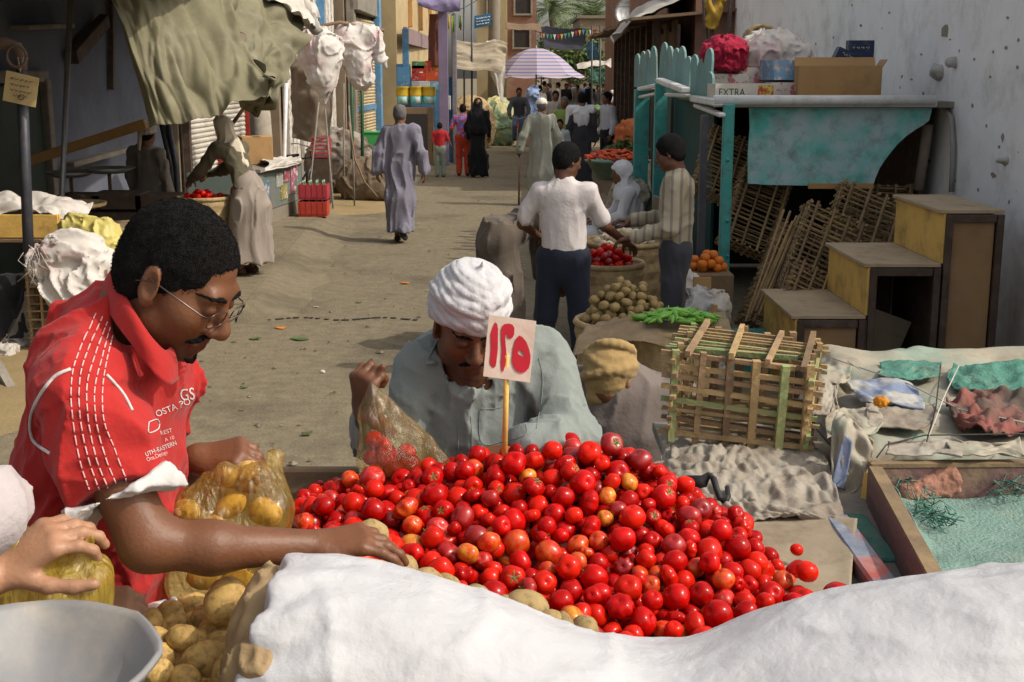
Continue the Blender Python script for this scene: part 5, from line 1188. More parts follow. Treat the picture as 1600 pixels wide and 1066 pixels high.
cloth('collar_wing', [[lay(690,520,.012),lay(704,536,.012),lay(716,556,.010)],[lay(676,546,.016),lay(690,552,.014),lay(706,566,.010)],[lay(665,571,.010),lay(682,570,.010),lay(702,576,.006)]], m_grey, e, 14, 14, .002, 3, 4, thick=.003).location = -Vector(e.location)
cloth('collar_wing', [[lay(786,520,.012),lay(776,540,.012),lay(764,562,.010)],[lay(798,546,.016),lay(786,556,.014),lay(766,585,.010)],[lay(806,572,.010),lay(790,580,.010),lay(768,600,.006)]], m_grey, e, 14, 14, .002, 3, 6, thick=.003).location = -Vector(e.location)
m_seam = fab('grey_seam', (.20,.23,.22), .1)
seam('placket_seam', [(714,650),(716,675),(716,712)], GB, .0009, m_seam, e); seam('placket_seam', [(735,650),(737,675),(737,712)], GB, .0009, m_seam, e)
seam('pocket_seam', [(750,640),(785,636),(820,622),(822,660),(820,680),(785,690),(752,692),(750,640)], GB, .0009, m_seam, e, 40)
seam('shoulder_seam', [(842,560),(848,590),(846,630),(838,670)], GB, .0009, m_seam, e)
wpart('trousers', nets('trousers', [cap(pv_+Vector((q*.08,0,0)),(pv_.x+q*.11,YT+.15,.5),.13,.1,.04) for q in (-1,1)]+[cap((pv_.x+q*.11,YT+.15,.5),(pv_.x+q*.11,YT+.2,.14),.1,.08,.03) for q in (-1,1)], .016, fold_disp(5,.006)), m_grey, e)
# dark cuff hanging open round his raised wrist
cloth('hanging_cuff', [[W(556,640,2.93),W(575,636,2.88),W(592,650,2.93)],[W(550,665,2.94),W(570,668,2.88),W(594,680,2.94)],[W(552,690,2.96),W(566,700,2.9),W(590,705,2.96)],[W(556,712,2.97),W(560,716,2.93),W(580,722,2.97)]], fab('dark_cuff',(.06,.07,.068)), e, 20, 16, .008, 4, 3).location = -Vector(e.location)

# ------------------------------------------------------------------ the squatting man in tan head scarf
e = empty('person', (W(965,650,4.3).x,4.35,0), label='person squatting with back turned in tan head scarf and mauve-brown coat', cat='person')
c = W(953,588,4.25); Rm = frame_from((.55,.75,-.25),(.1,.1,1)); hp, T = head_prims(c, Rm, 1.0)
bs_ = W(970,665,4.3); pvq = Vector((bs_.x,4.42,.42)); SK3 = (.17,.07,.034)
body = hp+[cap(T(0,-.03,-.05),W(968,650,4.3),.05,.06,.03), cap(W(968,650,4.3),pvq,.07,.09,.05)]
for q in (-1,1): body += [cap(pvq+Vector((q*.1,0,0)),(bs_.x+q*.2,4.75,.62),.08,.06,.03), cap((bs_.x+q*.2,4.75,.62),(bs_.x+q*.16,4.62,.09),.06,.045,.03), cap((bs_.x+q*.16,4.6,.05),(bs_.x+q*.18,4.78,.04),.04,.035,.02), cap((bs_.x+q*.2,4.33,bs_.z+.08),(bs_.x+q*.24,4.6,.72),.05,.04,.03), cap((bs_.x+q*.24,4.6,.72),(bs_.x+q*.1,4.8,.7),.04,.03,.03)]
body += hand_prims((bs_.x+.1,4.8,.7),(-.4,.8,-.2),(0,.2,1),1)+hand_prims((bs_.x-.1,4.8,.7),(.4,.8,-.2),(0,.2,1),-1)
wpart('body', nets('body', body, .009, color=skin_color(SK3)), skin('skin_brown', SK1), e)
coat = [cap(W(962,620,4.27),W(968,650,4.3),.07,.13,.05), cap(W(968,632,4.3),W(975,700,4.32),.16,.20,.05,((0,1,0),.75)), cap(W(975,700,4.32),pvq,.2,.22,.05,((0,1,0),.8)), cap((bs_.x-.15,4.32,bs_.z+.10),(bs_.x+.17,4.32,bs_.z+.08),.085,.085,.07)]
for q in (-1,1): coat += [cap((bs_.x+q*.18,4.33,bs_.z+.07),(bs_.x+q*.25,4.6,.72),.085,.075,.05), cap((bs_.x+q*.25,4.6,.72),(bs_.x+q*.12,4.77,.7),.075,.05,.03), cap(pvq+Vector((q*.1,0,0)),(bs_.x+q*.2,4.75,.62),.13,.11,.05), cap((bs_.x+q*.2,4.75,.62),(bs_.x+q*.17,4.62,.14),.11,.1,.05)]
wpart('coat', nets('coat', coat, .0085, fold_disp(33,.010,6,(1,1,.7))), fab('mauve_brown_cotton',(.17,.14,.125),.18), e)
sc_ = [ell(T(0,-.008,.03),(.088,.106,.098),.02,np.array(Rm)), cap(T(0,-.03,-.03),W(964,622,4.27),.060,.064,.03), cap(W(936,604,4.21),W(985,600,4.25),.034,.032,.008), cap(W(932,618,4.21),W(988,614,4.26),.036,.034,.008)]
for (r0,z0,tx,ty,rr_) in ((.080,.015,.35,.2,.016),(.077,.05,-.4,.1,.015),(.066,.085,.3,-.3,.014)):
    prev = None
    for j in range(19):
        a = 2*math.pi*j/18; p = T(r0*math.cos(a),-.012+r0*1.18*math.sin(a),z0+tx*r0*math.cos(a)+ty*r0*math.sin(a))
        if prev is not None: sc_.append(cap(prev,p,rr_,None,.005))
        prev = p
wpart('head_scarf', nets('head_scarf', sc_, .0055, fold_disp(41,.0018,16,(.7,.7,2.0))), fab('tan_scarf',(.33,.225,.095),.2), e)
# ================================================================== PEOPLE IN THE STREET
def figure(label, x, y, rz=0.0, h=1.72, top=('shirt',None), legs=None, head='hair', skin_col=(.19,.08,.04), hat=None, J=None, res=.014, z=0, amp=.010, seed=0, group=None, look=(0,1,-.08), up=(0,0,1), sleeve=1.0, shoes=None, hem=.10, flare=.25):
    amp *= 1.2 if top[0] in ('robe','abaya') else .7
    thin = .7 if top[0] in ('robe','abaya') else 1.0
    if hat and hat[0] == 'scarf': head = None
    k = h/1.75; B = dict(pel=(0,0,.95), chest=(0,.0,1.26), neck=(0,.0,1.46), head=(0,.025,1.615), sr=(.185,0,1.41), sl=(-.185,0,1.41), er=(.235,-.03,1.13), el=(-.235,-.03,1.13), wr=(.245,.05,.88), wl=(-.245,.05,.88), hr=(.09,0,.93), hl=(-.09,0,.93), kr=(.10,.02,.5), kl=(-.10,.02,.5), ar=(.10,-.02,.085), al=(-.10,-.02,.085), tr=(.12,.13,.03), tl=(-.12,.13,.03))
    if J: B.update(J)
    B = {n: Vector(v)*k for n, v in B.items()}
    e = empty('person', (x,y,z), rz, label, 'person', group)
    Rm = frame_from(look, up); hp, T = head_prims(B['head'], Rm, k, fine=res < .011)
    hand = []
    for s, n in ((1,'r'),(-1,'l')):
        d = (B['w'+n]-B['e'+n]).normalized(); nn = Vector((s,.15,.1)) if abs(d.z) > .6 else Vector((0,0,1)); hand += hand_prims(B['w'+n], d, nn, 1 if s > 0 else -1, (.3,.32,.36,.4), s=k*1.04)
    body = hp+[cap(T(0,-.03,-.05),B['neck'],.052*k,.056*k,.03), cap(B['neck'],B['chest'],.055*k,.08*k,.05), cap(B['chest'],B['pel'],.08*k,.08*k,.05)]+hand
    for n in 'rl':
        body += [cap(B['s'+n],B['e'+n],.045*k,.038*k,.03), cap(B['e'+n],B['w'+n],.038*k,.026*k,.02), cap(B['h'+n],B['k'+n],.066*k*thin,.05*k*thin,.04), cap(B['k'+n],B['a'+n],.05*k,.036*k,.02), cap(B['a'+n],B['t'+n],.036*k,.03*k,.02)]
    link('body', nets('body', body, res*.8, color=skin_color(skin_col, T)), skin('skin_brown', SK1), e)
    kind, tm = top; fy = (0,1,0); d_ax = (B['neck']-B['pel']).normalized(); fl = Vector((0,1,0)); fl = (fl-d_ax*fl.dot(d_ax)).normalized()
    P = [cap(B['chest']+d_ax*.06*k,B['pel'],.168*k,.165*k,.05,(tuple(fl),.68)), cap(B['sr']+Vector((-.03,0,-.02))*k,B['sl']+Vector((.03,0,-.02))*k,.066*k,.066*k,.07), cap(B['neck']-d_ax*.05*k,B['neck']+d_ax*.0,.085*k,.066*k,.04)]
    for n in 'rl':
        we = B['e'+n].lerp(B['w'+n],.9) if sleeve >= 1 else B['e'+n]
        if sleeve >= 1: P += [cap(B['s'+n],B['e'+n],.068*k,.062*k,.05), cap(B['e'+n],we,.062*k,(.075 if kind == 'robe' else .048)*k,.03)]
        else: P += [cap(B['s'+n],B['s'+n].lerp(B['e'+n],sleeve),.064*k,.062*k,.05)]
    if kind in ('robe','abaya'):
        hz = hem*k; foot = (B['ar']+B['al'])/2; foot.z = hz-.08
        P += [cap(B['pel'],Vector((foot.x*.6+B['pel'].x*.4,foot.y*.6+B['pel'].y*.4,(B['pel'].z+hz)/2)),.17*k,.18*k,.06,(fy,.78)), cap(Vector((foot.x*.6+B['pel'].x*.4,foot.y*.6+B['pel'].y*.4,(B['pel'].z+hz)/2)),foot,.18*k,flare*k*.8,.06,(fy,.85)), cut((0,0,hz),(0,0,-1))]
        for n in 'rl': P.insert(-1, cap(B['k'+n],B['a'+n],.10*k,.10*k,.06))
        link('robe' if kind == 'robe' else 'abaya', nets('robe', P, res, fold_disp(seed,amp,7,(1,1,.16))), tm, e)
    else:
        P.append(cut(B['pel']-d_ax*.10*k, -d_ax)); link('shirt', nets('shirt', P, res, fold_disp(seed,amp,8,(1,1,.6))), tm, e)
        if isinstance(legs, tuple):
            foot = Vector((0,-.04,hem*k)); Q = [cap(B['pel']+d_ax*.03,B['pel']-Vector((0,.02,.18))*k,.175*k,.215*k,.05,(fy,.85)), cap(B['pel']-Vector((0,.02,.18))*k,foot,.215*k,flare*k,.08,(fy,.85)), cut((0,0,hem*k),(0,0,-1))]; link('skirt', nets('skirt', Q, res, fold_disp(seed+5,amp*1.5,6,(1,1,.12))), legs[1], e)
        elif legs is not None:
            Q = [cap(B['pel']+Vector((0,0,.0)),(B['hr']+B['hl'])/2+Vector((0,0,-.06*k)),.15*k,.145*k,.04,(fy,.75)), cap(B['hr'],B['hl'],.10*k,.10*k,.04)]
            for n in 'rl': Q += [cap(B['h'+n],B['k'+n],.098*k,.078*k,.04), cap(B['k'+n],B['a'+n]+Vector((0,0,.0)),.076*k,.066*k,.03)]
            link('trousers', nets('trousers', Q, res, fold_disp(seed+3,amp*.7,9,(1,1,.3))), legs, e)
    if shoes is not None:
        for n in 'rl': link('shoe', nets('shoe', [cap(B['a'+n]+Vector((0,-.03,-.04))*k,B['t'+n]+Vector((0,.01,.008))*k,.042*k,.038*k,.02), cut((0,0,min(B['a'+n].z,B['t'+n].z)-.03),(0,0,-1))], .012), shoes, e)
    if head in ('hair','grey','bald'):
        hm = m_hair if head == 'hair' else M('grey_hair',(.13,.12,.115),.8,vs=30,bump=.6,bs=200)
        H_ = hair_prims(T,Rm,k,.009)
        if head == 'bald': H_.append(ell(T(0,-.02,.125),(.05*k,.055*k,.03*k),.01,np.array(Rm),'s'))
        link('hair', nets('hair', H_, res*.55, lambda P_: fbm(P_,60,8,2)*.002), hm, e)
    if hat:
        hk, hm = hat
        if hk == 'cap': H_ = [ell(T(0,-.014,.042),(.091*k,.111*k,.094*k),.01,np.array(Rm)), cut(T(0,0,.035),Rm@Vector((0,.12,-1)))]; link('skullcap', nets('skullcap', H_, res*.6), hm, e)
        if hk == 'turban':
            H_ = [ell(T(0,-.012,.065),(.092*k,.106*k,.07*k),.02,np.array(Rm))]
            for q in range(4):
                prev = None
                for j in range(13):
                    a = 2*math.pi*j/12; p = T(.086*math.cos(a),-.012+.1*math.sin(a),.03+.03*q+.022*math.sin(a+q*1.3))
                    if prev is not None: H_.append(cap(prev,p,.022*k,None,.008))
                    prev = p
            H_.append(cap(T(-.03,-.11,.02),T(-.035,-.13,-.18),.03*k,.022*k,.02)); link('turban', nets('turban', H_, res*.6), hm, e)
        if hk == 'scarf':
            H_ = [ell(T(0,-.012,.03),(.092*k,.108*k,.105*k),.02,np.array(Rm)), cap(T(0,-.03,-.04),B['neck']-Vector((0,0,.02)),.085*k,.12*k,.04), ell(B['neck']-Vector((0,.01,.08*k)),(.19*k,.13*k,.09*k),.05), cap(B['neck']+Vector((0,-.06,-.05))*k,B['chest']+Vector((0,-.10,-.05))*k,.10*k,.06*k,.04), ell(T(0,.10,-.01),(.052*k,.05*k,.065*k),.01,np.array(Rm),'s')]
            link('headscarf', nets('headscarf', H_, res*.7, fold_disp(seed+8,.010,9,(1,1,.35))), hm, e)
        if hk == 'veil':
            H_ = [ell(T(0,-.012,.03),(.095*k,.112*k,.11*k),.02,np.array(Rm)), cap(T(0,-.03,-.02),B['chest'],.10*k,.20*k,.05,(fy,.75)), cap(B['chest'],B['pel']+Vector((0,-.02,.10)),.21*k,.24*k,.05,(fy,.75)), cut((0,0,B['pel'].z+.02),(0,0,-1))]
            link('veil', nets('veil', H_, res*.8, fold_disp(seed+8,.012,8,(1,1,.2))), hm, e)
        if hk == 'shawl':
            H_ = [cap(B['sr']+Vector((.0,-.02,.02))*k,B['sl']+Vector((0,-.02,.02))*k,.076*k,.076*k,.05), ell(B['chest']+Vector((0,-.08,.02))*k,(.15*k,.06*k,.18*k),.05), cap(B['sl']+Vector((-.03,.02,0))*k,B['el']+Vector((-.03,.02,0))*k,.07*k,.04*k,.04)]
            link('shawl', nets('shawl', H_, res*.8, fold_disp(seed+8,.012,8,(1,1,.4))), hm, e)
    return e, B
m_shoe = fab('dark_leather', (.03,.025,.022), .3, .5); m_sandal = fab('sandal', (.09,.05,.03))
gm = G(628,378)
A_ = fab('lilac_grey_cotton', (.20,.19,.235), .12); 
figure('person in lilac-grey robe walking away along the sunny street', gm.x, gm.y, R(-4), 1.76, ('robe',A_), None, 'bald', seed=3, res=.014, amp=.013, shoes=m_shoe, hem=.16, flare=.19,
       J=dict(er=(.27,-.05,1.14), wr=(.30,-.02,.90), el=(-.27,-.06,1.14), wl=(-.29,-.02,.90), kr=(.07,.06,.5), ar=(.05,-.20,.16), tr=(.06,-.12,.06), kl=(-.07,.05,.5), al=(-.06,.04,.085), tl=(-.07,.19,.03)))
# the man in the pale T-shirt at the vegetable stall
tm_ = G(880,590)
figure('person in pale T-shirt and navy trousers with back turned buying vegetables', W(880,420,8.75).x, 8.75, R(-14), 1.69, ('shirt', fab('pale_pink_tee',(.60,.545,.53),.08,vs=3)), fab('navy_twill',(.022,.026,.042),.2), 'hair', skin_col=(.12,.05,.026), seed=11, res=.011, amp=.009, sleeve=.80, shoes=m_shoe, look=(.75,.75,-.25),
       J=dict(sr=(.178,0,1.40), sl=(-.178,0,1.40), er=(.28,.10,1.15), wr=(.40,.34,1.0), el=(-.30,.0,1.16), wl=(-.24,.22,1.05), kr=(.12,.02,.5), ar=(.15,-.02,.085), tr=(.19,.12,.03), kl=(-.13,.02,.5), al=(-.17,-.02,.085), tl=(-.20,.12,.03), head=(.02,.03,1.615)))
# striped shirt trader
m_stripe = bpy.data.materials.new('striped_cotton'); m_stripe.use_nodes = True; _n = m_stripe.node_tree; _p = _n.nodes['Principled BSDF']; _tc = _n.nodes.new('ShaderNodeTexCoord'); _w = _n.nodes.new('ShaderNodeTexWave'); _w.bands_direction = 'Y'; _w.inputs['Scale'].default_value = 5.2; _w.inputs['Distortion'].default_value = .6; _w.inputs['Detail'].default_value = 1
_r = _n.nodes.new('ShaderNodeValToRGB'); _r.color_ramp.elements[0].position = .72; _r.color_ramp.elements[0].color = (.38,.33,.235,1); _r.color_ramp.elements[1].position = .86; _r.color_ramp.elements[1].color = (.22,.19,.15,1)
_n.links.new(_tc.outputs['Object'], _w.inputs['Vector']); _n.links.new(_w.outputs[1], _r.inputs[0]); _n.links.new(_r.outputs[0], _p.inputs['Base Color']); _p.inputs['Roughness'].default_value = .9
figure('bearded person in beige striped shirt serving at the teal stall', W(1058,300,8.9).x, 8.9, R(82), 1.74, ('shirt', m_stripe), fab('grey_trousers',(.06,.062,.075)), 'hair', skin_col=(.13,.055,.03), seed=17, res=.011, amp=.011, shoes=m_shoe, look=(.10,.9,-.30),
       J=dict(er=(.26,.05,1.13), wr=(.17,.33,1.12), el=(-.26,.04,1.12), wl=(-.20,.30,1.04), head=(0,.06,1.61)))
# bending figure in brown
bx_ = W(790,430,9.7).x
figure('person in brown robe bending forward beside the pale T-shirt buyer', bx_-.02, 9.75, R(-62), 1.72, ('robe', fab('brown_wool',(.135,.108,.085),.2)), None, 'hair', skin_col=(.15,.06,.03), seed=23, res=.013, amp=.016, shoes=m_sandal, hem=.25, look=(0,.6,-.8), up=(0,.8,.6), hat=('scarf', fab('brown_scarf',(.16,.125,.09))),
       J=dict(pel=(0,-.05,.92), chest=(0,.28,1.08), neck=(0,.48,1.10), head=(0,.63,1.06), sr=(.185,.42,1.08), sl=(-.185,.42,1.08), er=(.22,.45,.80), el=(-.22,.45,.80), wr=(.16,.47,.56), wl=(-.16,.47,.56)))
# capped old man with cane
cg = G(846,322)
figure('old person in sage robe and white skullcap walking with a cane', cg.x, cg.y, R(4), 1.74, ('robe', fab('sage_cotton',(.30,.305,.25),.15)), None, 'grey', seed=29, res=.016, amp=.014, shoes=m_sandal, hem=.12, hat=('cap', fab('white_knit',(.70,.66,.58),.1)),
       J=dict(el=(-.30,-.05,1.14), wl=(-.36,.02,.93), er=(.26,-.04,1.13), wr=(.28,.0,.90)))
mb = MB(); mb.tube([(cg.x-.37,cg.y+.04,.0),(cg.x-.36,cg.y+.03,.95)],.016,8); mb.tube([(cg.x-.36,cg.y+.03,.95),(cg.x-.35,cg.y-.05,1.0),(cg.x-.35,cg.y-.11,.97)],.016,8); tag(mb.build('cane', m_wood), 'brown wooden walking cane in the old person\'s left hand', 'cane')
# family walking away
gb_ = G(688,277); figure('small child in red shirt and grey-green trousers walking hand in hand', gb_.x, gb_.y, 0, 1.13, ('shirt', fab('red_cotton',(.42,.025,.03))), fab('grey_green_twill',(.20,.24,.19)), 'hair', seed=31, res=.02, amp=.009, sleeve=.8, shoes=m_sandal, J=dict(er=(.28,.0,1.16), wr=(.38,.02,.98)))
m_floral = M('floral_print', (.14,.13,.42), .85, vs=11, col2=(.50,.03,.05), mix=(.5,.54), dirt=(.6,.58,.62), dscale=15, damt=.85)
gb_ = G(724,275); figure('youth in purple floral shirt and red trousers walking with the child', gb_.x, gb_.y, 0, 1.5, ('shirt', m_floral), fab('orange_red_twill',(.52,.06,.03)), 'hair', seed=37, res=.018, amp=.011, sleeve=.8, shoes=m_shoe, J=dict(el=(-.30,-.02,1.12), wl=(-.36,.0,.90), er=(.27,.0,1.13), wr=(.34,.06,1.05)))
gb_ = G(747,277); figure('person veiled entirely in black robe walking away along the street', gb_.x, gb_.y, 0, 1.62, ('abaya', fab('black_crepe',(.008,.008,.009),.2)), None, None, seed=41, res=.018, amp=.016, shoes=m_shoe, hat=('veil', fab('black_crepe',(.008,.008,.009))), hem=.05)
# around the far vegetable sellers
def at_px(px, Y): return W(px,200,Y).x
m_dkrobe = fab('charcoal_robe',(.05,.05,.056)); m_whitec = fab('white_cotton',(.66,.66,.68),.08)
figure('person in charcoal robe with white shawl over shoulders at the vegetable tubs', at_px(909,24.5), 24.5, R(-6), 1.78, ('robe', m_dkrobe), None, 'hair', seed=43, res=.018, amp=.013, hat=('shawl', m_whitec), shoes=m_shoe)
figure('person in light checked shirt and black trousers facing the shawled person', at_px(949,26.5), 26.5, R(115), 1.76, ('shirt', fab('light_blue_shirt',(.48,.50,.56),.1)), fab('black_twill',(.015,.015,.018)), 'hair', seed=47, res=.018, shoes=m_shoe)
figure('person in lime green vest stooping among the vegetable sellers', at_px(882,26.5), 26.5, R(160), 1.66, ('shirt', fab('lime_vest',(.24,.34,.09))), m_dkrobe, 'grey', seed=53, res=.02, shoes=m_shoe)
figure('small child in pale shirt standing beside the shawled person', at_px(875,24.0), 24.0, R(170), 1.3, ('shirt', fab('pale_blue_shirt',(.35,.40,.44))), fab('navy_twill',(.022,.026,.042)), 'hair', seed=54, res=.02, shoes=m_shoe)
figure('person in white shirt seen over the old person\'s skullcap', at_px(868,31), 31, R(175), 1.72, ('shirt', fab('cream_shirt',(.50,.44,.37))), m_dkrobe, 'hair', seed=57, res=.022, shoes=m_shoe)
figure('person in grey-green jacket standing behind the lime vest', at_px(888,30), 30, R(10), 1.72, ('shirt', fab('grey_green_jacket',(.16,.19,.16))), m_dkrobe, 'hair', seed=58, res=.022, shoes=m_shoe)
figure('child standing by the kiosk counter in yellow-white shirt', at_px(694,31.5), 31.5, R(60), 1.6, ('shirt', fab('pale_yellow_shirt',(.52,.49,.36))), fab('brown_twill',(.09,.06,.045)), 'hair', seed=59, res=.022, sleeve=.8, shoes=m_shoe)
# seated figure in white on a plastic chair
sx, sy = W(982,300,13.4).x, 13.4
figure('person dressed in white sitting on a brown chair beside the sacks', sx, sy, R(95), 1.7, ('robe', m_whitec), None, 'hair', seed=61, res=.016, hat=('scarf', m_whitec), shoes=m_sandal, hem=.2,
       J=dict(pel=(0,-.05,.50), chest=(0,.0,.80), neck=(0,.04,1.0), head=(0,.08,1.15), sr=(.185,.03,.95), sl=(-.185,.03,.95), er=(.22,.12,.70), el=(-.22,.12,.70), wr=(.15,.36,.66), wl=(-.15,.36,.66), hr=(.09,0,.48), hl=(-.09,0,.48), kr=(.12,.42,.48), kl=(-.12,.42,.48), ar=(.12,.44,.085), al=(-.12,.44,.085), tr=(.13,.58,.03), tl=(-.13,.58,.03)))
ch = empty('chair', (sx+.03,sy,0), R(95), 'dark brown plastic chair under the person in white', 'chair'); m_brn = M('brown_plastic',(.07,.035,.025),.4)
mb = MB(); mb.box((0,0,.36),(.46,.46,.03),bev=.01); mb.build('seat', m_brn, ch)
for a in (-.2,.2):
    for b in (-.2,.2): mb = MB(); mb.bar((a,b,0),(a,b,.36),.035); mb.build('leg', m_brn, ch)
    mb = MB(); mb.tube([(a*1.1,.2,.38),(a*1.15,.2,.58),(a*1.15,-.22,.62)],.018,6); mb.build('armrest', m_brn, ch)
mb = MB(); mb.box((0,-.26,.62),(.44,.03,.5),rotm(R(8)),bev=.01); mb.build('backrest', m_brn, ch)
# left: shopper in long skirt and the trader in the shade
wg = G(385,448); figure('person in cream headscarf and long mauve-grey skirt leaning over the left stall', wg.x, wg.y, R(58), 1.60, ('shirt', fab('dark_olive_top',(.115,.10,.065),.15)), ('skirt', fab('mauve_grey_crepe',(.29,.245,.205),.12)), None, seed=67, res=.014, amp=.015, hat=('scarf', fab('cream_scarf',(.64,.56,.43))), shoes=m_sandal, hem=.15, z=.13, flare=.30, look=(.25,.9,-.35),
       J=dict(pel=(0,-.10,.95), chest=(0,.07,1.26), neck=(0,.18,1.45), head=(0,.25,1.60), sr=(.185,.16,1.39), sl=(-.185,.16,1.39), er=(.25,.42,1.16), wr=(.2,.68,1.06), el=(-.23,.4,1.14), wl=(-.16,.6,1.03)))
figure('person in brown robe and trailing turban standing in the shaded stall', W(232,260,13.6).x, 13.6, R(-20), 1.52, ('robe', fab('dull_brown_robe',(.19,.165,.135))), None, 'hair', seed=71, res=.016, hat=('turban', fab('cream_turban',(.46,.40,.33))), amp=.012, z=.10)
# far crowd
q = random.Random(5)
crowd = [(843,43,'white shirt',(.6,.58,.55)),(858,48,'dark jacket',(.03,.03,.035)),(872,52,'white blouse',(.66,.64,.6)),(884,55,'black robe',(.02,.02,.02)),(893,60,'grey robe',(.2,.2,.2)),(902,54,'brown robe',(.13,.1,.08)),(913,62,'blue shirt',(.1,.14,.25)),(922,58,'black veil',(.015,.015,.015)),(934,50,'dark robe',(.03,.03,.03)),(850,58,'tan robe',(.3,.25,.17)),(943,60,'olive robe',(.12,.12,.08)),(776,47,'black robe by the pole',(.02,.02,.022))]
for i,(px,Y,nm,c_) in enumerate(crowd):
    figure(f'distant person in {nm} in the far street crowd', at_px(px,Y), Y, q.uniform(-3,3), q.uniform(1.6,1.76), ('robe', fab('crowd_%d'%i, c_)), None, 'hair', seed=80+i, res=.032, group='people far down the street', shoes=None)
figure('person in bright red shawl and white scarf far down the street', at_px(957,40), 40, R(150), 1.6, ('robe', fab('scarlet_shawl',(.42,.05,.04))), None, None, seed=99, res=.024, hat=('scarf', fab('white_scarf',(.6,.57,.53))), group='people far down the street')
# ================================================================== RIGHT STALL
st = empty('teal_stall', (1.8,10.6,0), label='teal painted market stall with scalloped side panel and picket fringe', cat='stall')
def pt(nm, mb, mat): return wch(mb.build(nm, mat, st), st)
p0 = G(1134,522); PX, PY = p0.x, p0.y
def post(nm, px, ytop, Y, w, mat, z0=0, slant=0):
    a = W(px,ytop,Y); mb = MB(); mb.bar((a.x+slant,Y,z0),(a.x,Y,a.z),w,w,bev=.006); return pt(nm, mb, mat)
post('corner_post', 1139, 163, PY, .085, m_teal2); post('back_post', 1003, 140, 15.6, .17, m_teal2); post('back_post', 1033, 130, 14.2, .13, m_teal2)
a, b = W(1101,180,9.8), W(1101,400,9.8); mb = MB(); mb.bar((a.x,9.8,0),(a.x,9.8,a.z),.055,.055); pt('dark_post', mb, m_postd)
for (yy) in (250,345,400,440,500):
    w = W(1137,yy,PY-.05); mb = MB(); mb.lathe([(.0,.012),(.014,.01),(.016,0)],n=8,rot=rotm(R(90)),c=w); pt('bolt', mb, m_teal2)
# deck on top and the white-edged front
zD = W(1300,158,10.6).z
mb = MB(); mb.box((2.72,12.4,zD-.03),(1.86,3.6,.05),bev=.005); pt('top_deck', mb, m_woodg)
e0, e1 = W(1115,152,10.55), W(1466,152,10.55); mb = MB(); mb.tube([(e0.x,10.53,zD+.005),(e1.x-.03,10.53,zD+.01)],.04,10); pt('lamp_tube', mb, m_white)
mb = MB(); mb.box(((e0.x+e1.x)/2,10.58,zD+.0),(e1.x-e0.x,.05,.095),bev=.01); pt('lamp_batten', mb, m_white)
# scalloped panel
poly = []; s_ = 10.62/2000/_ct
def pp(px,py): w = W(px,py,10.68); return (w.x, w.z)
poly = [pp(1171,163),pp(1172,200),pp(1169,240),pp(1169,287),pp(1200,289),pp(1300,291),pp(1364,291)]
poly += [pp(*c) for c in ((1368,278),(1375,262),(1383,250),(1392,238),(1403,225),(1416,213),(1430,203),(1444,195),(1452,188))]
poly += [pp(1455,176),pp(1458,163)]
mb = MB(); mb.prism(poly, -.03, (0,10.68,0), (1,0,0), (0,0,1)); pt('scalloped_panel', mb, m_teal)
lo_, hi_ = pp(1262,293), pp(1364,293); mb = MB(); mb.box(((lo_[0]+hi_[0])/2,10.665,lo_[1]+.012),(hi_[0]-lo_[0],.02,.045),bev=.003); pt('bare_edge', mb, m_planky)
# dark inside: back and side boards
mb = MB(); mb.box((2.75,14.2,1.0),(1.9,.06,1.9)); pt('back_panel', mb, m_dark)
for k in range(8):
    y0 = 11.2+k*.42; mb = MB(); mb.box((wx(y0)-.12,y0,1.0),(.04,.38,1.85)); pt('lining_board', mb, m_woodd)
mb = MB(); mb.tube([W(1450,195,10.9),W(1444,240,10.95),W(1435,296,11.0)],.045,8); pt('crooked_prop', mb, M('bark_prop',(.30,.24,.19),.9,vs=8,bump=.8,bs=30))
# teal side panels behind the striped trader, colour darkened for the recess shade
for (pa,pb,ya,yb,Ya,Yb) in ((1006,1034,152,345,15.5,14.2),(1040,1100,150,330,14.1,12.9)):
    A, B_ = W(pa,ya,Ya), W(pb,ya,Yb); mb = MB(); mb.bar((A.x+.12,Ya,1.0),(B_.x+.12,Yb,1.0),.03,1.75); pt('side_panel', mb, M('shaded_teal',(.015,.075,.07),.6,vs=4))
# picket fringe along the street side: groups of pointed boards
def picket(c, h, w, along, lean):
    mb = MB(); n = 8; pts = [(-w/2,0),(w/2,0),(w/2,h*.72)]+[(w/2*math.cos(t),h*.72+h*.28*math.sin(t)) for t in (math.pi*.2,math.pi*.35,math.pi*.5,math.pi*.65,math.pi*.8)]+[(-w/2,h*.72)]
    mb.prism(pts,.022,c,along,Vector((lean,0,1))); return pt('picket_board', mb, m_picket)
q = random.Random(8)
for (pxa,pxb,ypa,ypb,Ya,Yb,n,tops) in [(1113,1085,147,145,10.9,12.3,6,(112,75,100,92,110,85)),(1076,1034,146,133,12.6,14.2,8,(88,72,95,75,105,72,98,66)),(1026,995,128,137,14.8,16.9,7,(72,90,78,98,80,100,84))]:
    for i in range(n):
        t = (i+.5)/n; px = pxa+(pxb-pxa)*t; Y = Ya+(Yb-Ya)*t; bpx = W(px,ypa+(ypb-ypa)*t,Y); tp = W(px,tops[i],Y)
        picket(bpx, tp.z-bpx.z, abs(pxb-pxa)/n*Y/2000*1.5+.10, Vector((.35,-1,0)).normalized(), q.uniform(-.05,.05))
    A, B_ = W(pxa,ypa+4,Ya), W(pxb,ypb+4,Yb); mb = MB(); mb.bar(A+Vector((.03,0,0)),B_+Vector((.03,0,0)),.05,.07); pt('fringe_rail', mb, m_teal2)
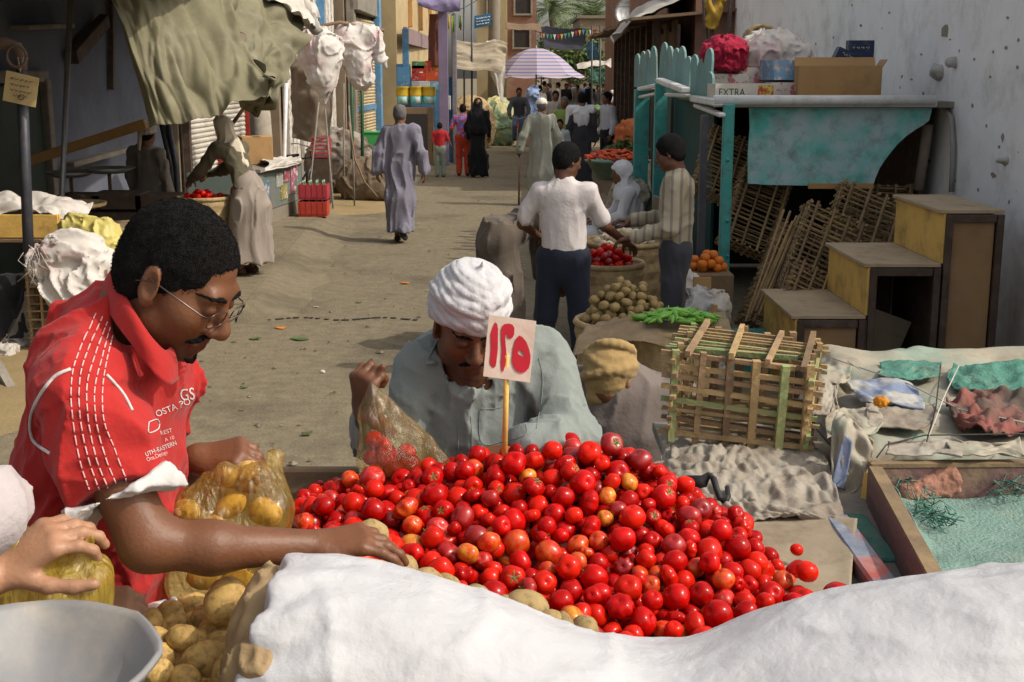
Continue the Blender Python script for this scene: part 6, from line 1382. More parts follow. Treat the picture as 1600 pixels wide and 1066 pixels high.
for (A,B_,w) in [(W(1031,126,13.6),W(1071,141,11.9),.09),(W(1000,140,15.6),W(1027,134,14.4),.08),(W(1001,152,15.5),W(1030,146,14.3),.06),(W(1042,148,13.6),W(1075,150,12.4),.06),(W(1086,154,12.0),W(1122,160,10.5),.10),(W(1088,165,11.9),W(1128,180,10.4),.06)]:
    mb = MB(); mb.bar(A,B_,w,w*.6,bev=.01); pt('strip_lamp', mb, m_white)
# ---- things on the stall top
zt = zD+.002
def carton(label, cpx, by, wpx, hpx, Y, dep, rz, mat, open_top=False, cat='box', nm='carton', flaps=False, zoff=0):
    c = W(cpx,by,Y); w = wpx*Y/2000/_ct; h = hpx*Y/2000*.985; e = empty(nm, (c.x,Y+dep/2,zt+.003+zoff), rz, label, cat)
    t = .008
    for (nm_,ce,sz) in (('front_panel',(0,-dep/2,h/2),(w,t,h)),('back_panel',(0,dep/2,h/2),(w,t,h)),('side_panel',(-w/2+t/2,0,h/2),(t,dep-t,h)),('side_panel',(w/2-t/2,0,h/2),(t,dep-t,h)),('bottom_panel',(0,0,t/2),(w-2*t,dep-t,t))):
        mb = MB(); mb.box(ce,sz); mb.build(nm_, mat, e)
    if not open_top: mb = MB(); mb.box((0,0,h+t/2),(w,dep,t)); mb.build('top_panel', mat, e)
    if flaps:
        mb = MB(); mb.box((0,dep/2+.03,h+.03),(w,.006,.10),rotm(R(-35))); mb.build('flap', mat, e)
        mb = MB(); mb.box((w/2+.02,0,h+.02),(.006,dep,.07),rotm(0,R(30))); mb.build('flap', mat, e)
    return e, w, h
bx, w_, h_ = carton('open brown cardboard carton on the stall top', 1315, 142, 122, 52, 10.78, .34, R(-6), m_card, True, flaps=True)
m_whp = M('white_print_card',(.62,.58,.50),.7,vs=18,col2=(.50,.48,.40),dirt=(.4,.28,.2),dscale=6,damt=.4)
bx, w_, h_ = carton('flat white fruit box printed EXTRA at the stall corner', 1163, 142, 92, 25, 10.72, .30, R(4), m_whp, True, nm='fruit_box')
lettering('printed_word', 'EXTRA', .085, M('dark_green_ink',(.02,.07,.05),.7), bx, (-w_/2+.025,-.155,.035), (R(90),0,0), xs=.85)
mb = MB(); mb.box((w_*.33,-.156,h_*.5),(w_*.26,.002,h_*.8)); mb.build('fruit_print', M('fruit_print',(.42,.06,.03),.6,vs=22,col2=(.55,.48,.10),mix=(.45,.55)), bx)
m_bluebx = M('light_blue_card',(.20,.38,.55),.6,vs=14,col2=(.62,.60,.56),mix=(.5,.6),dirt=(.45,.1,.1),dscale=12,damt=.5)
carton('open light blue printed fruit box beside the brown carton', 1242, 121, 82, 30, 11.25, .34, R(14), m_bluebx, True, nm='fruit_box', zoff=.16)
m_pinkbx = M('pink_white_card',(.62,.56,.5),.7,vs=16,col2=(.5,.13,.14),mix=(.52,.6))
carton('red and white fruit box under the crimson bundle', 1140, 118, 62, 18, 11.4, .3, R(-5), m_pinkbx, nm='fruit_box', zoff=.10)
carton('pale fruit box with tomato print behind the blue box', 1175, 112, 48, 28, 11.5, .3, R(8), m_pinkbx, nm='fruit_box', zoff=.10)
carton('small pink printed box beneath the light blue box', 1235, 141, 55, 24, 11.0, .3, R(0), m_pinkbx, nm='fruit_box')
carton('white card box lid lying behind the blue boxes', 1290, 95, 66, 20, 11.7, .3, R(12), m_cardw, nm='box_lid', zoff=.2)
m_navy = M('navy_card',(.022,.035,.09),.5,vs=9,dirt=(.3,.3,.34),dscale=14,damt=.3)
def scrawl(e, n, w, h, o, mat, seed):
    """rows of joined-up right-to-left script too small to read"""
    q = random.Random(seed)
    for r in range(n):
        mb = MB(); x = -w/2; y = o[2]+h*(r+.5)/n
        while x < w/2-.02:
            L_ = q.uniform(.02,.05); pts = [(x+L_*t,o[1],y+.010*math.sin(t*9+q.random())*(1 if t<.8 else 2)) for t in (0,.25,.5,.75,1)]; mb.tube([Vector((a+o[0],b,c)) for a,b,c in pts],.0035,4); x += L_+q.uniform(.008,.02)
        mb.build('script_line', mat, e)
bx, w_, h_ = carton('navy blue box with white script leaning on the white wall', 1345, 92, 38, 44, 11.6, .1, R(0), m_navy, nm='printed_box', zoff=.24); scrawl(bx,2,w_*.7,.18,(0,-.056,.06),m_cardw,2)
bx, w_, h_ = carton('tilted navy blue box with white script beside its upright twin', 1325, 96, 52, 26, 11.4, .12, R(-10), m_navy, nm='printed_box', zoff=.24); bx.rotation_euler = (0,R(24),0); scrawl(bx,2,w_*.7,.11,(0,-.066,.03),m_cardw,3)
mb = MB(); a, b = W(1282,141,10.7), W(1405,141,10.7); mb.box(((a.x+b.x)/2,10.85,zt+.014),(b.x-a.x,.28,.022),bev=.004); tag(mb.build('plank', m_woody), 'short yellowish plank lying on the stall top before the carton', 'plank')
c = W(1138,82,11.3); o = link('crimson_bundle', nets('crimson_bundle', [ell((c.x,11.5,c.z),(.21,.2,.145)), ell((c.x+.02,11.5,c.z-.1),(.17,.17,.08),.05)], .012, fold_disp(5,.016,14,(1,1,1))), fab('crimson_cloth',(.36,.015,.045))); tag(o, 'round crimson cloth bundle on the stall top', 'bundle')
c = W(1215,72,11.6); o = link('plastic_heap', nets('plastic_heap', [ell((c.x,11.8,c.z-.03),(.30,.25,.16),.05), ell((c.x-.12,11.7,c.z-.12),(.2,.2,.13),.05), ell((c.x+.17,11.8,c.z-.1),(.2,.2,.12),.05), ell((c.x,11.8,zt+.1),(.35,.25,.14),.06)], .014, fold_disp(8,.024,8,(1,1,1),1.2)), m_sackp); tag(o, 'heap of crumpled white and pink plastic bags on the stall top', 'plastic bags')
rp = MB()
for k in range(5): rp.tube([Vector((W(1190,60,12.2).x+.13*math.cos(a*.5+k*.4),12.2+.05*k,W(1190,56,12.2).z-.02*k+.09*math.sin(a*.5))) for a in range(14)],.022,6)
tag(rp.build('rope_coil', m_straw, None), 'coil of straw rope behind the crimson bundle', 'rope')
# ---- old cane crates leaning in the stall
for (lab,px,py,Y,rx,ry,L,Wd,H,sd) in [('dusty cane crate leaning under the scalloped panel beside the stand',1200,470,9.75,66,24,.46,.80,.20,3),('dusty cane crate leaning deepest in the stall under the panel',1262,430,10.25,68,22,.50,.78,.20,5),('dusty cane crate standing against the dark back behind the stand',1315,400,11.2,82,3,.52,.62,.2,6),('dusty cane crate leaning near the teal corner post',1150,505,9.75,64,28,.36,.86,.18,9),('dusty cane crate lying low beside the stepped stand',1195,520,9.3,60,26,.34,.55,.18,10),('dusty cane crate high behind the striped trader',1075,300,11.4,60,22,.42,.6,.18,11),('dusty cane crate stacked behind the teal corner post',1120,380,11.0,64,22,.42,.7,.18,12)]:
    c = W(px,py,Y); tilt = rotm(0,R(ry),0)@rotm(R(rx),0,0)
    ux, uy, uz = tilt@Vector((1,0,0)), tilt@Vector((0,1,0)), tilt@Vector((0,0,1))
    crate_from('cane_crate', lab, Vector((c.x,Y,max(.14,c.z))), ux, uy, uz, L, Wd, H, 4, 8, (m_cane,m_caned,m_caned), 'palm-cane crates', lid=True, seed=sd)
# bundle of loose canes leaning by the corner post
lc = empty('cane_bundle', tuple(W(1180,500,9.7)), label='loose bundle of pale and green palm canes leaning by the teal post', cat='canes')
for k in range(9):
    a = W(1165+k*4,505-q.uniform(0,20),9.45+.02*k); b = W(1225+k*5,330+q.uniform(-10,20),10.0); mb = MB(); mb.bar(a,b,.014,.014); wch(mb.build('cane', q.choice((m_cane,m_caneg,m_caned)), lc), lc)
# ---- stepped display stand
ss = empty('stepped_stand', (2.6,8.8,0), label='three-step yellow and brown wooden display stand against the white wall', cat='display stand')
Y0 = 8.3; xs_ = [W(p,500,Y0).x for p in (1243,1352,1464,1556)]; zs_ = [W(1300,493,Y0).z, W(1400,412,Y0).z, W(1500,328,Y0).z]; D = 1.05
m_ply = M('brown_ply', (.34,.20,.09), .6, vs=3, col2=(.24,.14,.065), bump=.2, bs=20, dirt=(.32,.26,.19), dscale=3.5, damt=.5)
m_top = M('dusty_top', (.46,.35,.22), .9, vs=4, bump=.2, bs=30, dirt=(.15,.1,.07), dscale=6, damt=.5)
for i in range(3):
    x0, x1, zt_ = xs_[i], xs_[i+1], zs_[i]; zl = zs_[i-1] if i else 0
    mb = MB(); mb.box(((x0+x1)/2-.015,Y0+D/2,zt_-.012),(x1-x0+.03,D+.02,.024),bev=.003); wch(mb.build('step_top', m_top, ss), ss)
    mb = MB(); mb.box((x0+.008,Y0+D/2,(zl+zt_-.026)/2),(.018,D,zt_-.026-zl-.002)); wch(mb.build('riser', m_woody, ss), ss)
    fw = .045
    for (cx_,cz_,sx_,sz_) in ((x0+fw/2+.012,(zt_-.03)/2,fw,zt_-.03),(x1-fw/2-.002,(zt_-.03)/2,fw,zt_-.03),((x0+x1)/2,zt_-.055,x1-x0-2*fw-.02,.05)):
        mb = MB(); mb.box((cx_,Y0-.012,cz_),(sx_,.03,sz_),bev=.003); wch(mb.build('frame_rail', m_woodd, ss), ss)
    mb = MB(); mb.box(((x0+x1)/2,Y0+D-.04,(zt_-.03)/2),(x1-x0-.02,.018,zt_-.04)); wch(mb.build('back_panel', m_woodd, ss), ss)
    mb = MB(); mb.box((x0+.008,Y0+D/2,zl/2),(.016,D-.06,max(.02,zl-.03))); wch(mb.build('inner_side', m_woodd, ss), ss)
    if i != 1:
        mb = MB(); mb.box(((x0+x1)/2,Y0+.012,(zt_-.08)/2),(x1-x0-2*fw-.02,.012,zt_-.08)); wch(mb.build('ply_panel', m_ply, ss), ss)
mb = MB(); mb.box((xs_[3]-.01,Y0+D/2,zs_[2]/2-.02),(.018,D,zs_[2]-.05)); wch(mb.build('end_panel', m_ply, ss), ss)
mb = MB(); mb.box(((xs_[1]+xs_[2])/2,Y0+.5,.25),(.3,.02,.5),rotm(0,R(20))); wch(mb.build('loose_sheet', m_cardd, ss), ss)
# ---- produce in front of the stall
def basket(label, c, r, h, mat=m_straw, cat='basket', nm='basket', flare=.8):
    e = empty(nm, (c[0],c[1],c[2]), label=label, cat=cat); mb = MB(); n = 28; nr = 12; prof = []
    for i in range(nr+1): t = i/nr; prof.append((r*(flare+(1-flare)*t)+.010*(i%2), h*t))
    prof += [(r-.02,h),(r-.05,h-.05)]
    vs = []
    for i,(rr_,z) in enumerate(prof):
        for k in range(n): a = 2*math.pi*k/n; w = 1+.012*((k+i)%2); vs.append((rr_*w*math.cos(a),rr_*w*math.sin(a),z))
    mb.add(vs,[(i*n+k,i*n+(k+1)%n,(i+1)*n+(k+1)%n,(i+1)*n+k) for i in range(len(prof)-1) for k in range(n)]+[tuple(range(n-1,-1,-1))])
    mb.build('weave', mat, e)
    mb = MB(); mb.tube([(r*1.0*math.cos(a),r*1.0*math.sin(a),h) for a in [2*math.pi*k/24 for k in range(25)]],.022,6); mb.build('rim', mat, e)
    mb = MB(); mb.lathe([(0,h-.035),(r-.04,h-.04)],n=20); mb.build('lining', m_burlap, e)
    return e
def heap(c, r, h, n, fn, seed, rmin=.0):
    """round pile: placed shell by shell so each piece rests on the ones below"""
    q = random.Random(seed); S_ = []
    for k in range(n):
        best = None
        for _ in range(14):
            a = q.uniform(0,6.283); d = r*math.sqrt(q.random()); x, y = d*math.cos(a), d*math.sin(a); rr_ = fn('r',q); z = rr_*.8
            for (sx_,sy_,sz_,sr_) in S_:
                d2 = (x-sx_)**2+(y-sy_)**2; R_ = (rr_+sr_)*.92
                if d2 < R_*R_: z = max(z, sz_+math.sqrt(R_*R_-d2)*.8)
            sc = z-h*(1-(d/r)**2)
            if best is None or sc < best[0]: best = (sc,x,y,z,rr_)
        _,x,y,z,rr_ = best; S_.append((x,y,z,rr_)); fn('put',q,Vector((c[0]+x,c[1]+y,c[2]+z)),rr_)
c = W(975,505,7.55); pbz = c.z; pc = (W(978,480,7.6).x,7.6)
basket('large round straw basket heaped with brown potatoes', (pc[0],pc[1],0), .30, c.z, flare=.92)
def putp(m, q, p=None, r=None):
    if m == 'r': return q.uniform(.028,.038)
    potato(p, r, q.randrange(4), 'dusty brown potato in the straw basket before the teal stall', 'potatoes in the straw basket', True, (q.uniform(0,6),q.uniform(-.5,.5),q.uniform(0,6)))
heap((pc[0],pc[1],pbz-.01), .285, .26, 135, putp, 4)
# green chillies on burlap
gc = W(1058,500,7.25); gx = gc.x
basket('straw basket under burlap carrying green chillies', (gx,7.3,0), .24, gc.z-.06, flare=.9)
cloth('burlap_sheet', [[(gx-.62,7.02,gc.z-.16),(gx-.3,7.0,gc.z-.07),(gx,6.98,gc.z-.10),(gx+.28,7.02,gc.z-.14)],[(gx-.55,7.2,gc.z-.05),(gx-.25,7.2,gc.z-.02),(gx,7.2,gc.z-.03),(gx+.3,7.2,gc.z-.03)],[(gx-.4,7.4,gc.z-.03),(gx-.2,7.42,gc.z-.0),(gx,7.42,gc.z-.02),(gx+.3,7.4,gc.z+.02)]], m_burlap, None, 30, 40, .02, 6, 3)
tag(bpy.data.objects['burlap_sheet'], 'brown burlap sheet spread under green chillies', 'burlap')
chm = MB(); chm.tube([(-.055,0,0),(-.03,.003,.004),(0,.006,.005),(.03,.003,.003),(.06,-.004,-.003)],[.004,.011,.012,.009,.002],7); chm.tube([(-.055,0,0),(-.075,0,.006)],.003,5); ch_me = chm.me('chilli'); ch_me.materials.append(M('chilli_green',(.12,.32,.03),.35,vs=9,col2=(.18,.40,.05),rnd=.2,spec=.5))
for k in range(70):
    a = q.uniform(0,6.28); d = .19*math.sqrt(q.random()); o = link('green_chilli', ch_me, None, None, (gx+d*math.cos(a)*1.15,7.22+d*math.sin(a)*.75,gc.z-.0+.05*(1-(d/.19)**2)+q.uniform(-.004,.012)), (q.uniform(-.3,.3),q.uniform(-.25,.25),q.uniform(0,6.28))); o.scale = (1.15,1.15,1.15); tag(o, 'fresh green chilli in the pile on the burlap sheet', 'chilli', 'green chillies on burlap')
# tomatoes and onions behind
c = W(950,412,9.35); bz = c.z
basket('wide straw tray basket of tomatoes beside the pale T-shirt buyer', (c.x,9.35,0), .26, bz, flare=.95)
def putt(m, q, p=None, r=None):
    if m == 'r': return q.uniform(.03,.038)
    tomato(p.x,p.y,p.z,r,q.choice((0,0,1,4)),q.choice((0,1)),(q.uniform(-1,1),q.uniform(-1,1),0),'red tomato in the straw tray beside the pale T-shirt buyer',group='tomatoes in the straw tray')
heap((c.x,9.35,bz-.03),.22,.13,48,putt,6)
m_onion = M('onion_skin',(.60,.47,.27),.45,vs=9,col2=(.66,.60,.48),rnd=.2,spec=.5); om = MB(); om.lathe([(.0,-.92),(.35,-.88),(.8,-.5),(1,.0),(.85,.5),(.4,.85),(.14,1.0),(.08,1.25),(0,1.3)],n=14); on_me = om.me('onion'); on_me.materials.append(m_onion)
c2 = W(975,372,10.2); basket('straw basket of pale onions behind the tomato tray', (c2.x,10.2,0), .34, c2.z-.03, flare=.9)
def puto(m, q, p=None, r=None):
    if m == 'r': return q.uniform(.03,.04)
    o = link('onion', on_me, None, None, p, (q.uniform(-1,1),q.uniform(-1,1),0)); o.scale = (r,r,r); tag(o, 'pale yellow onion in the basket behind the tomato tray', 'onion', 'onions in the basket')
heap((c2.x,10.2,c2.z-.06),.29,.14,60,puto,7)
# oranges
om2 = tomato_mesh('orange', 5, .0, .95, 3); om2.materials.append(M('orange_peel_skin',(.62,.17,.015),.45,vs=9,var=.1,bump=.2,bs=150,rnd=.1))
ob_ = MB(); w = W(1110,425,9.55); ob_.box((w.x,9.6,w.z-.2),(.32,.34,.4),bev=.01); tag(ob_.build('fruit_crate', m_wood), 'brown wooden fruit crate with oranges behind the teal corner post', 'crate')
def putr(m, q, p=None, r=None):
    if m == 'r': return .038
    o = link('orange', om2, None, None, p); o.scale = (r,r,r); tag(o, 'bright orange fruit in the crate behind the teal corner post', 'orange', 'oranges in the crate')
heap((w.x,9.6,w.z),.13,.10,16,putr,8)
# bags, cardboard beside the stall foot
for i,(lab,px,py,Y,r,mat,nm) in enumerate([('crumpled white plastic bag at the foot of the teal post',1112,485,8.6,(.11,.1,.12),m_sack,'plastic_bag'),('white plastic bag with red print beside the striped trader',1078,455,9.2,(.10,.1,.14),m_sackp,'plastic_bag'),('grey plastic bag slumped beside the crumpled white bag',1092,475,8.4,(.09,.09,.09),M('grey_film',(.42,.41,.40),.5,vs=5,bump=.6,bs=20),'plastic_bag')]):
    c = W(px,py,Y); o = link(nm, nets(nm,[ell(c,r,.03),cap(c,(c.x,c.y,.16),r[0]*.9,r[0]*1.1,.04), cut((0,0,.02),(0,0,-1))],.012,fold_disp(60+i,.022,11,(1,1,1),1.2)), mat); tag(o, lab, 'plastic bag')
for (lab,px,py,Y,w_,h_,ry) in [('tan cardboard flap standing behind the chillies',1098,448,8.9,.13,.26,12),('tan cardboard panel leaning by the teal post foot',1108,490,8.35,.12,.22,-8)]:
    c = W(px,py,Y); mb = MB(); mb.box((0,0,c.z/2),(w_,.012,c.z+h_/2),rotm(R(-6),0,0),bev=.003); o = mb.build('cardboard_flap', m_card, None, (c.x,Y,.0)); tag(o, lab, 'cardboard')
cr_ = MB(); c = W(1180,545,9.1); cr_.box((c.x,9.2,.14),(.35,.3,.28),bev=.01); tag(cr_.build('teal_box', m_teal2), 'low teal box behind the sunlit cane crate', 'box')
# sacks and tubs further up the right side
def sackof(label, px, py, Y, r, h, mat, seed, nm='sack'):
    x = W(px,py,Y).x; e = link(nm, nets(nm,[cap((x,Y,r*.8),(x,Y,h-r*.6),r,r*.85,.05), cut((0,0,.012),(0,0,-1))],.02,fold_disp(seed,.03,7,(1,1,.6))), mat); tag(e, label, 'sack'); return e
sackof('full brown burlap sack standing by the shawled person', 942, 300, 15.5, .22, .62, m_burlap, 3); sackof('brown sack before the white-dressed sitter', 958, 330, 13.6, .24, .60, m_burlap, 4)
sackof('large tan sack with folded mouth beside the teal post', 983, 280, 15.2, .30, .85, M('tan_sacking',(.40,.33,.25),.9,vs=4,bump=.5,bs=40), 5); sackof('red plastic drum half hidden behind the tan sack', 972, 330, 13.9, .13, .62, m_redp, 6, 'drum')
c = W(966,250,16.6); tb2 = empty('produce_tub', (c.x,16.6,0), label='green tub heaped with carrots and bunches of greens', cat='tub'); mb = MB(); mb.lathe([(.0,c.z-.25),(.26,c.z-.24),(.42,c.z),(.44,c.z),(.42,c.z-.02)],n=24); mb.build('bowl', M('pale_green_enamel',(.18,.26,.2),.5), tb2); mb = MB(); mb.lathe([(.25,0),(.25,c.z-.22)],n=14,caps=True); mb.build('stand', m_burlap, tb2)
cm = MB(); cm.tube([(-.08,0,0),(-.03,0,0),(.09,0,0)],[.018,.02,.004],7); ca_me = cm.me('carrot'); ca_me.materials.append(M('carrot_red',(.58,.08,.02),.5,rnd=.2))
for k in range(90):
    a = q.uniform(0,6.28); d = .36*math.sqrt(q.random()); o = link('carrot', ca_me, None, None, (c.x-.05+d*math.cos(a),16.5+d*math.sin(a)*.8,c.z+.03+.10*(1-(d/.36)**2)), (q.uniform(-.3,.3),q.uniform(-.3,.3),q.uniform(0,6.28))); tag(o, 'red-orange carrot heaped in the green tub', 'carrot', 'carrots in the tub')
gr = MB()
for k in range(500):
    a = q.uniform(0,6.28); d = .3*math.sqrt(q.random()); p = Vector((c.x+.12+d*math.cos(a),16.75+d*math.sin(a)*.6,c.z+.10+q.uniform(0,.2)*(1-d/.34))); s1 = Vector((q.gauss(0,1),q.gauss(0,1),q.gauss(0,1))).normalized()*.05; s2 = Vector((q.gauss(0,1),q.gauss(0,1),q.gauss(0,1))).normalized()*.02
    gr.add([p-s1,p+s2,p+s1,p-s2],[(0,1,2,3)])
tag(gr.build('leafy_greens', m_leaf), 'loose bunch of leafy greens on top of the carrot tub', 'greens', kind='stuff')
sackof('pale sack heap beside the checked-shirt person', 975, 215, 20.0, .34, 1.0, M('pale_sacking',(.45,.40,.36),.9,vs=4,bump=.5,bs=40), 9); sackof('tan sack leaning in the row behind the carrot tub', 992, 235, 18.2, .3, .95, M('tan_sacking',(.40,.33,.25),.9), 10)
pc_ = W(985,205,21.5); link('orange_goods', nets('orange_goods',[ell((pc_.x,21.5,pc_.z),(.2,.2,.1)),cap((pc_.x,21.5,.3),(pc_.x,21.5,pc_.z-.05),.3,.25,.05),cut((0,0,.01),(0,0,-1))],.03,fold_disp(2,.03,9,(1,1,1))), M('orange_cloth',(.48,.13,.04),.8)); tag(bpy.data.objects['orange_goods'],'orange covered produce heap beyond the sacks','produce heap')
# ---- timber stalls with sheeted roofs beyond the white building
ts = empty('timber_stall', (2.4,23.5,0), label='row of brown timber stalls with white plastic thrown over the roof', cat='stall')
for k in range(9):
    y = 23.3+k*1.5; x = 2.55+.02*(y-23); mb = MB(); mb.bar((x,y,0),(x,y,3.1),.10,.10); wch(mb.build('timber_post', m_woodd, ts), ts)
for k in range(26):
    y = 23.1+k*.5; mb = MB(); mb.box((2.9+.02*(y-23),y,1.5),(.05,.47,2.9+.2*math.sin(k*2.1))); wch(mb.build('wall_plank', m_wood if k%3 else m_woodd, ts), ts)
for k in range(9):
    mb = MB(); mb.box((3.0,23.4+k*1.45,3.12+.03*math.sin(k*2)),(1.9,1.4,.05),rotm(0,R(-5))); wch(mb.build('roof_board', m_wood, ts), ts)
mb = MB(); mb.box((5.6,29.5,2.6),(4.8,13,5.2)); wch(mb.build('rear_wall', m_brick, ts), ts)
wch(cloth('plastic_roof_sheet', [[(1.75,22.9,2.75),(2.3,23.0,3.15),(3.0,23.0,3.45),(3.7,23.0,3.7)],[(1.8,24,2.7),(2.3,24.2,3.22),(3.0,24.4,3.5),(3.7,24.2,3.75)],[(1.9,25.6,2.8),(2.4,25.8,3.2),(3.0,26,3.4),(3.7,26,3.7)],[(2.0,27,2.85),(2.5,27.2,3.15),(3.1,27.2,3.4),(3.8,27.2,3.6)]], m_sack, ts, 40, 40, .10, 6, 8), ts)
yc = empty('yellow_cloth_poles', tuple(W(1118,60,20).xy)+(0,), label='yellow cloth wound round tall poles by the white building corner', cat='awning')
for (px,dx) in ((1112,0),(1128,.05),(1122,-.1)):
    x = W(px,60,20).x; mb = MB(); mb.tube([(x,20,0),(x+dx*3,20,4.2)],.035,6); wch(mb.build('pole', m_woodd, yc), yc)
wch(cloth('cloth', [[W(1098,0,20),W(1112,-10,20),W(1135,-4,20)],[W(1103,25,20),W(1115,20,19.9),W(1128,22,20)],[W(1104,42,20),W(1112,46,19.9),W(1120,44,20)]], M('yellow_cloth',(.42,.25,.03),.85,vs=3,bump=.3,bs=20), yc, 20, 20, .05, 5, 3), yc)
# satellite dish and roof clutter
sd = empty('satellite_dish', tuple(W(984,22,48)), label='grey satellite dish on the unfinished brick house roof', cat='satellite dish'); mb = MB(); mb.lathe([(0,0),(.25,.03),(.45,.1),(.55,.17),(.55,.15),(.45,.08),(0,-.02)],n=20,rot=rotm(R(70),R(-25))); mb.build('reflector', m_steel, sd); mb = MB(); mb.bar((0,.1,-.9),(0,.1,0),.06); mb.build('mast', m_steel, sd)
# ================================================================== LEFT SIDE
q = random.Random(17)
def Th(name, label, cat, loc, group=None): return empty(name, tuple(loc), 0, label, cat, group)
# dark pipe stand with rusty arm, ring and card
b = G(48,540); ps = Th('pipe_stand', 'dark pipe post on splayed wooden feet with rusty cross arm', 'post', (b.x,b.y,0)); yP = b.y
mb = MB(); mb.tube([W(48,475,yP),W(33,98,yP)],.042,10); wch(mb.build('post', m_postd, ps), ps)
mb = MB(); mb.tube([W(-60,62,yP),W(10,68,yP),W(27,74,yP),W(33,84,yP),W(33,110,yP)],.046,10); wch(mb.build('arm', m_rust, ps), ps)
for (a_,c_) in (((48,455),(44,548)),((44,470),(6,546)),((54,468),(96,512)),((55,470),(57,525))):
    mb = MB(); mb.bar(W(*a_,yP-.03),W(*c_,yP-.15),.085,.05,bev=.006); wch(mb.build('foot', m_woodg, ps), ps)
mb = MB(); c = W(27,80,yP-.05); mb.tube([c+Vector((.075*math.cos(a),-.02,.08*math.sin(a)-.04)) for a in [k*2*math.pi/18 for k in range(19)]],.012,6); wch(mb.build('ring', m_rust, ps), ps)
cs = Th('hanging_card', 'tattered handwritten cardboard card tied to the dark post', 'sign', W(32,165,yP-.06))
k4 = [W(10,110,yP-.07),W(61,122,yP-.06),W(55,168,yP-.06),W(4,157,yP-.07)]; mb = MB(); mb.add(k4+[p+Vector((0,.008,0)) for p in k4],[(3,2,1,0),(4,5,6,7)]+[(i,(i+1)%4,4+(i+1)%4,4+i) for i in range(4)]); wch(mb.build('card', M('pale_card',(.52,.40,.2),.85,vs=5,dirt=(.3,.2,.1),dscale=9,damt=.5), cs), cs)
m_pencil = M('faded_ink',(.16,.11,.07),.9)
for r_ in range(4):
    mb = MB(); x = 16
    while x < 46-(10 if r_ == 3 else 0):
        L_ = q.uniform(3,7); pts = [W(x+L_*t+(4 if r_==3 else 0),119+r_*9+x*.2+1.6*math.sin(t*8+x),yP-.077) for t in (0,.3,.6,1)]; mb.tube(pts,.0032,4); x += L_+1.8
    wch(mb.build('script_line', m_pencil, cs), cs)
mb = MB(); mb.tube([W(33+5*math.cos(a),152+4*math.sin(a),yP-.077) for a in [k*.7 for k in range(10)]],.003,4); wch(mb.build('inked_ring', m_pencil, cs), cs)
mb = MB(); mb.tube([W(28,90,yP-.05),W(32,113,yP-.07),W(36,90,yP-.05)],.006,5); wch(mb.build('string', m_sack, cs), cs)
b = G(93,470); mb = MB(); mb.tube([(b.x-.02,b.y+.3,0),W(95,345,b.y+.3),W(111,-20,b.y+.3)],.028,8); tag(mb.build('awning_pole', m_steel), 'thin grey steel pole propping up the canopy', 'pole')
mb = MB(); mb.bar(W(-30,276,13.4),W(228,193,13.4),.09,.10,bev=.006); tag(mb.build('plank_rail', m_planky), 'long orange-brown plank slanting across the shaded shop', 'plank')
# table with shallow box
tb3 = Th('stall_table', 'rough wooden stall table with shallow tray box under white sacking', 'table', (W(40,370,10.6).x,10.7,0)); zt3 = W(40,372,10.4).z
for i in range(4): mb = MB(); mb.box((W(30,370,10.6).x,10.45+i*.17,zt3-.02),(1.0,.16,.03),bev=.004); wch(mb.build('table_plank', m_wood, tb3), tb3)
for (x_,y_) in ((-.45,10.4),(.42,10.4),(-.45,10.95),(.42,10.95)): mb = MB(); mb.bar((W(30,370,10.6).x+x_,y_,0),(W(30,370,10.6).x+x_,y_,zt3-.03),.06); wch(mb.build('leg', m_woodd, tb3), tb3)
x0_, x1_ = W(-40,360,10.4).x, W(92,360,10.4).x; zz_ = W(40,335,10.4).z-zt3
mb = MB(); mb.box(((x0_+x1_)/2,10.40,zt3+zz_/2),(x1_-x0_,.025,zz_-.004),bev=.004); wch(mb.build('tray_side', m_woody, tb3), tb3)
mb = MB(); mb.box((x1_,10.68,zt3+zz_/2),(.025,.55,zz_-.004),bev=.004); wch(mb.build('tray_side', m_woody, tb3), tb3)
o = cloth('white_sacking', [[W(-20,335,10.4),W(30,325,10.4),W(60,332,10.4),W(90,338,10.4),W(130,345,10.45)],[W(-20,312,10.6),W(20,306,10.6),W(55,318,10.6),W(95,312,10.6),W(140,330,10.6)],[W(-20,310,10.9),W(20,308,10.9),W(60,300,10.9),W(100,310,10.9),W(145,322,10.9)]], m_sackp, None, 40, 60, .045, 6, 31); tag(o,'white sacking with pink print spread over the wooden tray','sacking')
mb = MB(); c = W(108,322,11.2); mb.lathe([(0,-.02),(.24,-.02),(.30,.03),(.32,.03),(.31,.0)],c=c,n=24); tag(mb.build('straw_tray', m_straw), 'shallow round straw tray behind the white sacking', 'tray')
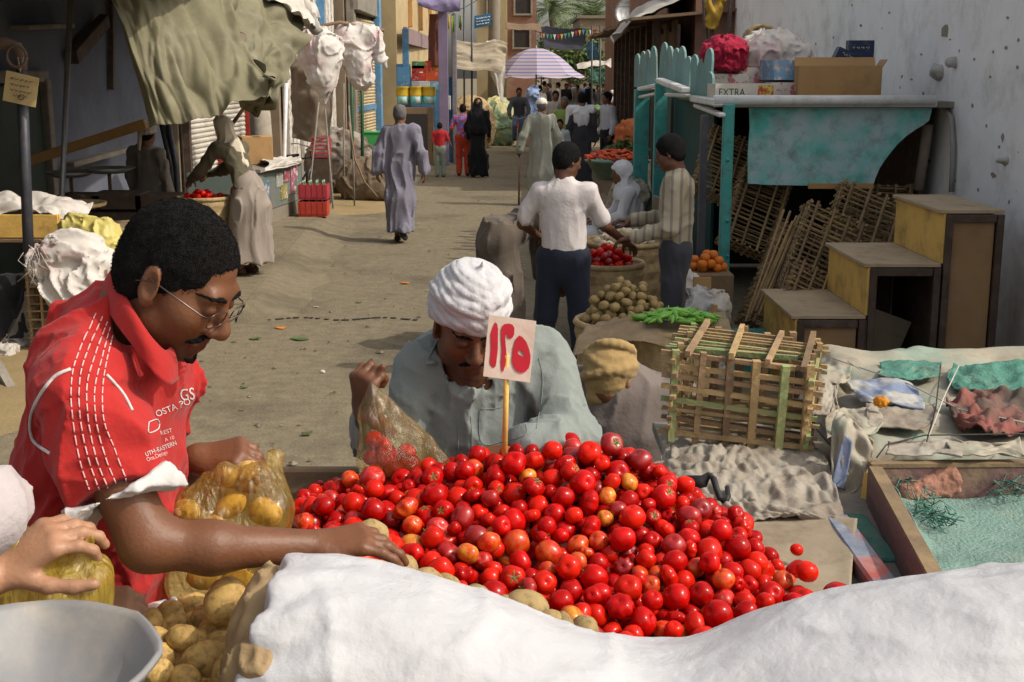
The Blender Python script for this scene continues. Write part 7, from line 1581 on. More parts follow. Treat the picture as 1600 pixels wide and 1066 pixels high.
# wicker crate under bundled sacks
crate_from('cane_crate', 'tall old cane crate beneath the bundled white sacks', Vector((W(62,530,9.9).x,9.75,.03)), (1,0,0),(0,1,0),(0,0,1), .62, .5, .60, 9, 8, (m_caned,m_caned,m_cane), 'palm-cane crates', lid=False, seed=14)
cbx = W(120,420,9.9); pr = [ell((cbx.x-.12,9.95,cbx.z+.02),(.28,.26,.20),.05), ell((cbx.x+.12,9.9,cbx.z-.02),(.25,.25,.22),.05), ell((cbx.x,9.85,cbx.z+.16),(.24,.2,.14),.05), ell((cbx.x+.05,9.7,cbx.z-.15),(.28,.12,.18),.05)]
o = link('sack_bundle', nets('sack_bundle', pr, .014, fold_disp(77,.022,6,(1,1,.8),1.3), pad=.07), m_sackp); tag(o,'bundle of dirty white plastic sacks with pink print on the old crate','sack')
c = W(160,385,10.2); o = link('yellow_plastic', nets('yellow_plastic',[cap(W(115,355,10.2),W(165,370,10.15),.10,.12,.05),cap(W(165,370,10.15),W(195,420,10.1),.12,.10,.05)],.012,fold_disp(79,.018,9,(1,1,1),1.2),pad=.06), M('yellow_sheet',(.55,.47,.14),.5,vs=5,bump=.5,bs=18)); tag(o,'crumpled pale yellow plastic sheet on top of the white sacks','plastic')
tu = MB()
for (px,py) in ((50,400),(120,490),(130,500),(110,495)):
    for k in range(14):
        p = W(px+q.uniform(-14,14),py+q.uniform(-20,20),9.6); tu.tube([p,p+Vector((q.uniform(-.05,.05),0,-.06)),p+Vector((q.uniform(-.1,.1),q.uniform(-.03,.03),-.14))],.0028,4)
tag(tu.build('frayed_threads', m_sack), 'tangle of frayed white threads hanging from the sack bundle', 'threads', kind='stuff')
b_ = W(190,350,11.0); basket('flat brown basket behind the yellow plastic sheet', (b_.x,11.0,0), .30, b_.z-.02, m_burlap)
o = cloth('dark_cloth', [[W(-30,430,10.2),W(20,428,10.2),W(48,440,10.2)],[W(-30,470,10.0),W(20,480,10.0),W(45,478,10.0)],[W(-30,520,9.9),W(20,530,9.9),W(45,525,9.9)]], fab('black_cloth',(.03,.03,.032)), None, 24, 30, .05, 5, 3); tag(o,'black cloth hanging under the stall table','cloth')
for i,(px,py) in enumerate(((18,520),(28,545),(60,540),(90,520),(8,560))):
    g = G(px,py); o = link('litter', nets('litter',[ell((g.x,g.y,.04),(.09,.07,.045))],.012,fold_disp(90+i,.03,14,(1,1,1),1)), m_sack); tag(o,'crumpled white paper litter on the ground under the left stall','litter','litter under the left stall')
mb = MB(); mb.bar(W(-10,560,8.8),W(20,612,8.5),.06,.04); tag(mb.build('wooden_stick', m_woodg), 'short grey stick lying on sand by the pipe stand', 'stick')
# dark counter, scale pans and boxes in the shade
dc = Th('shaded_counter', 'low dark counter with trays inside the shaded shop', 'counter', (W(150,320,13.2).x,13.3,.13))
mb = MB(); c0, c1 = W(80,330,13.0), W(300,330,13.0); mb.box(((c0.x+c1.x)/2,13.2,.45),(c1.x-c0.x,.7,.64),bev=.01); wch(mb.build('counter_box', m_woodd, dc), dc)
for (px,py) in ((110,268),(170,262)):
    c = W(px,py,13.1); mb = MB(); mb.lathe([(0,-.05),(.16,-.045),(.26,.0),(.27,.0),(.16,-.055),(0,-.06)],c=c,n=20); wch(mb.build('scale_pan', m_steel, dc), dc)
    mb = MB(); mb.bar((c.x,13.1,.77),(c.x,13.1,c.z-.05),.03); wch(mb.build('pan_stem', m_rust, dc), dc)
for k,(px,py,w_,h_) in enumerate(((190,300,.5,.16),(130,300,.45,.14),(250,312,.4,.14))):
    c = W(px,py,13.0); mb = MB(); mb.box((c.x,13.0,.80+h_/2),(w_,.4,h_),bev=.006); wch(mb.build('goods_tray', m_woodd, dc), dc)
tc_ = W(318,306,12.9); basket('basket of tomatoes before the headscarf shopper', (tc_.x,12.9,.13), .26, tc_.z-.15)
def putl(m, q, p=None, r=None):
    if m == 'r': return .034
    tomato(p.x,p.y,p.z,r,q.choice((0,1)),0,(0,0,0),'red tomato in the basket before the headscarf shopper',group='tomatoes in the left basket')
heap((tc_.x,12.9,tc_.z-.06),.22,.10,36,putl,9)
for (a_,c_) in (((252,190),(268,262)),((262,190),(276,262))):
    mb = MB(); mb.tube([W(*a_,14.0),W(*c_,13.9),(W(*c_,13.9).x,13.9,.13)],.032,8); tag(mb.build('slanted_pole', m_postd), 'slanted dark pole beside the turbaned trader under the awning','pole','slanted dark poles')
# ---- olive canvas awning
aw = Th('canvas_awning', 'large sagging olive canvas awning with knotted corner over the shop', 'awning', (W(320,100,11.6).x,11.6,0))
def A(px,py,Y): return W(px,py,Y)
ctrl = [[A(160,-40,10.9),A(190,40,10.9),A(212,110,10.8),A(236,195,10.7)],
        [A(215,-50,11.2),A(250,30,11.05),A(262,120,10.85),A(290,192,10.8)],
        [A(270,-50,11.8),A(310,30,11.5),A(335,110,11.2),A(350,172,11.0)],
        [A(340,-50,12.6),A(370,20,12.2),A(395,85,11.7),A(424,127,11.2)]]
wch(cloth('canvas', ctrl, m_canvas, aw, 110, 100, .11, 5, 41, (2.0,.55,1)), aw)
ctrl = [[A(335,-55,12.6),A(365,15,12.3),A(392,80,11.8),A(424,127,11.2)],[A(380,-40,13.2),A(400,20,12.9),A(415,95,12.2),A(418,150,11.6)],[A(420,-30,13.6),A(440,20,13.2),A(436,90,12.6),A(412,165,12.0)],[A(450,-10,13.9),A(476,45,13.6),A(455,120,12.9),A(402,184,12.3)]]
wch(cloth('canvas_wing', ctrl, m_canvas, aw, 90, 80, .10, 5, 43, (.7,1.8,1)), aw)
ctrl = [[A(424,127,11.2),A(418,150,11.6),A(412,165,12.0),A(402,184,12.3)],[A(400,135,11.6),A(396,152,11.9),A(392,165,12.2),A(392,176,12.5)],[A(370,150,11.4),A(372,155,11.9),A(375,162,12.3),A(378,168,12.6)]]
wch(cloth('canvas_fold', ctrl, m_canvas, aw, 24, 30, .02, 4, 45), aw)
mb = MB(); mb.tube([A(420,122,11.2),A(430,126,11.15),A(424,134,11.2)],.018,6); wch(mb.build('knot', m_canvas, aw), aw)
wch(cloth('white_sheet', [[A(385,-30,13.2),A(430,0,13.2),A(480,30,13.4)],[A(395,-50,13.6),A(450,-10,13.6),A(492,45,13.7)],[A(420,-60,14),A(470,-20,14),A(488,40,13.9)]], m_sack, aw, 40, 40, .05, 6, 12), aw)
mb = MB(); mb.tube([A(355,205,14.5),A(382,168,14.2)],.022,6); wch(mb.build('prop_stick', m_wood, aw), aw)
# ---- behind the shopper: stout post, carton, glass counter
g0 = W(408,260,18.6); mb = MB(); mb.tube([(g0.x,18.6,.0),(g0.x+.02,18.6,1.2),(g0.x,18.6,W(408,176,18.6).z+.5)],[.17,.16,.14],12); tag(mb.build('tree_post', M('pale_bark',(.34,.30,.24),.9,vs=4,bump=.8,bs=14,dirt=(.12,.1,.08),dscale=4,damt=.8)), 'stout pale wooden post under the awning corner', 'post')
mb = MB(); mb.tube([W(447,130,18.8),W(444,250,18.8),(W(444,250,18.8).x,18.8,.1)],.03,8); tag(mb.build('white_pipe', m_white), 'white pipe standing beside the stout pale post', 'pipe')
gc_ = Th('glass_counter', 'low glass shop counter with coloured packets and white cloth on top', 'counter', (W(440,340,17.6).x,17.6,.13))
A0, A1 = W(402,330,16.9), W(470,318,18.9); zt4 = W(440,262,17.8).z
for (a_,b_,nm,mat,h0,h1) in ((A0,A1,'glass_front',m_glass,.32,zt4),(A0,A1,'plinth',m_conc,.13,.31)):
    mb = MB(); mb.bar((a_.x,a_.y,(h0+h1)/2),(b_.x,b_.y,(h0+h1)/2),.05,h1-h0); wch(mb.build(nm, mat, gc_), gc_)
mb = MB(); mb.box((A0.x-.45,A0.y,.13+(zt4-.13)/2),(.9,.05,zt4-.13)); wch(mb.build('end_panel', m_glass, gc_), gc_)
mb = MB(); mb.bar((A0.x-.3,A0.y,zt4+.02),(A1.x-.3,A1.y,zt4+.02),.75,.04); wch(mb.build('counter_top', m_woodg, gc_), gc_)
for k,(t,zf,w_,h_,c_) in enumerate([(.15,.6,.25,.3,(.1,.25,.4)),(.45,.8,.3,.18,(.5,.5,.45)),(.62,.85,.24,.16,(.45,.1,.12)),(.8,.75,.35,.42,(.5,.16,.25)),(.88,.55,.28,.2,(.15,.3,.2)),(.55,.5,.3,.2,(.4,.35,.1))]):
    p = A0.lerp(A1,t); mb = MB(); d_ = (A1-A0); d_.z = 0; d_.normalize(); c = Vector((p.x+.032,p.y,.2+zf*.6)); mb.bar(c-d_*w_/2,c+d_*w_/2,.012,h_); wch(mb.build('packet', M('packet_%d'%k,tuple(v*.6 for v in c_),.5,vs=12,col2=(.55,.5,.45),mix=(.55,.6)), gc_), gc_)
wch(cloth('counter_cloth', [[W(415,268,17.0),W(440,262,17.6),W(468,256,18.6)],[W(420,255,17.2),W(445,252,17.8),W(470,250,18.8)],[W(405,250,17.6),W(425,248,18.2),W(455,246,19.2)]], m_sack, gc_, 20, 24, .04, 5, 7), gc_)
cz = W(400,277,17.6); e_ = Th('carton', 'brown cardboard carton on the glass counter', 'box', (cz.x-.05,17.9,zt4+.045)); mb = MB(); mb.box((0,0,.19),(.42,.36,.38),rotm(0,0,R(20)),bev=.006); mb.build('carton_box', m_card, e_); mb = MB(); mb.box((0,0,.382),(.10,.37,.004),rotm(0,0,R(20))); mb.build('tape', M('brown_tape',(.3,.2,.1),.4), e_)
# ---- soda crates with bottles
def soda(label, px, py, Y, zb, bottles):
    c = W(px,py,Y); e = Th('bottle_crate', label, 'crate', (c.x,Y,zb)); mb = MB(); m_ = M('pink_red_plastic',(.42,.045,.06),.45) if bottles else M('red_plastic',(.45,.05,.03),.45)
    for (ce,sz) in (((0,-.15,.12),(.40,.012,.18)),((0,.15,.12),(.40,.012,.18)),((-.2,0,.12),(.012,.288,.18)),((.2,0,.12),(.012,.288,.18))):
        mb = MB(); mb.box(ce,sz); mb.build('crate_side', m_, e)
    mb = MB(); mb.box((0,0,.015),(.4,.3,.03)); mb.build('crate_floor', m_, e)
    for k in range(5): mb = MB(); mb.box((-.16+.08*k,-.158,.12),(.012,.006,.17)); mb.build('crate_rib', m_, e)
    for i in range(4):
        for j in range(3):
            mb = MB(); mb.lathe([(.0,0),(.028,0),(.03,.01),(.03,.13),(.013,.19),(.012,.235),(.0,.236)],c=(-.14+.093*i,-.09+.09*j,.035),n=8); mb.build('bottle', M('bottle_glass',(.10,.16,.09),.12,spec=.8), e)
    return e
soda('red bottle crate on the pavement holding empty glass bottles', 491, 340, 18.3, .135, False); soda('pink bottle crate stacked on the red one with glass bottles', 491, 318, 18.3, .375, True)
# ---- bicycle
def bicycle(label, x, y, rz, sc=1.0, col=m_black):
    e = empty('bicycle', (x,y,0), rz, label, 'bicycle')
    for wy in (-.5,.5):
        mb = MB(); mb.tube([(0,wy+.33*math.cos(a),.34+.33*math.sin(a)) for a in [2*math.pi*k/28 for k in range(29)]],.018,6); w_ = mb.build('wheel', m_black, e)
        mb = MB(); mb.tube([(0,wy+.305*math.cos(a),.34+.305*math.sin(a)) for a in [2*math.pi*k/28 for k in range(29)]],.009,5); mb.build('rim', m_steel, w_)
        mb = MB()
        for k in range(14): a = 2*math.pi*k/14; mb.tube([(.02*(-1)**k,wy,.34),(0,wy+.3*math.cos(a),.34+.3*math.sin(a))],.0022,3)
        mb.build('spokes', m_steel, w_)
    mb = MB()
    for a,b in (((0,-.5,.34),(0,-.08,.30)),((0,-.08,.30),(0,-.18,.78)),((0,-.18,.74),(0,.32,.76)),((0,-.08,.30),(0,.34,.66)),((0,-.5,.34),(0,-.17,.70)),((0,.31,.86),(0,.40,.55))): mb.tube([a,b],.016,6)
    mb.build('frame', col, e)
    mb = MB(); mb.tube([(0,.40,.56),(.045,.45,.45),(.045,.5,.34)],.011,5); mb.tube([(0,.40,.56),(-.045,.45,.45),(-.045,.5,.34)],.011,5); mb.build('fork', m_steel, e)
    mb = MB(); mb.tube([(-.28,.18,.98),(-.24,.30,.98),(0,.32,.92),(.24,.30,.98),(.28,.18,.98)],.012,6); mb.build('handlebar', m_steel, e)
    mb = MB(); mb.add([(-.08,-.3,.83),(.08,-.3,.83),(.02,-.05,.84),(-.02,-.05,.84),(-.08,-.3,.79),(.08,-.3,.79),(.02,-.05,.80),(-.02,-.05,.80)],[(0,1,2,3),(7,6,5,4),(0,4,5,1),(1,5,6,2),(2,6,7,3),(3,7,4,0)]); mb.build('saddle', m_black, e)
    mb = MB(); mb.tube([(.02,-.08,.30),(.06,-.08,.18)],.009,5); mb.tube([(-.02,-.08,.30),(-.06,-.08,.42)],.009,5); mb.box((.10,-.08,.17),(.09,.06,.02)); mb.box((-.10,-.08,.43),(.09,.06,.02)); mb.build('pedals', m_black, e)
    return e
bg_ = G(492,322); bicycle('dark bicycle parked beside the hanging sacks and bottle crates', bg_.x-.25, bg_.y+.2, R(-25))
# ---- sacks hung on cane poles
hs_ = Th('sack_rack', 'rack of thin cane poles carrying the hung white sacks', 'frame', (W(490,315,20.4).x,20.4,0))
for (a_,b_,Y) in (((498,160),(484,292),20.2),((508,170),(520,314),20.2),((537,130),(537,240),21.5),((545,165),(552,250),20.6)):
    mb = MB(); mb.tube([W(*a_,Y),W(*b_,Y),(W(*b_,Y).x,Y,.0)],.015,6); wch(mb.build('cane_pole', m_woodg, hs_), hs_)
mb = MB(); mb.tube([W(545,190,20.6),W(555,250,20.5),W(570,285,20.4),W(590,308,20.3)],.016,6); wch(mb.build('bent_cane', m_wood, hs_), hs_)
for px in (549,565): mb = MB(); mb.tube([W(px,70,22.5),(W(px,235,22.5).x,22.5,0)],.03,8); wch(mb.build('green_pole', M('dark_green_pole',(.03,.10,.04),.5), hs_), hs_)
mb = MB(); mb.tube([W(465,48,20.4),W(530,35,20.6),W(600,48,21)],.03,6); wch(mb.build('cross_pole', m_wood, hs_), hs_)
def hung(label, pts, mat, seed, res=.018, amp=.026):
    o = link('hung_sack', nets('hung_sack', pts, res, fold_disp(seed,amp,5,(1,1,.7),1.2), pad=.08), mat); return tag(o, label, 'sack', 'sacks hung on poles')
Wx = lambda px,py,Y=20.4: W(px,py,Y)
hung('crumpled white sack tapering to a tied point on the cane pole', [cap(Wx(492,60),Wx(510,70),.17,.2,.06), cap(Wx(505,75),Wx(505,120),.30,.22,.06), cap(Wx(505,120),Wx(508,160),.22,.04,.06), cap(Wx(478,90),Wx(495,120),.12,.15,.06)], m_sackp, 3)
hung('bulging white sack with folded flap hung beside the tapering one', [cap(Wx(540,55,20.8),Wx(575,60,20.8),.20,.2,.06), cap(Wx(550,70,20.8),Wx(565,120,20.8),.26,.2,.06), cap(Wx(585,60,20.8),Wx(602,105,20.8),.12,.05,.06)], m_sackp, 5)
hung('dirty cream sheet bundled above the olive awning edge', [cap(Wx(440,-6,15.5),Wx(480,22,15.8),.16,.14,.06), cap(Wx(480,22,15.8),Wx(492,44,15.8),.12,.06,.05)], m_sack, 7)
o = cloth('brown_tarp', [[Wx(455,90,21.5),Wx(480,85,21.5),Wx(520,90,21.5)],[Wx(455,150,21.6),Wx(485,150,21.4),Wx(520,150,21.6)],[Wx(458,215,21.6),Wx(485,222,21.5),Wx(515,215,21.6)]], M('brown_tarp',(.20,.16,.12),.9,vs=3,bump=.4,bs=15,dirt=(.34,.28,.2),dscale=3,damt=.5), None, 40, 40, .06, 5, 9, (1.6,.6,1)); tag(o,'dull brown tarp hanging behind the bicycle','tarp')
def heapo(nm, label, px, py, Y, r, mat, seed, cat, amp=.028, res=.025):
    x = W(px,py,Y).x; zt_ = W(px,py,Y).z; o = link(nm, nets(nm,[ell((x,Y,zt_*.45),(r,r*.8,zt_*.55),.06), ell((x+r*.4,Y-.1,zt_*.3),(r*.6,r*.6,zt_*.35),.06), cut((0,0,.0),(0,0,-1))],res,fold_disp(seed,amp,5,(1,1,.8),1.2),pad=.08), mat); return tag(o,label,cat)
heapo('tarp_heap','mound of goods under a brown tarp by the walking person',572,246,21.8,.52,M('dark_brown_tarp',(.13,.095,.06),.9,vs=3,col2=(.2,.16,.11),bump=.6,bs=18),5,'tarp')
heapo('rag_heap','pile of grey and brown rags behind the bicycle',530,200,23.2,.62,M('grey_rags',(.28,.25,.21),.95,vs=3,col2=(.13,.10,.08),mix=(.45,.55),bump=.6,bs=12),6,'rags')
mb = MB(); c = W(502,232,21.0); 
rc = Th('plastic_crate','red plastic crate standing on end on the cane frame','crate',(c.x,21.0,c.z-.15))
for (ce,sz) in (((0,0,.02),(.26,.3,.02)),((-.13,0,.17),(.02,.3,.28)),((.13,0,.17),(.02,.3,.28)),((0,0,.32),(.26,.3,.02))): mb = MB(); mb.box(ce,sz); mb.build('crate_side', M('pink_red_plastic',(.42,.045,.06),.45), rc)
for k in range(4): mb = MB(); mb.box((0,-.14,.08+.06*k),(.24,.012,.025)); mb.build('crate_slat', MATS['pink_red_plastic'], rc)
mb = MB(); mb.box((0,0,-(c.z-.15)/2),(.28,.3,c.z-.16)); mb.build('crate_support', m_woodd, rc)
gb_ = W(597,208,27.5); gbx = Th('green_chest','bright green metal chest under the tan shutter','chest',(gb_.x,27.5,0)); mb = MB(); mb.box((0,0,gb_.z/2),(.78,.55,gb_.z),bev=.02); mb.build('chest_box', m_greenp, gbx); mb = MB(); mb.box((0,0,gb_.z+.02),(.82,.58,.04),bev=.01); mb.build('lid', m_greenp, gbx)
heapo('white_bundle','small pale bundle lying on the green chest',582,203,27.4,.2,m_sack,8,'bundle')
# ---- kiosk
YK = 30.2; ki = Th('kiosk','purple framed kiosk stacked with buckets and sweet boxes','kiosk',(W(655,200,YK).x,YK,0))
def kp(nm, c0, c1, Y, dep, mat, bev=.01):
    a, b = W(c0[0],c0[1],Y), W(c1[0],c1[1],Y); mb = MB(); mb.box(((a.x+b.x)/2,Y+dep/2,(a.z+b.z)/2),(abs(b.x-a.x),dep,abs(a.z-b.z)),bev=bev); return wch(mb.build(nm, mat, ki), ki)
def kpz(nm, px0, px1, py0, Y, dep, mat): # down to the ground
    a, b = W(px0,py0,Y), W(px1,py0,Y); mb = MB(); mb.box(((a.x+b.x)/2,Y+dep/2,a.z/2),(b.x-a.x,dep,a.z),bev=.01); return wch(mb.build(nm, mat, ki), ki)
kpz('counter',620,676,168,YK,.6,m_wood); kpz('counter_front',630,668,178,YK-.03,.03,m_dark)
kpz('purple_post',684,699,14,YK-.1,.12,m_purple); kpz('purple_post',705,713,22,YK+.9,.12,m_purple); kpz('white_pipe',706,712,20,YK+.4,.09,m_steel)
kpz('blue_side',619,641,100,YK+.8,.1,m_bluep); kpz('back_board',640,712,120,YK+1.0,.05,m_bluep)
kp('blue_back_panel',(628,45),(640,160),YK+.7,.06,m_bluep)
for (x0,y0,x1,y1,c_,nm) in [(643,96,664,108,(.10,.25,.06),'green'),(643,102,664,112,(.5,.04,.03),'red'),(643,114,664,126,(.5,.04,.03),'red'),(664,95,676,110,(.55,.06,.02),'scarlet'),(664,110,690,127,(.55,.08,.02),'orange-red'),(676,96,688,110,(.5,.2,.03),'orange'),(643,127,672,140,(.5,.5,.5),'white'),(672,127,690,142,(.1,.35,.55),'sky blue'),(620,105,641,128,(.12,.32,.55),'blue'),(620,128,641,142,(.08,.25,.5),'deep blue'),(690,150,704,172,(.6,.6,.62),'white')]:
    kp('sweet_box',(x0,y0),(x1,y1),YK+.25,.25,M('sweet_%s'%nm,c_,.5,vs=10,col2=tuple(min(.7,v*.5+.3) for v in c_),mix=(.58,.64)))
for i,px in enumerate((629,650,670)):
    a = W(px,164,YK+.05); r_ = .15; h_ = W(px,150,YK).z-a.z; e_ = empty('bucket', (a.x,YK+.15,a.z+.01), 0, 'turquoise bucket with yellow lid on the kiosk counter','bucket','buckets on the kiosk counter')
    mb = MB(); mb.lathe([(0,0),(r_*.88,0),(r_,h_*1.0),(0,h_)],n=16); mb.build('pail', M('turquoise_print',(.16,.52,.50),.4,vs=9,col2=(.6,.55,.5),mix=(.52,.58)), e_)
    mb = MB(); mb.lathe([(r_*1.05,h_-.01),(r_*1.05,h_+.06),(r_*1.0,h_+.17),(r_*1.06,h_+.18),(r_*1.06,h_+.2),(0,h_+.2)],n=16); mb.build('lid', M('yellow_plastic',(.62,.40,.03),.4), e_)
mb = MB(); A0, A1 = W(655,-5,YK-.4), W(722,-8,YK-.3)
wch(cloth('canopy', [[W(640,-25,YK+1.2),W(680,-30,YK+1.2),W(725,-25,YK+1.2)],[W(645,-10,YK),W(680,-12,YK),W(722,-12,YK)],[W(652,2,YK-.5),W(685,4,YK-.5),W(720,0,YK-.5)],[W(653,8,YK-.5),W(685,18,YK-.5),W(719,18,YK-.5)]], M('purple_cloth',(.22,.18,.30),.85,vs=4,bump=.3,bs=20), ki, 30, 40, .03, 5, 3), ki)
wch(cloth('hanging_cloth', [[W(672,22,YK+.3),W(682,22,YK+.2),W(692,22,YK+.3)],[W(670,60,YK+.3),W(680,60,YK+.2),W(690,60,YK+.3)],[W(668,104,YK+.3),W(680,104,YK+.2),W(690,104,YK+.3)]], M('red_brown_print',(.18,.06,.04),.9,vs=26,col2=(.09,.04,.03)), ki, 24, 20, .03, 4, 4), ki)
for k in range(6):
    mb = MB(); p = [W(700+q.uniform(-6,24),20+q.uniform(0,10),YK+.1) for _ in range(1)][0]; mb.tube([p,p-Vector((0,0,q.uniform(.2,.45)))],.018,5); wch(mb.build('hanging_packet', q.choice((m_greenp,m_redp,MATS['yellow_plastic'])), ki), ki)
# ---- beyond the kiosk: tarp, lamp pole, sign, goods at its foot
o = cloth('beige_tarp', [[W(708,62,36),W(740,68,36),W(775,62,36),W(792,66,36)],[W(706,85,35.6),W(740,90,35.6),W(775,88,35.6),W(790,90,35.6)],[W(708,108,35.2),W(740,112,35.2),W(765,110,35.2),W(782,118,35.2)]], m_beige, None, 40, 40, .08, 5, 11, (1.5,.6,1)); tag(o,'faded beige tarp awning strung to the lamp pole','awning')
for (px,Y) in ((737,35.5),(725,36.5)): mb = MB(); mb.tube([W(px,-10,Y),(W(px,150,Y).x,Y,0)],.03,6); tag(mb.build('thin_pole', m_postd), 'thin dark pole holding the beige tarp','pole','poles of the beige tarp')
pl = Th('street_pole','tall weathered concrete street pole with wires','pole',(W(771,190,40).x,40,0)); mb = MB(); x = W(771,100,40).x; mb.tube([(x,40,0),(x+.02,40,3),(x+.12,40,9)],[.2,.18,.15],12); wch(mb.build('shaft', m_conc, pl), pl)
for k in range(5): mb = MB(); z0 = 4.6+.35*k; mb.tube([Vector((x+.1+ (8*t)*(1 if k%2 else -.55),40+ (12*t)*(1 if k<3 else -1),z0-.6*math.sin(t*math.pi))) for t in (0,.25,.5,.75,1)],.012,4); wch(mb.build('wire', m_black, pl), pl)
sgn = Th('street_sign','small blue street sign with white Arabic writing by the pole','sign',W(754,34,39.7)); k4 = [W(741,25,39.7),W(767,21,39.7),W(767,39,39.7),W(741,45,39.7)]; mb = MB(); mb.add(k4+[p+Vector((0,.02,0)) for p in k4],[(3,2,1,0),(4,5,6,7)]+[(i,(i+1)%4,4+(i+1)%4,4+i) for i in range(4)]); wch(mb.build('plate', M('sign_blue',(.03,.14,.27),.5), sgn), sgn)
for r_ in range(3):
    mb = MB(); x_ = 744.0
    while x_ < 763: L_ = q.uniform(2,4.5); mb.tube([W(x_+L_*t,29.5+r_*4.6-(x_-744)*.17+.9*math.sin(t*8+x_),39.66) for t in (0,.3,.6,1)],.011,4); x_ += L_+.9
    wch(mb.build('script_line', m_white, sgn), sgn)
mb = MB(); mb.bar(W(767,30,39.8),W(771,30,40),.03); wch(mb.build('bracket', m_steel, sgn), sgn)
o = cloth('draped_cloth', [[W(758,66,38),W(772,62,38),W(790,68,38)],[W(757,90,37.9),W(772,95,37.8),W(790,95,38)],[W(765,108,38),W(774,115,37.9),W(788,125,38)],[W(775,130,38),W(780,150,37.9),W(786,165,38)]], m_sack, None, 30, 20, .06, 4, 13); tag(o,'pale cloth draped over the lamp pole','cloth')
heapo('sheeted_goods','goods under green and yellow plastic at the foot of the street pole',778,150,38.6,.55,M('green_yellow_plastic',(.22,.33,.20),.7,vs=2.5,col2=(.50,.45,.22),mix=(.45,.55),bump=.5,bs=8),14,'goods')
heapo('straw_goods','straw and sack heap before the ochre wall',735,150,37.5,.7,m_straw,15,'goods'); heapo('white_sacks','white sacks on the ground beside the kiosk',722,185,33.8,.3,m_sack,16,'sacks')
heapo('red_goods','mound of red-brown produce under the umbrella',802,152,41.5,.7,M('red_brown_goods',(.30,.09,.04),.9,vs=6,bump=.6,bs=14),18,'produce heap')
# ---- striped market umbrellas
def umbrella(label, px, py, Y, r, h, seed):
    c = W(px,py,Y); e = Th('market_umbrella', label, 'umbrella', (c.x,Y,0), None); n = 8
    m_u = bpy.data.materials.get('striped_canopy')
    if not m_u:
        m_u = bpy.data.materials.new('striped_canopy'); m_u.use_nodes = True; t = m_u.node_tree; p = t.nodes['Principled BSDF']; tc = t.nodes.new('ShaderNodeTexCoord'); sp = t.nodes.new('ShaderNodeSeparateXYZ'); t.links.new(tc.outputs['Object'],sp.inputs[0])
        mm = t.nodes.new('ShaderNodeMath'); mm.operation = 'MULTIPLY'; mm.inputs[1].default_value = 60; t.links.new(sp.outputs[2],mm.inputs[0]); s = t.nodes.new('ShaderNodeMath'); s.operation = 'SINE'; t.links.new(mm.outputs[0],s.inputs[0]); r_ = t.nodes.new('ShaderNodeValToRGB'); r_.color_ramp.elements[0].position = .45; r_.color_ramp.elements[0].color = (.36,.29,.33,1); r_.color_ramp.elements[1].position = .55; r_.color_ramp.elements[1].color = (.13,.15,.30,1); t.links.new(s.outputs[0],r_.inputs[0]); t.links.new(r_.outputs[0],p.inputs['Base Color']); p.inputs['Roughness'].default_value = .8
    for k in range(n):
        a0, a1 = 2*math.pi*k/n, 2*math.pi*(k+1)/n; mb = MB(); rings = 7; vs = []
        for i in range(rings+1):
            t = i/rings
            for j in range(5):
                u = j/4; a = a0+(a1-a0)*u; sag = 1-.06*math.sin(u*math.pi)*t; rr_ = r*t*sag; vs.append((rr_*math.cos(a),rr_*math.sin(a),c.z-h*t**1.9-.05*t*math.sin(u*math.pi)))
        mb.add(vs,[(i*5+j,(i+1)*5+j,(i+1)*5+j+1,i*5+j+1) for i in range(rings) for j in range(4)],True); mb.build('canopy_panel', m_u, e)
        mb = MB(); mb.tube([(r*t*math.cos(a0),r*t*math.sin(a0),c.z-h*t**1.7-.03) for t in (0,.25,.5,.75,1)],.012,4); mb.build('rib', m_steel, e)
    mb = MB(); mb.tube([(0,0,0),(0,0,c.z+.08)],.025,8); mb.build('pole', m_steel, e)
umbrella('large lilac striped market umbrella over the street stalls', 838, 75, 40.5, 1.30, .80, 1); umbrella('second striped umbrella spread lower behind the large lilac one', 846, 96, 43.5, 1.45, .5, 2)
# cyclist
bcx = W(811,200,34.6).x; figure('person riding a red bicycle toward the market', bcx, 34.75, R(178), 1.62, ('shirt', fab('grey_vest',(.08,.085,.09))), fab('blue_jeans',(.12,.15,.22)), 'hair', seed=111, res=.02, sleeve=1.0, z=.12, shoes=m_shoe, J=dict(pel=(0,-.1,.92),hr=(.09,-.1,.9),hl=(-.09,-.1,.9),er=(.28,.14,1.14),wr=(.26,.36,.95),el=(-.28,.14,1.14),wl=(-.26,.36,.95),kr=(.12,.22,.66),ar=(.13,.06,.30),tr=(.13,.2,.26),kl=(-.12,.14,.5),al=(-.13,.0,.10),tl=(-.13,.14,.06)))
bicycle('red bicycle ridden toward the market under its rider', bcx, 34.7, R(178), col=m_redp)
o = link('blue_bag', nets('blue_bag',[ell(W(833,155,38),(.22,.2,.42),.03),ell(W(833,172,38),(.28,.2,.2),.05)],.03,fold_disp(4,.04,6,(1,1,1))), M('pale_blue_plastic',(.24,.32,.52),.5,vs=5)); tag(o,'pale blue sheet bundle standing behind the cyclist','bundle')
mb = MB(); c = W(833,190,38); mb.box((c.x,38.1,.35),(.7,.5,.7),bev=.02); tag(mb.build('produce_bench', m_wood), 'low wooden bench carrying the blue bundle','bench')
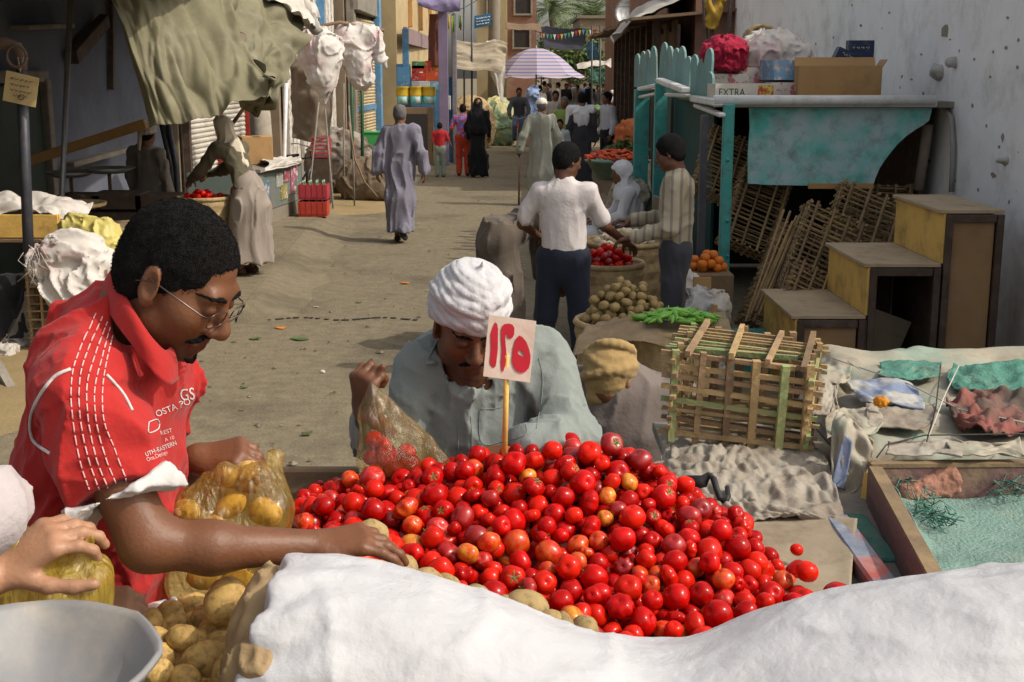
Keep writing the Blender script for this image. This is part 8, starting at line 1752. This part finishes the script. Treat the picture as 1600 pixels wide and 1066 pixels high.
# overhead awnings and bunting at the far end
for (lab,p,mat,sd) in [('dark sheet awning with bunting stretched across the far street',[[(845,42,52),(880,44,52),(915,46,52)],[(848,60,51),(880,64,51),(914,66,51)],[(850,76,50),(882,78,50),(912,78,50)]],M('dark_sheet',(.03,.03,.04),.8),3),('blue tarp hanging at the far stalls',[[(918,66,54),(932,68,54)],[(916,80,54),(934,80,54)],[(920,92,54),(936,92,54)]],M('bright_blue_tarp',(.08,.28,.45),.6),4),('white sheet awning over the far right stalls',[[(900,100,50),(930,96,50),(955,94,50)],[(902,106,49),(930,103,49),(955,104,49)]],m_sack,5),('brown plank awning over the far left stalls',[[(790,38,56),(830,38,56),(868,42,56)],[(790,46,54),(830,47,54),(868,48,54)]],m_wood,6),('green tarp curtain below the white sheet awning',[[(920,108,49),(945,106,49)],[(920,130,49),(945,130,49)]],M('dark_green_tarp',(.04,.12,.08),.8),7)]:
    o = cloth('awning', [[W(*c) for c in r_] for r_ in p], mat, None, 24, 24, .07, 4, sd); tag(o, lab, 'awning')
bt = Th('bunting','string of small coloured flags hung across the far street','bunting',W(880,52,50)); 
for k in range(18):
    px = 842+k*5.6; p = W(px,50+4*math.sin(k*.35),49.5); mb = MB(); mb.add([p,p+Vector((.11,0,0)),p+Vector((.055,0,-.2)),p+Vector((0,.01,0)),p+Vector((.11,.01,0)),p+Vector((.055,.01,-.2))],[(0,2,1),(3,4,5),(0,1,4,3),(1,2,5,4),(2,0,3,5)]); wch(mb.build('flag', (m_redp,MATS['yellow_plastic'],m_bluep,m_greenp,m_white)[k%5], bt), bt)
mb = MB(); mb.tube([W(836+k*8,49+4*math.sin(k*.5),49.5) for k in range(15)],.012,4); wch(mb.build('cord', m_black, bt), bt)
for (px,Y) in ((925,46),(938,47)): mb = MB(); mb.tube([W(px,40,Y),(W(px,150,Y).x,Y,0)],.035,6); tag(mb.build('thin_pole', m_postd), 'thin dark pole before the far white sheet awning','pole','poles of the far awning')
for i,(px,Y,w_,h_) in enumerate(((803,47,1.2,.9),(905,44,1.0,.8),(930,43,1.1,.85),(945,36,1.0,.9))):
    x = W(px,150,Y).x; e_ = empty('produce_table',(x,Y,0),0,('low produce table beyond the umbrella pole','low produce table in the middle of the far crowd','low produce table under the green tarp curtain','low produce table beside the timber stalls')[i],'table')
    mb = MB(); mb.box((0,0,h_),(w_,.8,.06)); mb.build('table_top', m_wood, e_)
    for a in (-.4,.4):
        for b in (-.3,.3): mb = MB(); mb.bar((a*w_,b,0),(a*w_,b,h_),.06); mb.build('leg', m_woodd, e_)
    heapo('produce_heap',('green produce heap on the table past the umbrella','orange produce heap in the far crowd','green produce heap under the far tarp','green produce heap beside the timber stalls')[i],px,0,Y,.01,m_leaf,1,'produce heap') if False else None
    o = link('produce_heap', nets('produce_heap',[ell((x,Y,h_+.06),(w_*.42,.32,.16)),cut((0,0,h_+.032),(0,0,-1))],.03,lambda P: fbm(P,11,4,2)*.03), (m_leaf,M('far_orange',(.5,.16,.03),.8,vs=9),m_leaf,m_leaf)[i]); tag(o,('green produce heap on the table past the umbrella','orange produce heap in the far crowd','green produce heap under the far tarp','green produce heap beside the timber stalls')[i],'produce heap')

# ================================================================== BUYER AT THE LEFT EDGE
YB = 1.82
e = empty('person', (-1.05,1.35,.3), label='buyer in white at the picture edge reaching with a yellow bag', cat='person')
sh_, el_, wr_ = Vector((-.95,1.42,1.66)), Vector((-1.0,1.50,1.42)), W(2,895,YB)
hd = (W(75,845,YB+.02)-wr_).normalized(); hp, T = head_prims((-1.16,1.36,1.93), frame_from((.8,.5,-.2),(0,0,1)), 1.0)
body = hp+[cap(T(0,-.03,-.05),(-1.14,1.33,1.74),.055,.06,.03),cap((-1.14,1.33,1.74),(-1.12,1.3,1.3),.1,.11,.05),cap((-1.12,1.3,1.3),(-1.12,1.3,1.2),.11,.11,.05),cap(sh_,el_,.05,.043,.03),cap(el_,wr_,.043,.03,.03),cap((-1.2,1.2,1.66),(-1.0,1.75,1.3),.05,.043,.03),cap((-1.0,1.75,1.3),W(118,938,1.97),.042,.028,.03)]
for s in (-.09,.09): body += [cap((-1.12+s,1.3,1.2),(-1.1+s,1.32,.8),.085,.06,.04),cap((-1.1+s,1.32,.8),(-1.1+s,1.3,.4),.055,.042,.03),cap((-1.1+s,1.3,.36),(-1.06+s,1.42,.335),.04,.034,.02)]
body += hand_prims(wr_, hd, (-.35,-.55,.75), -1, (.48,.46,.46,.5), s=1.12, tdir=(.9,-.1,-.25), tcurl=.2) + hand_prims(W(118,938,1.97),(1,.0,-.15),(.0,-.4,.9),-1,(.55,.55,.55,.55),s=1.0)
SK4 = (.36,.19,.11); wpart('body', nets('body', body, .0046, color=skin_color(SK4)), skin('skin_brown', SK1), e)
m_gauze = fab('white_gauze',(.46,.41,.41),.3,.8,.5,40)
wpart('robe', nets('robe', [cap((-1.13,1.32,1.70),(-1.12,1.3,1.2),.17,.19,.05),cap((-1.12,1.3,1.2),(-1.1,1.32,.42),.19,.22,.05),cap(sh_,el_,.09,.085,.05),cap(el_,W(-22,800,1.78),.075,.052,.04),cap((-1.2,1.2,1.66),(-1.0,1.75,1.3),.08,.075,.05),cut((0,0,.42),(0,0,-1))], .009, fold_disp(5,.012,8,(1,1,.4))), m_gauze, e)
wpart('hair', nets('hair', hair_prims(T,frame_from((.8,.5,-.2),(0,0,1)),1.0,.01), .008), m_hair, e)

# ---- grit and scraps trodden into the street, and a crack across it
gq = random.Random(77); gm_ = MB()
for k in range(900):
    y = 6.5+gq.random()**1.6*22; x = gq.uniform(-3.2,2.2); s = gq.uniform(.006,.022)*(1 if gq.random() < .85 else 1.8); n = 5; zz0 = .004+.012
    pts = [Vector((x+s*math.cos(2*math.pi*i/n)*gq.uniform(.5,1.3),y+s*math.sin(2*math.pi*i/n)*gq.uniform(.5,1.3),zz0)) for i in range(n)]; top_ = Vector((x,y,zz0+s*.5)); gm_.add(pts+[top_],[(i,(i+1)%n,n) for i in range(n)])
tag(gm_.build('grit', M('street_grit',(.11,.09,.06),.95,vs=3,col2=(.22,.19,.13),mix=(.45,.55))), 'grit and trodden scraps scattered over the dusty street', 'grit', kind='stuff')
cr_m = MB(); px = 380.0
while px < 655:
    L_ = gq.uniform(4,14); a_, b_ = G(px,498+2*math.sin(px*.05),.018), G(px+L_,498+2*math.sin((px+L_)*.05),.018); cr_m.bar(a_,b_,.035,.006); px += L_+gq.uniform(2,9)
tag(cr_m.build('street_crack', M('crack_dark',(.05,.042,.032),.95)), kind='structure')
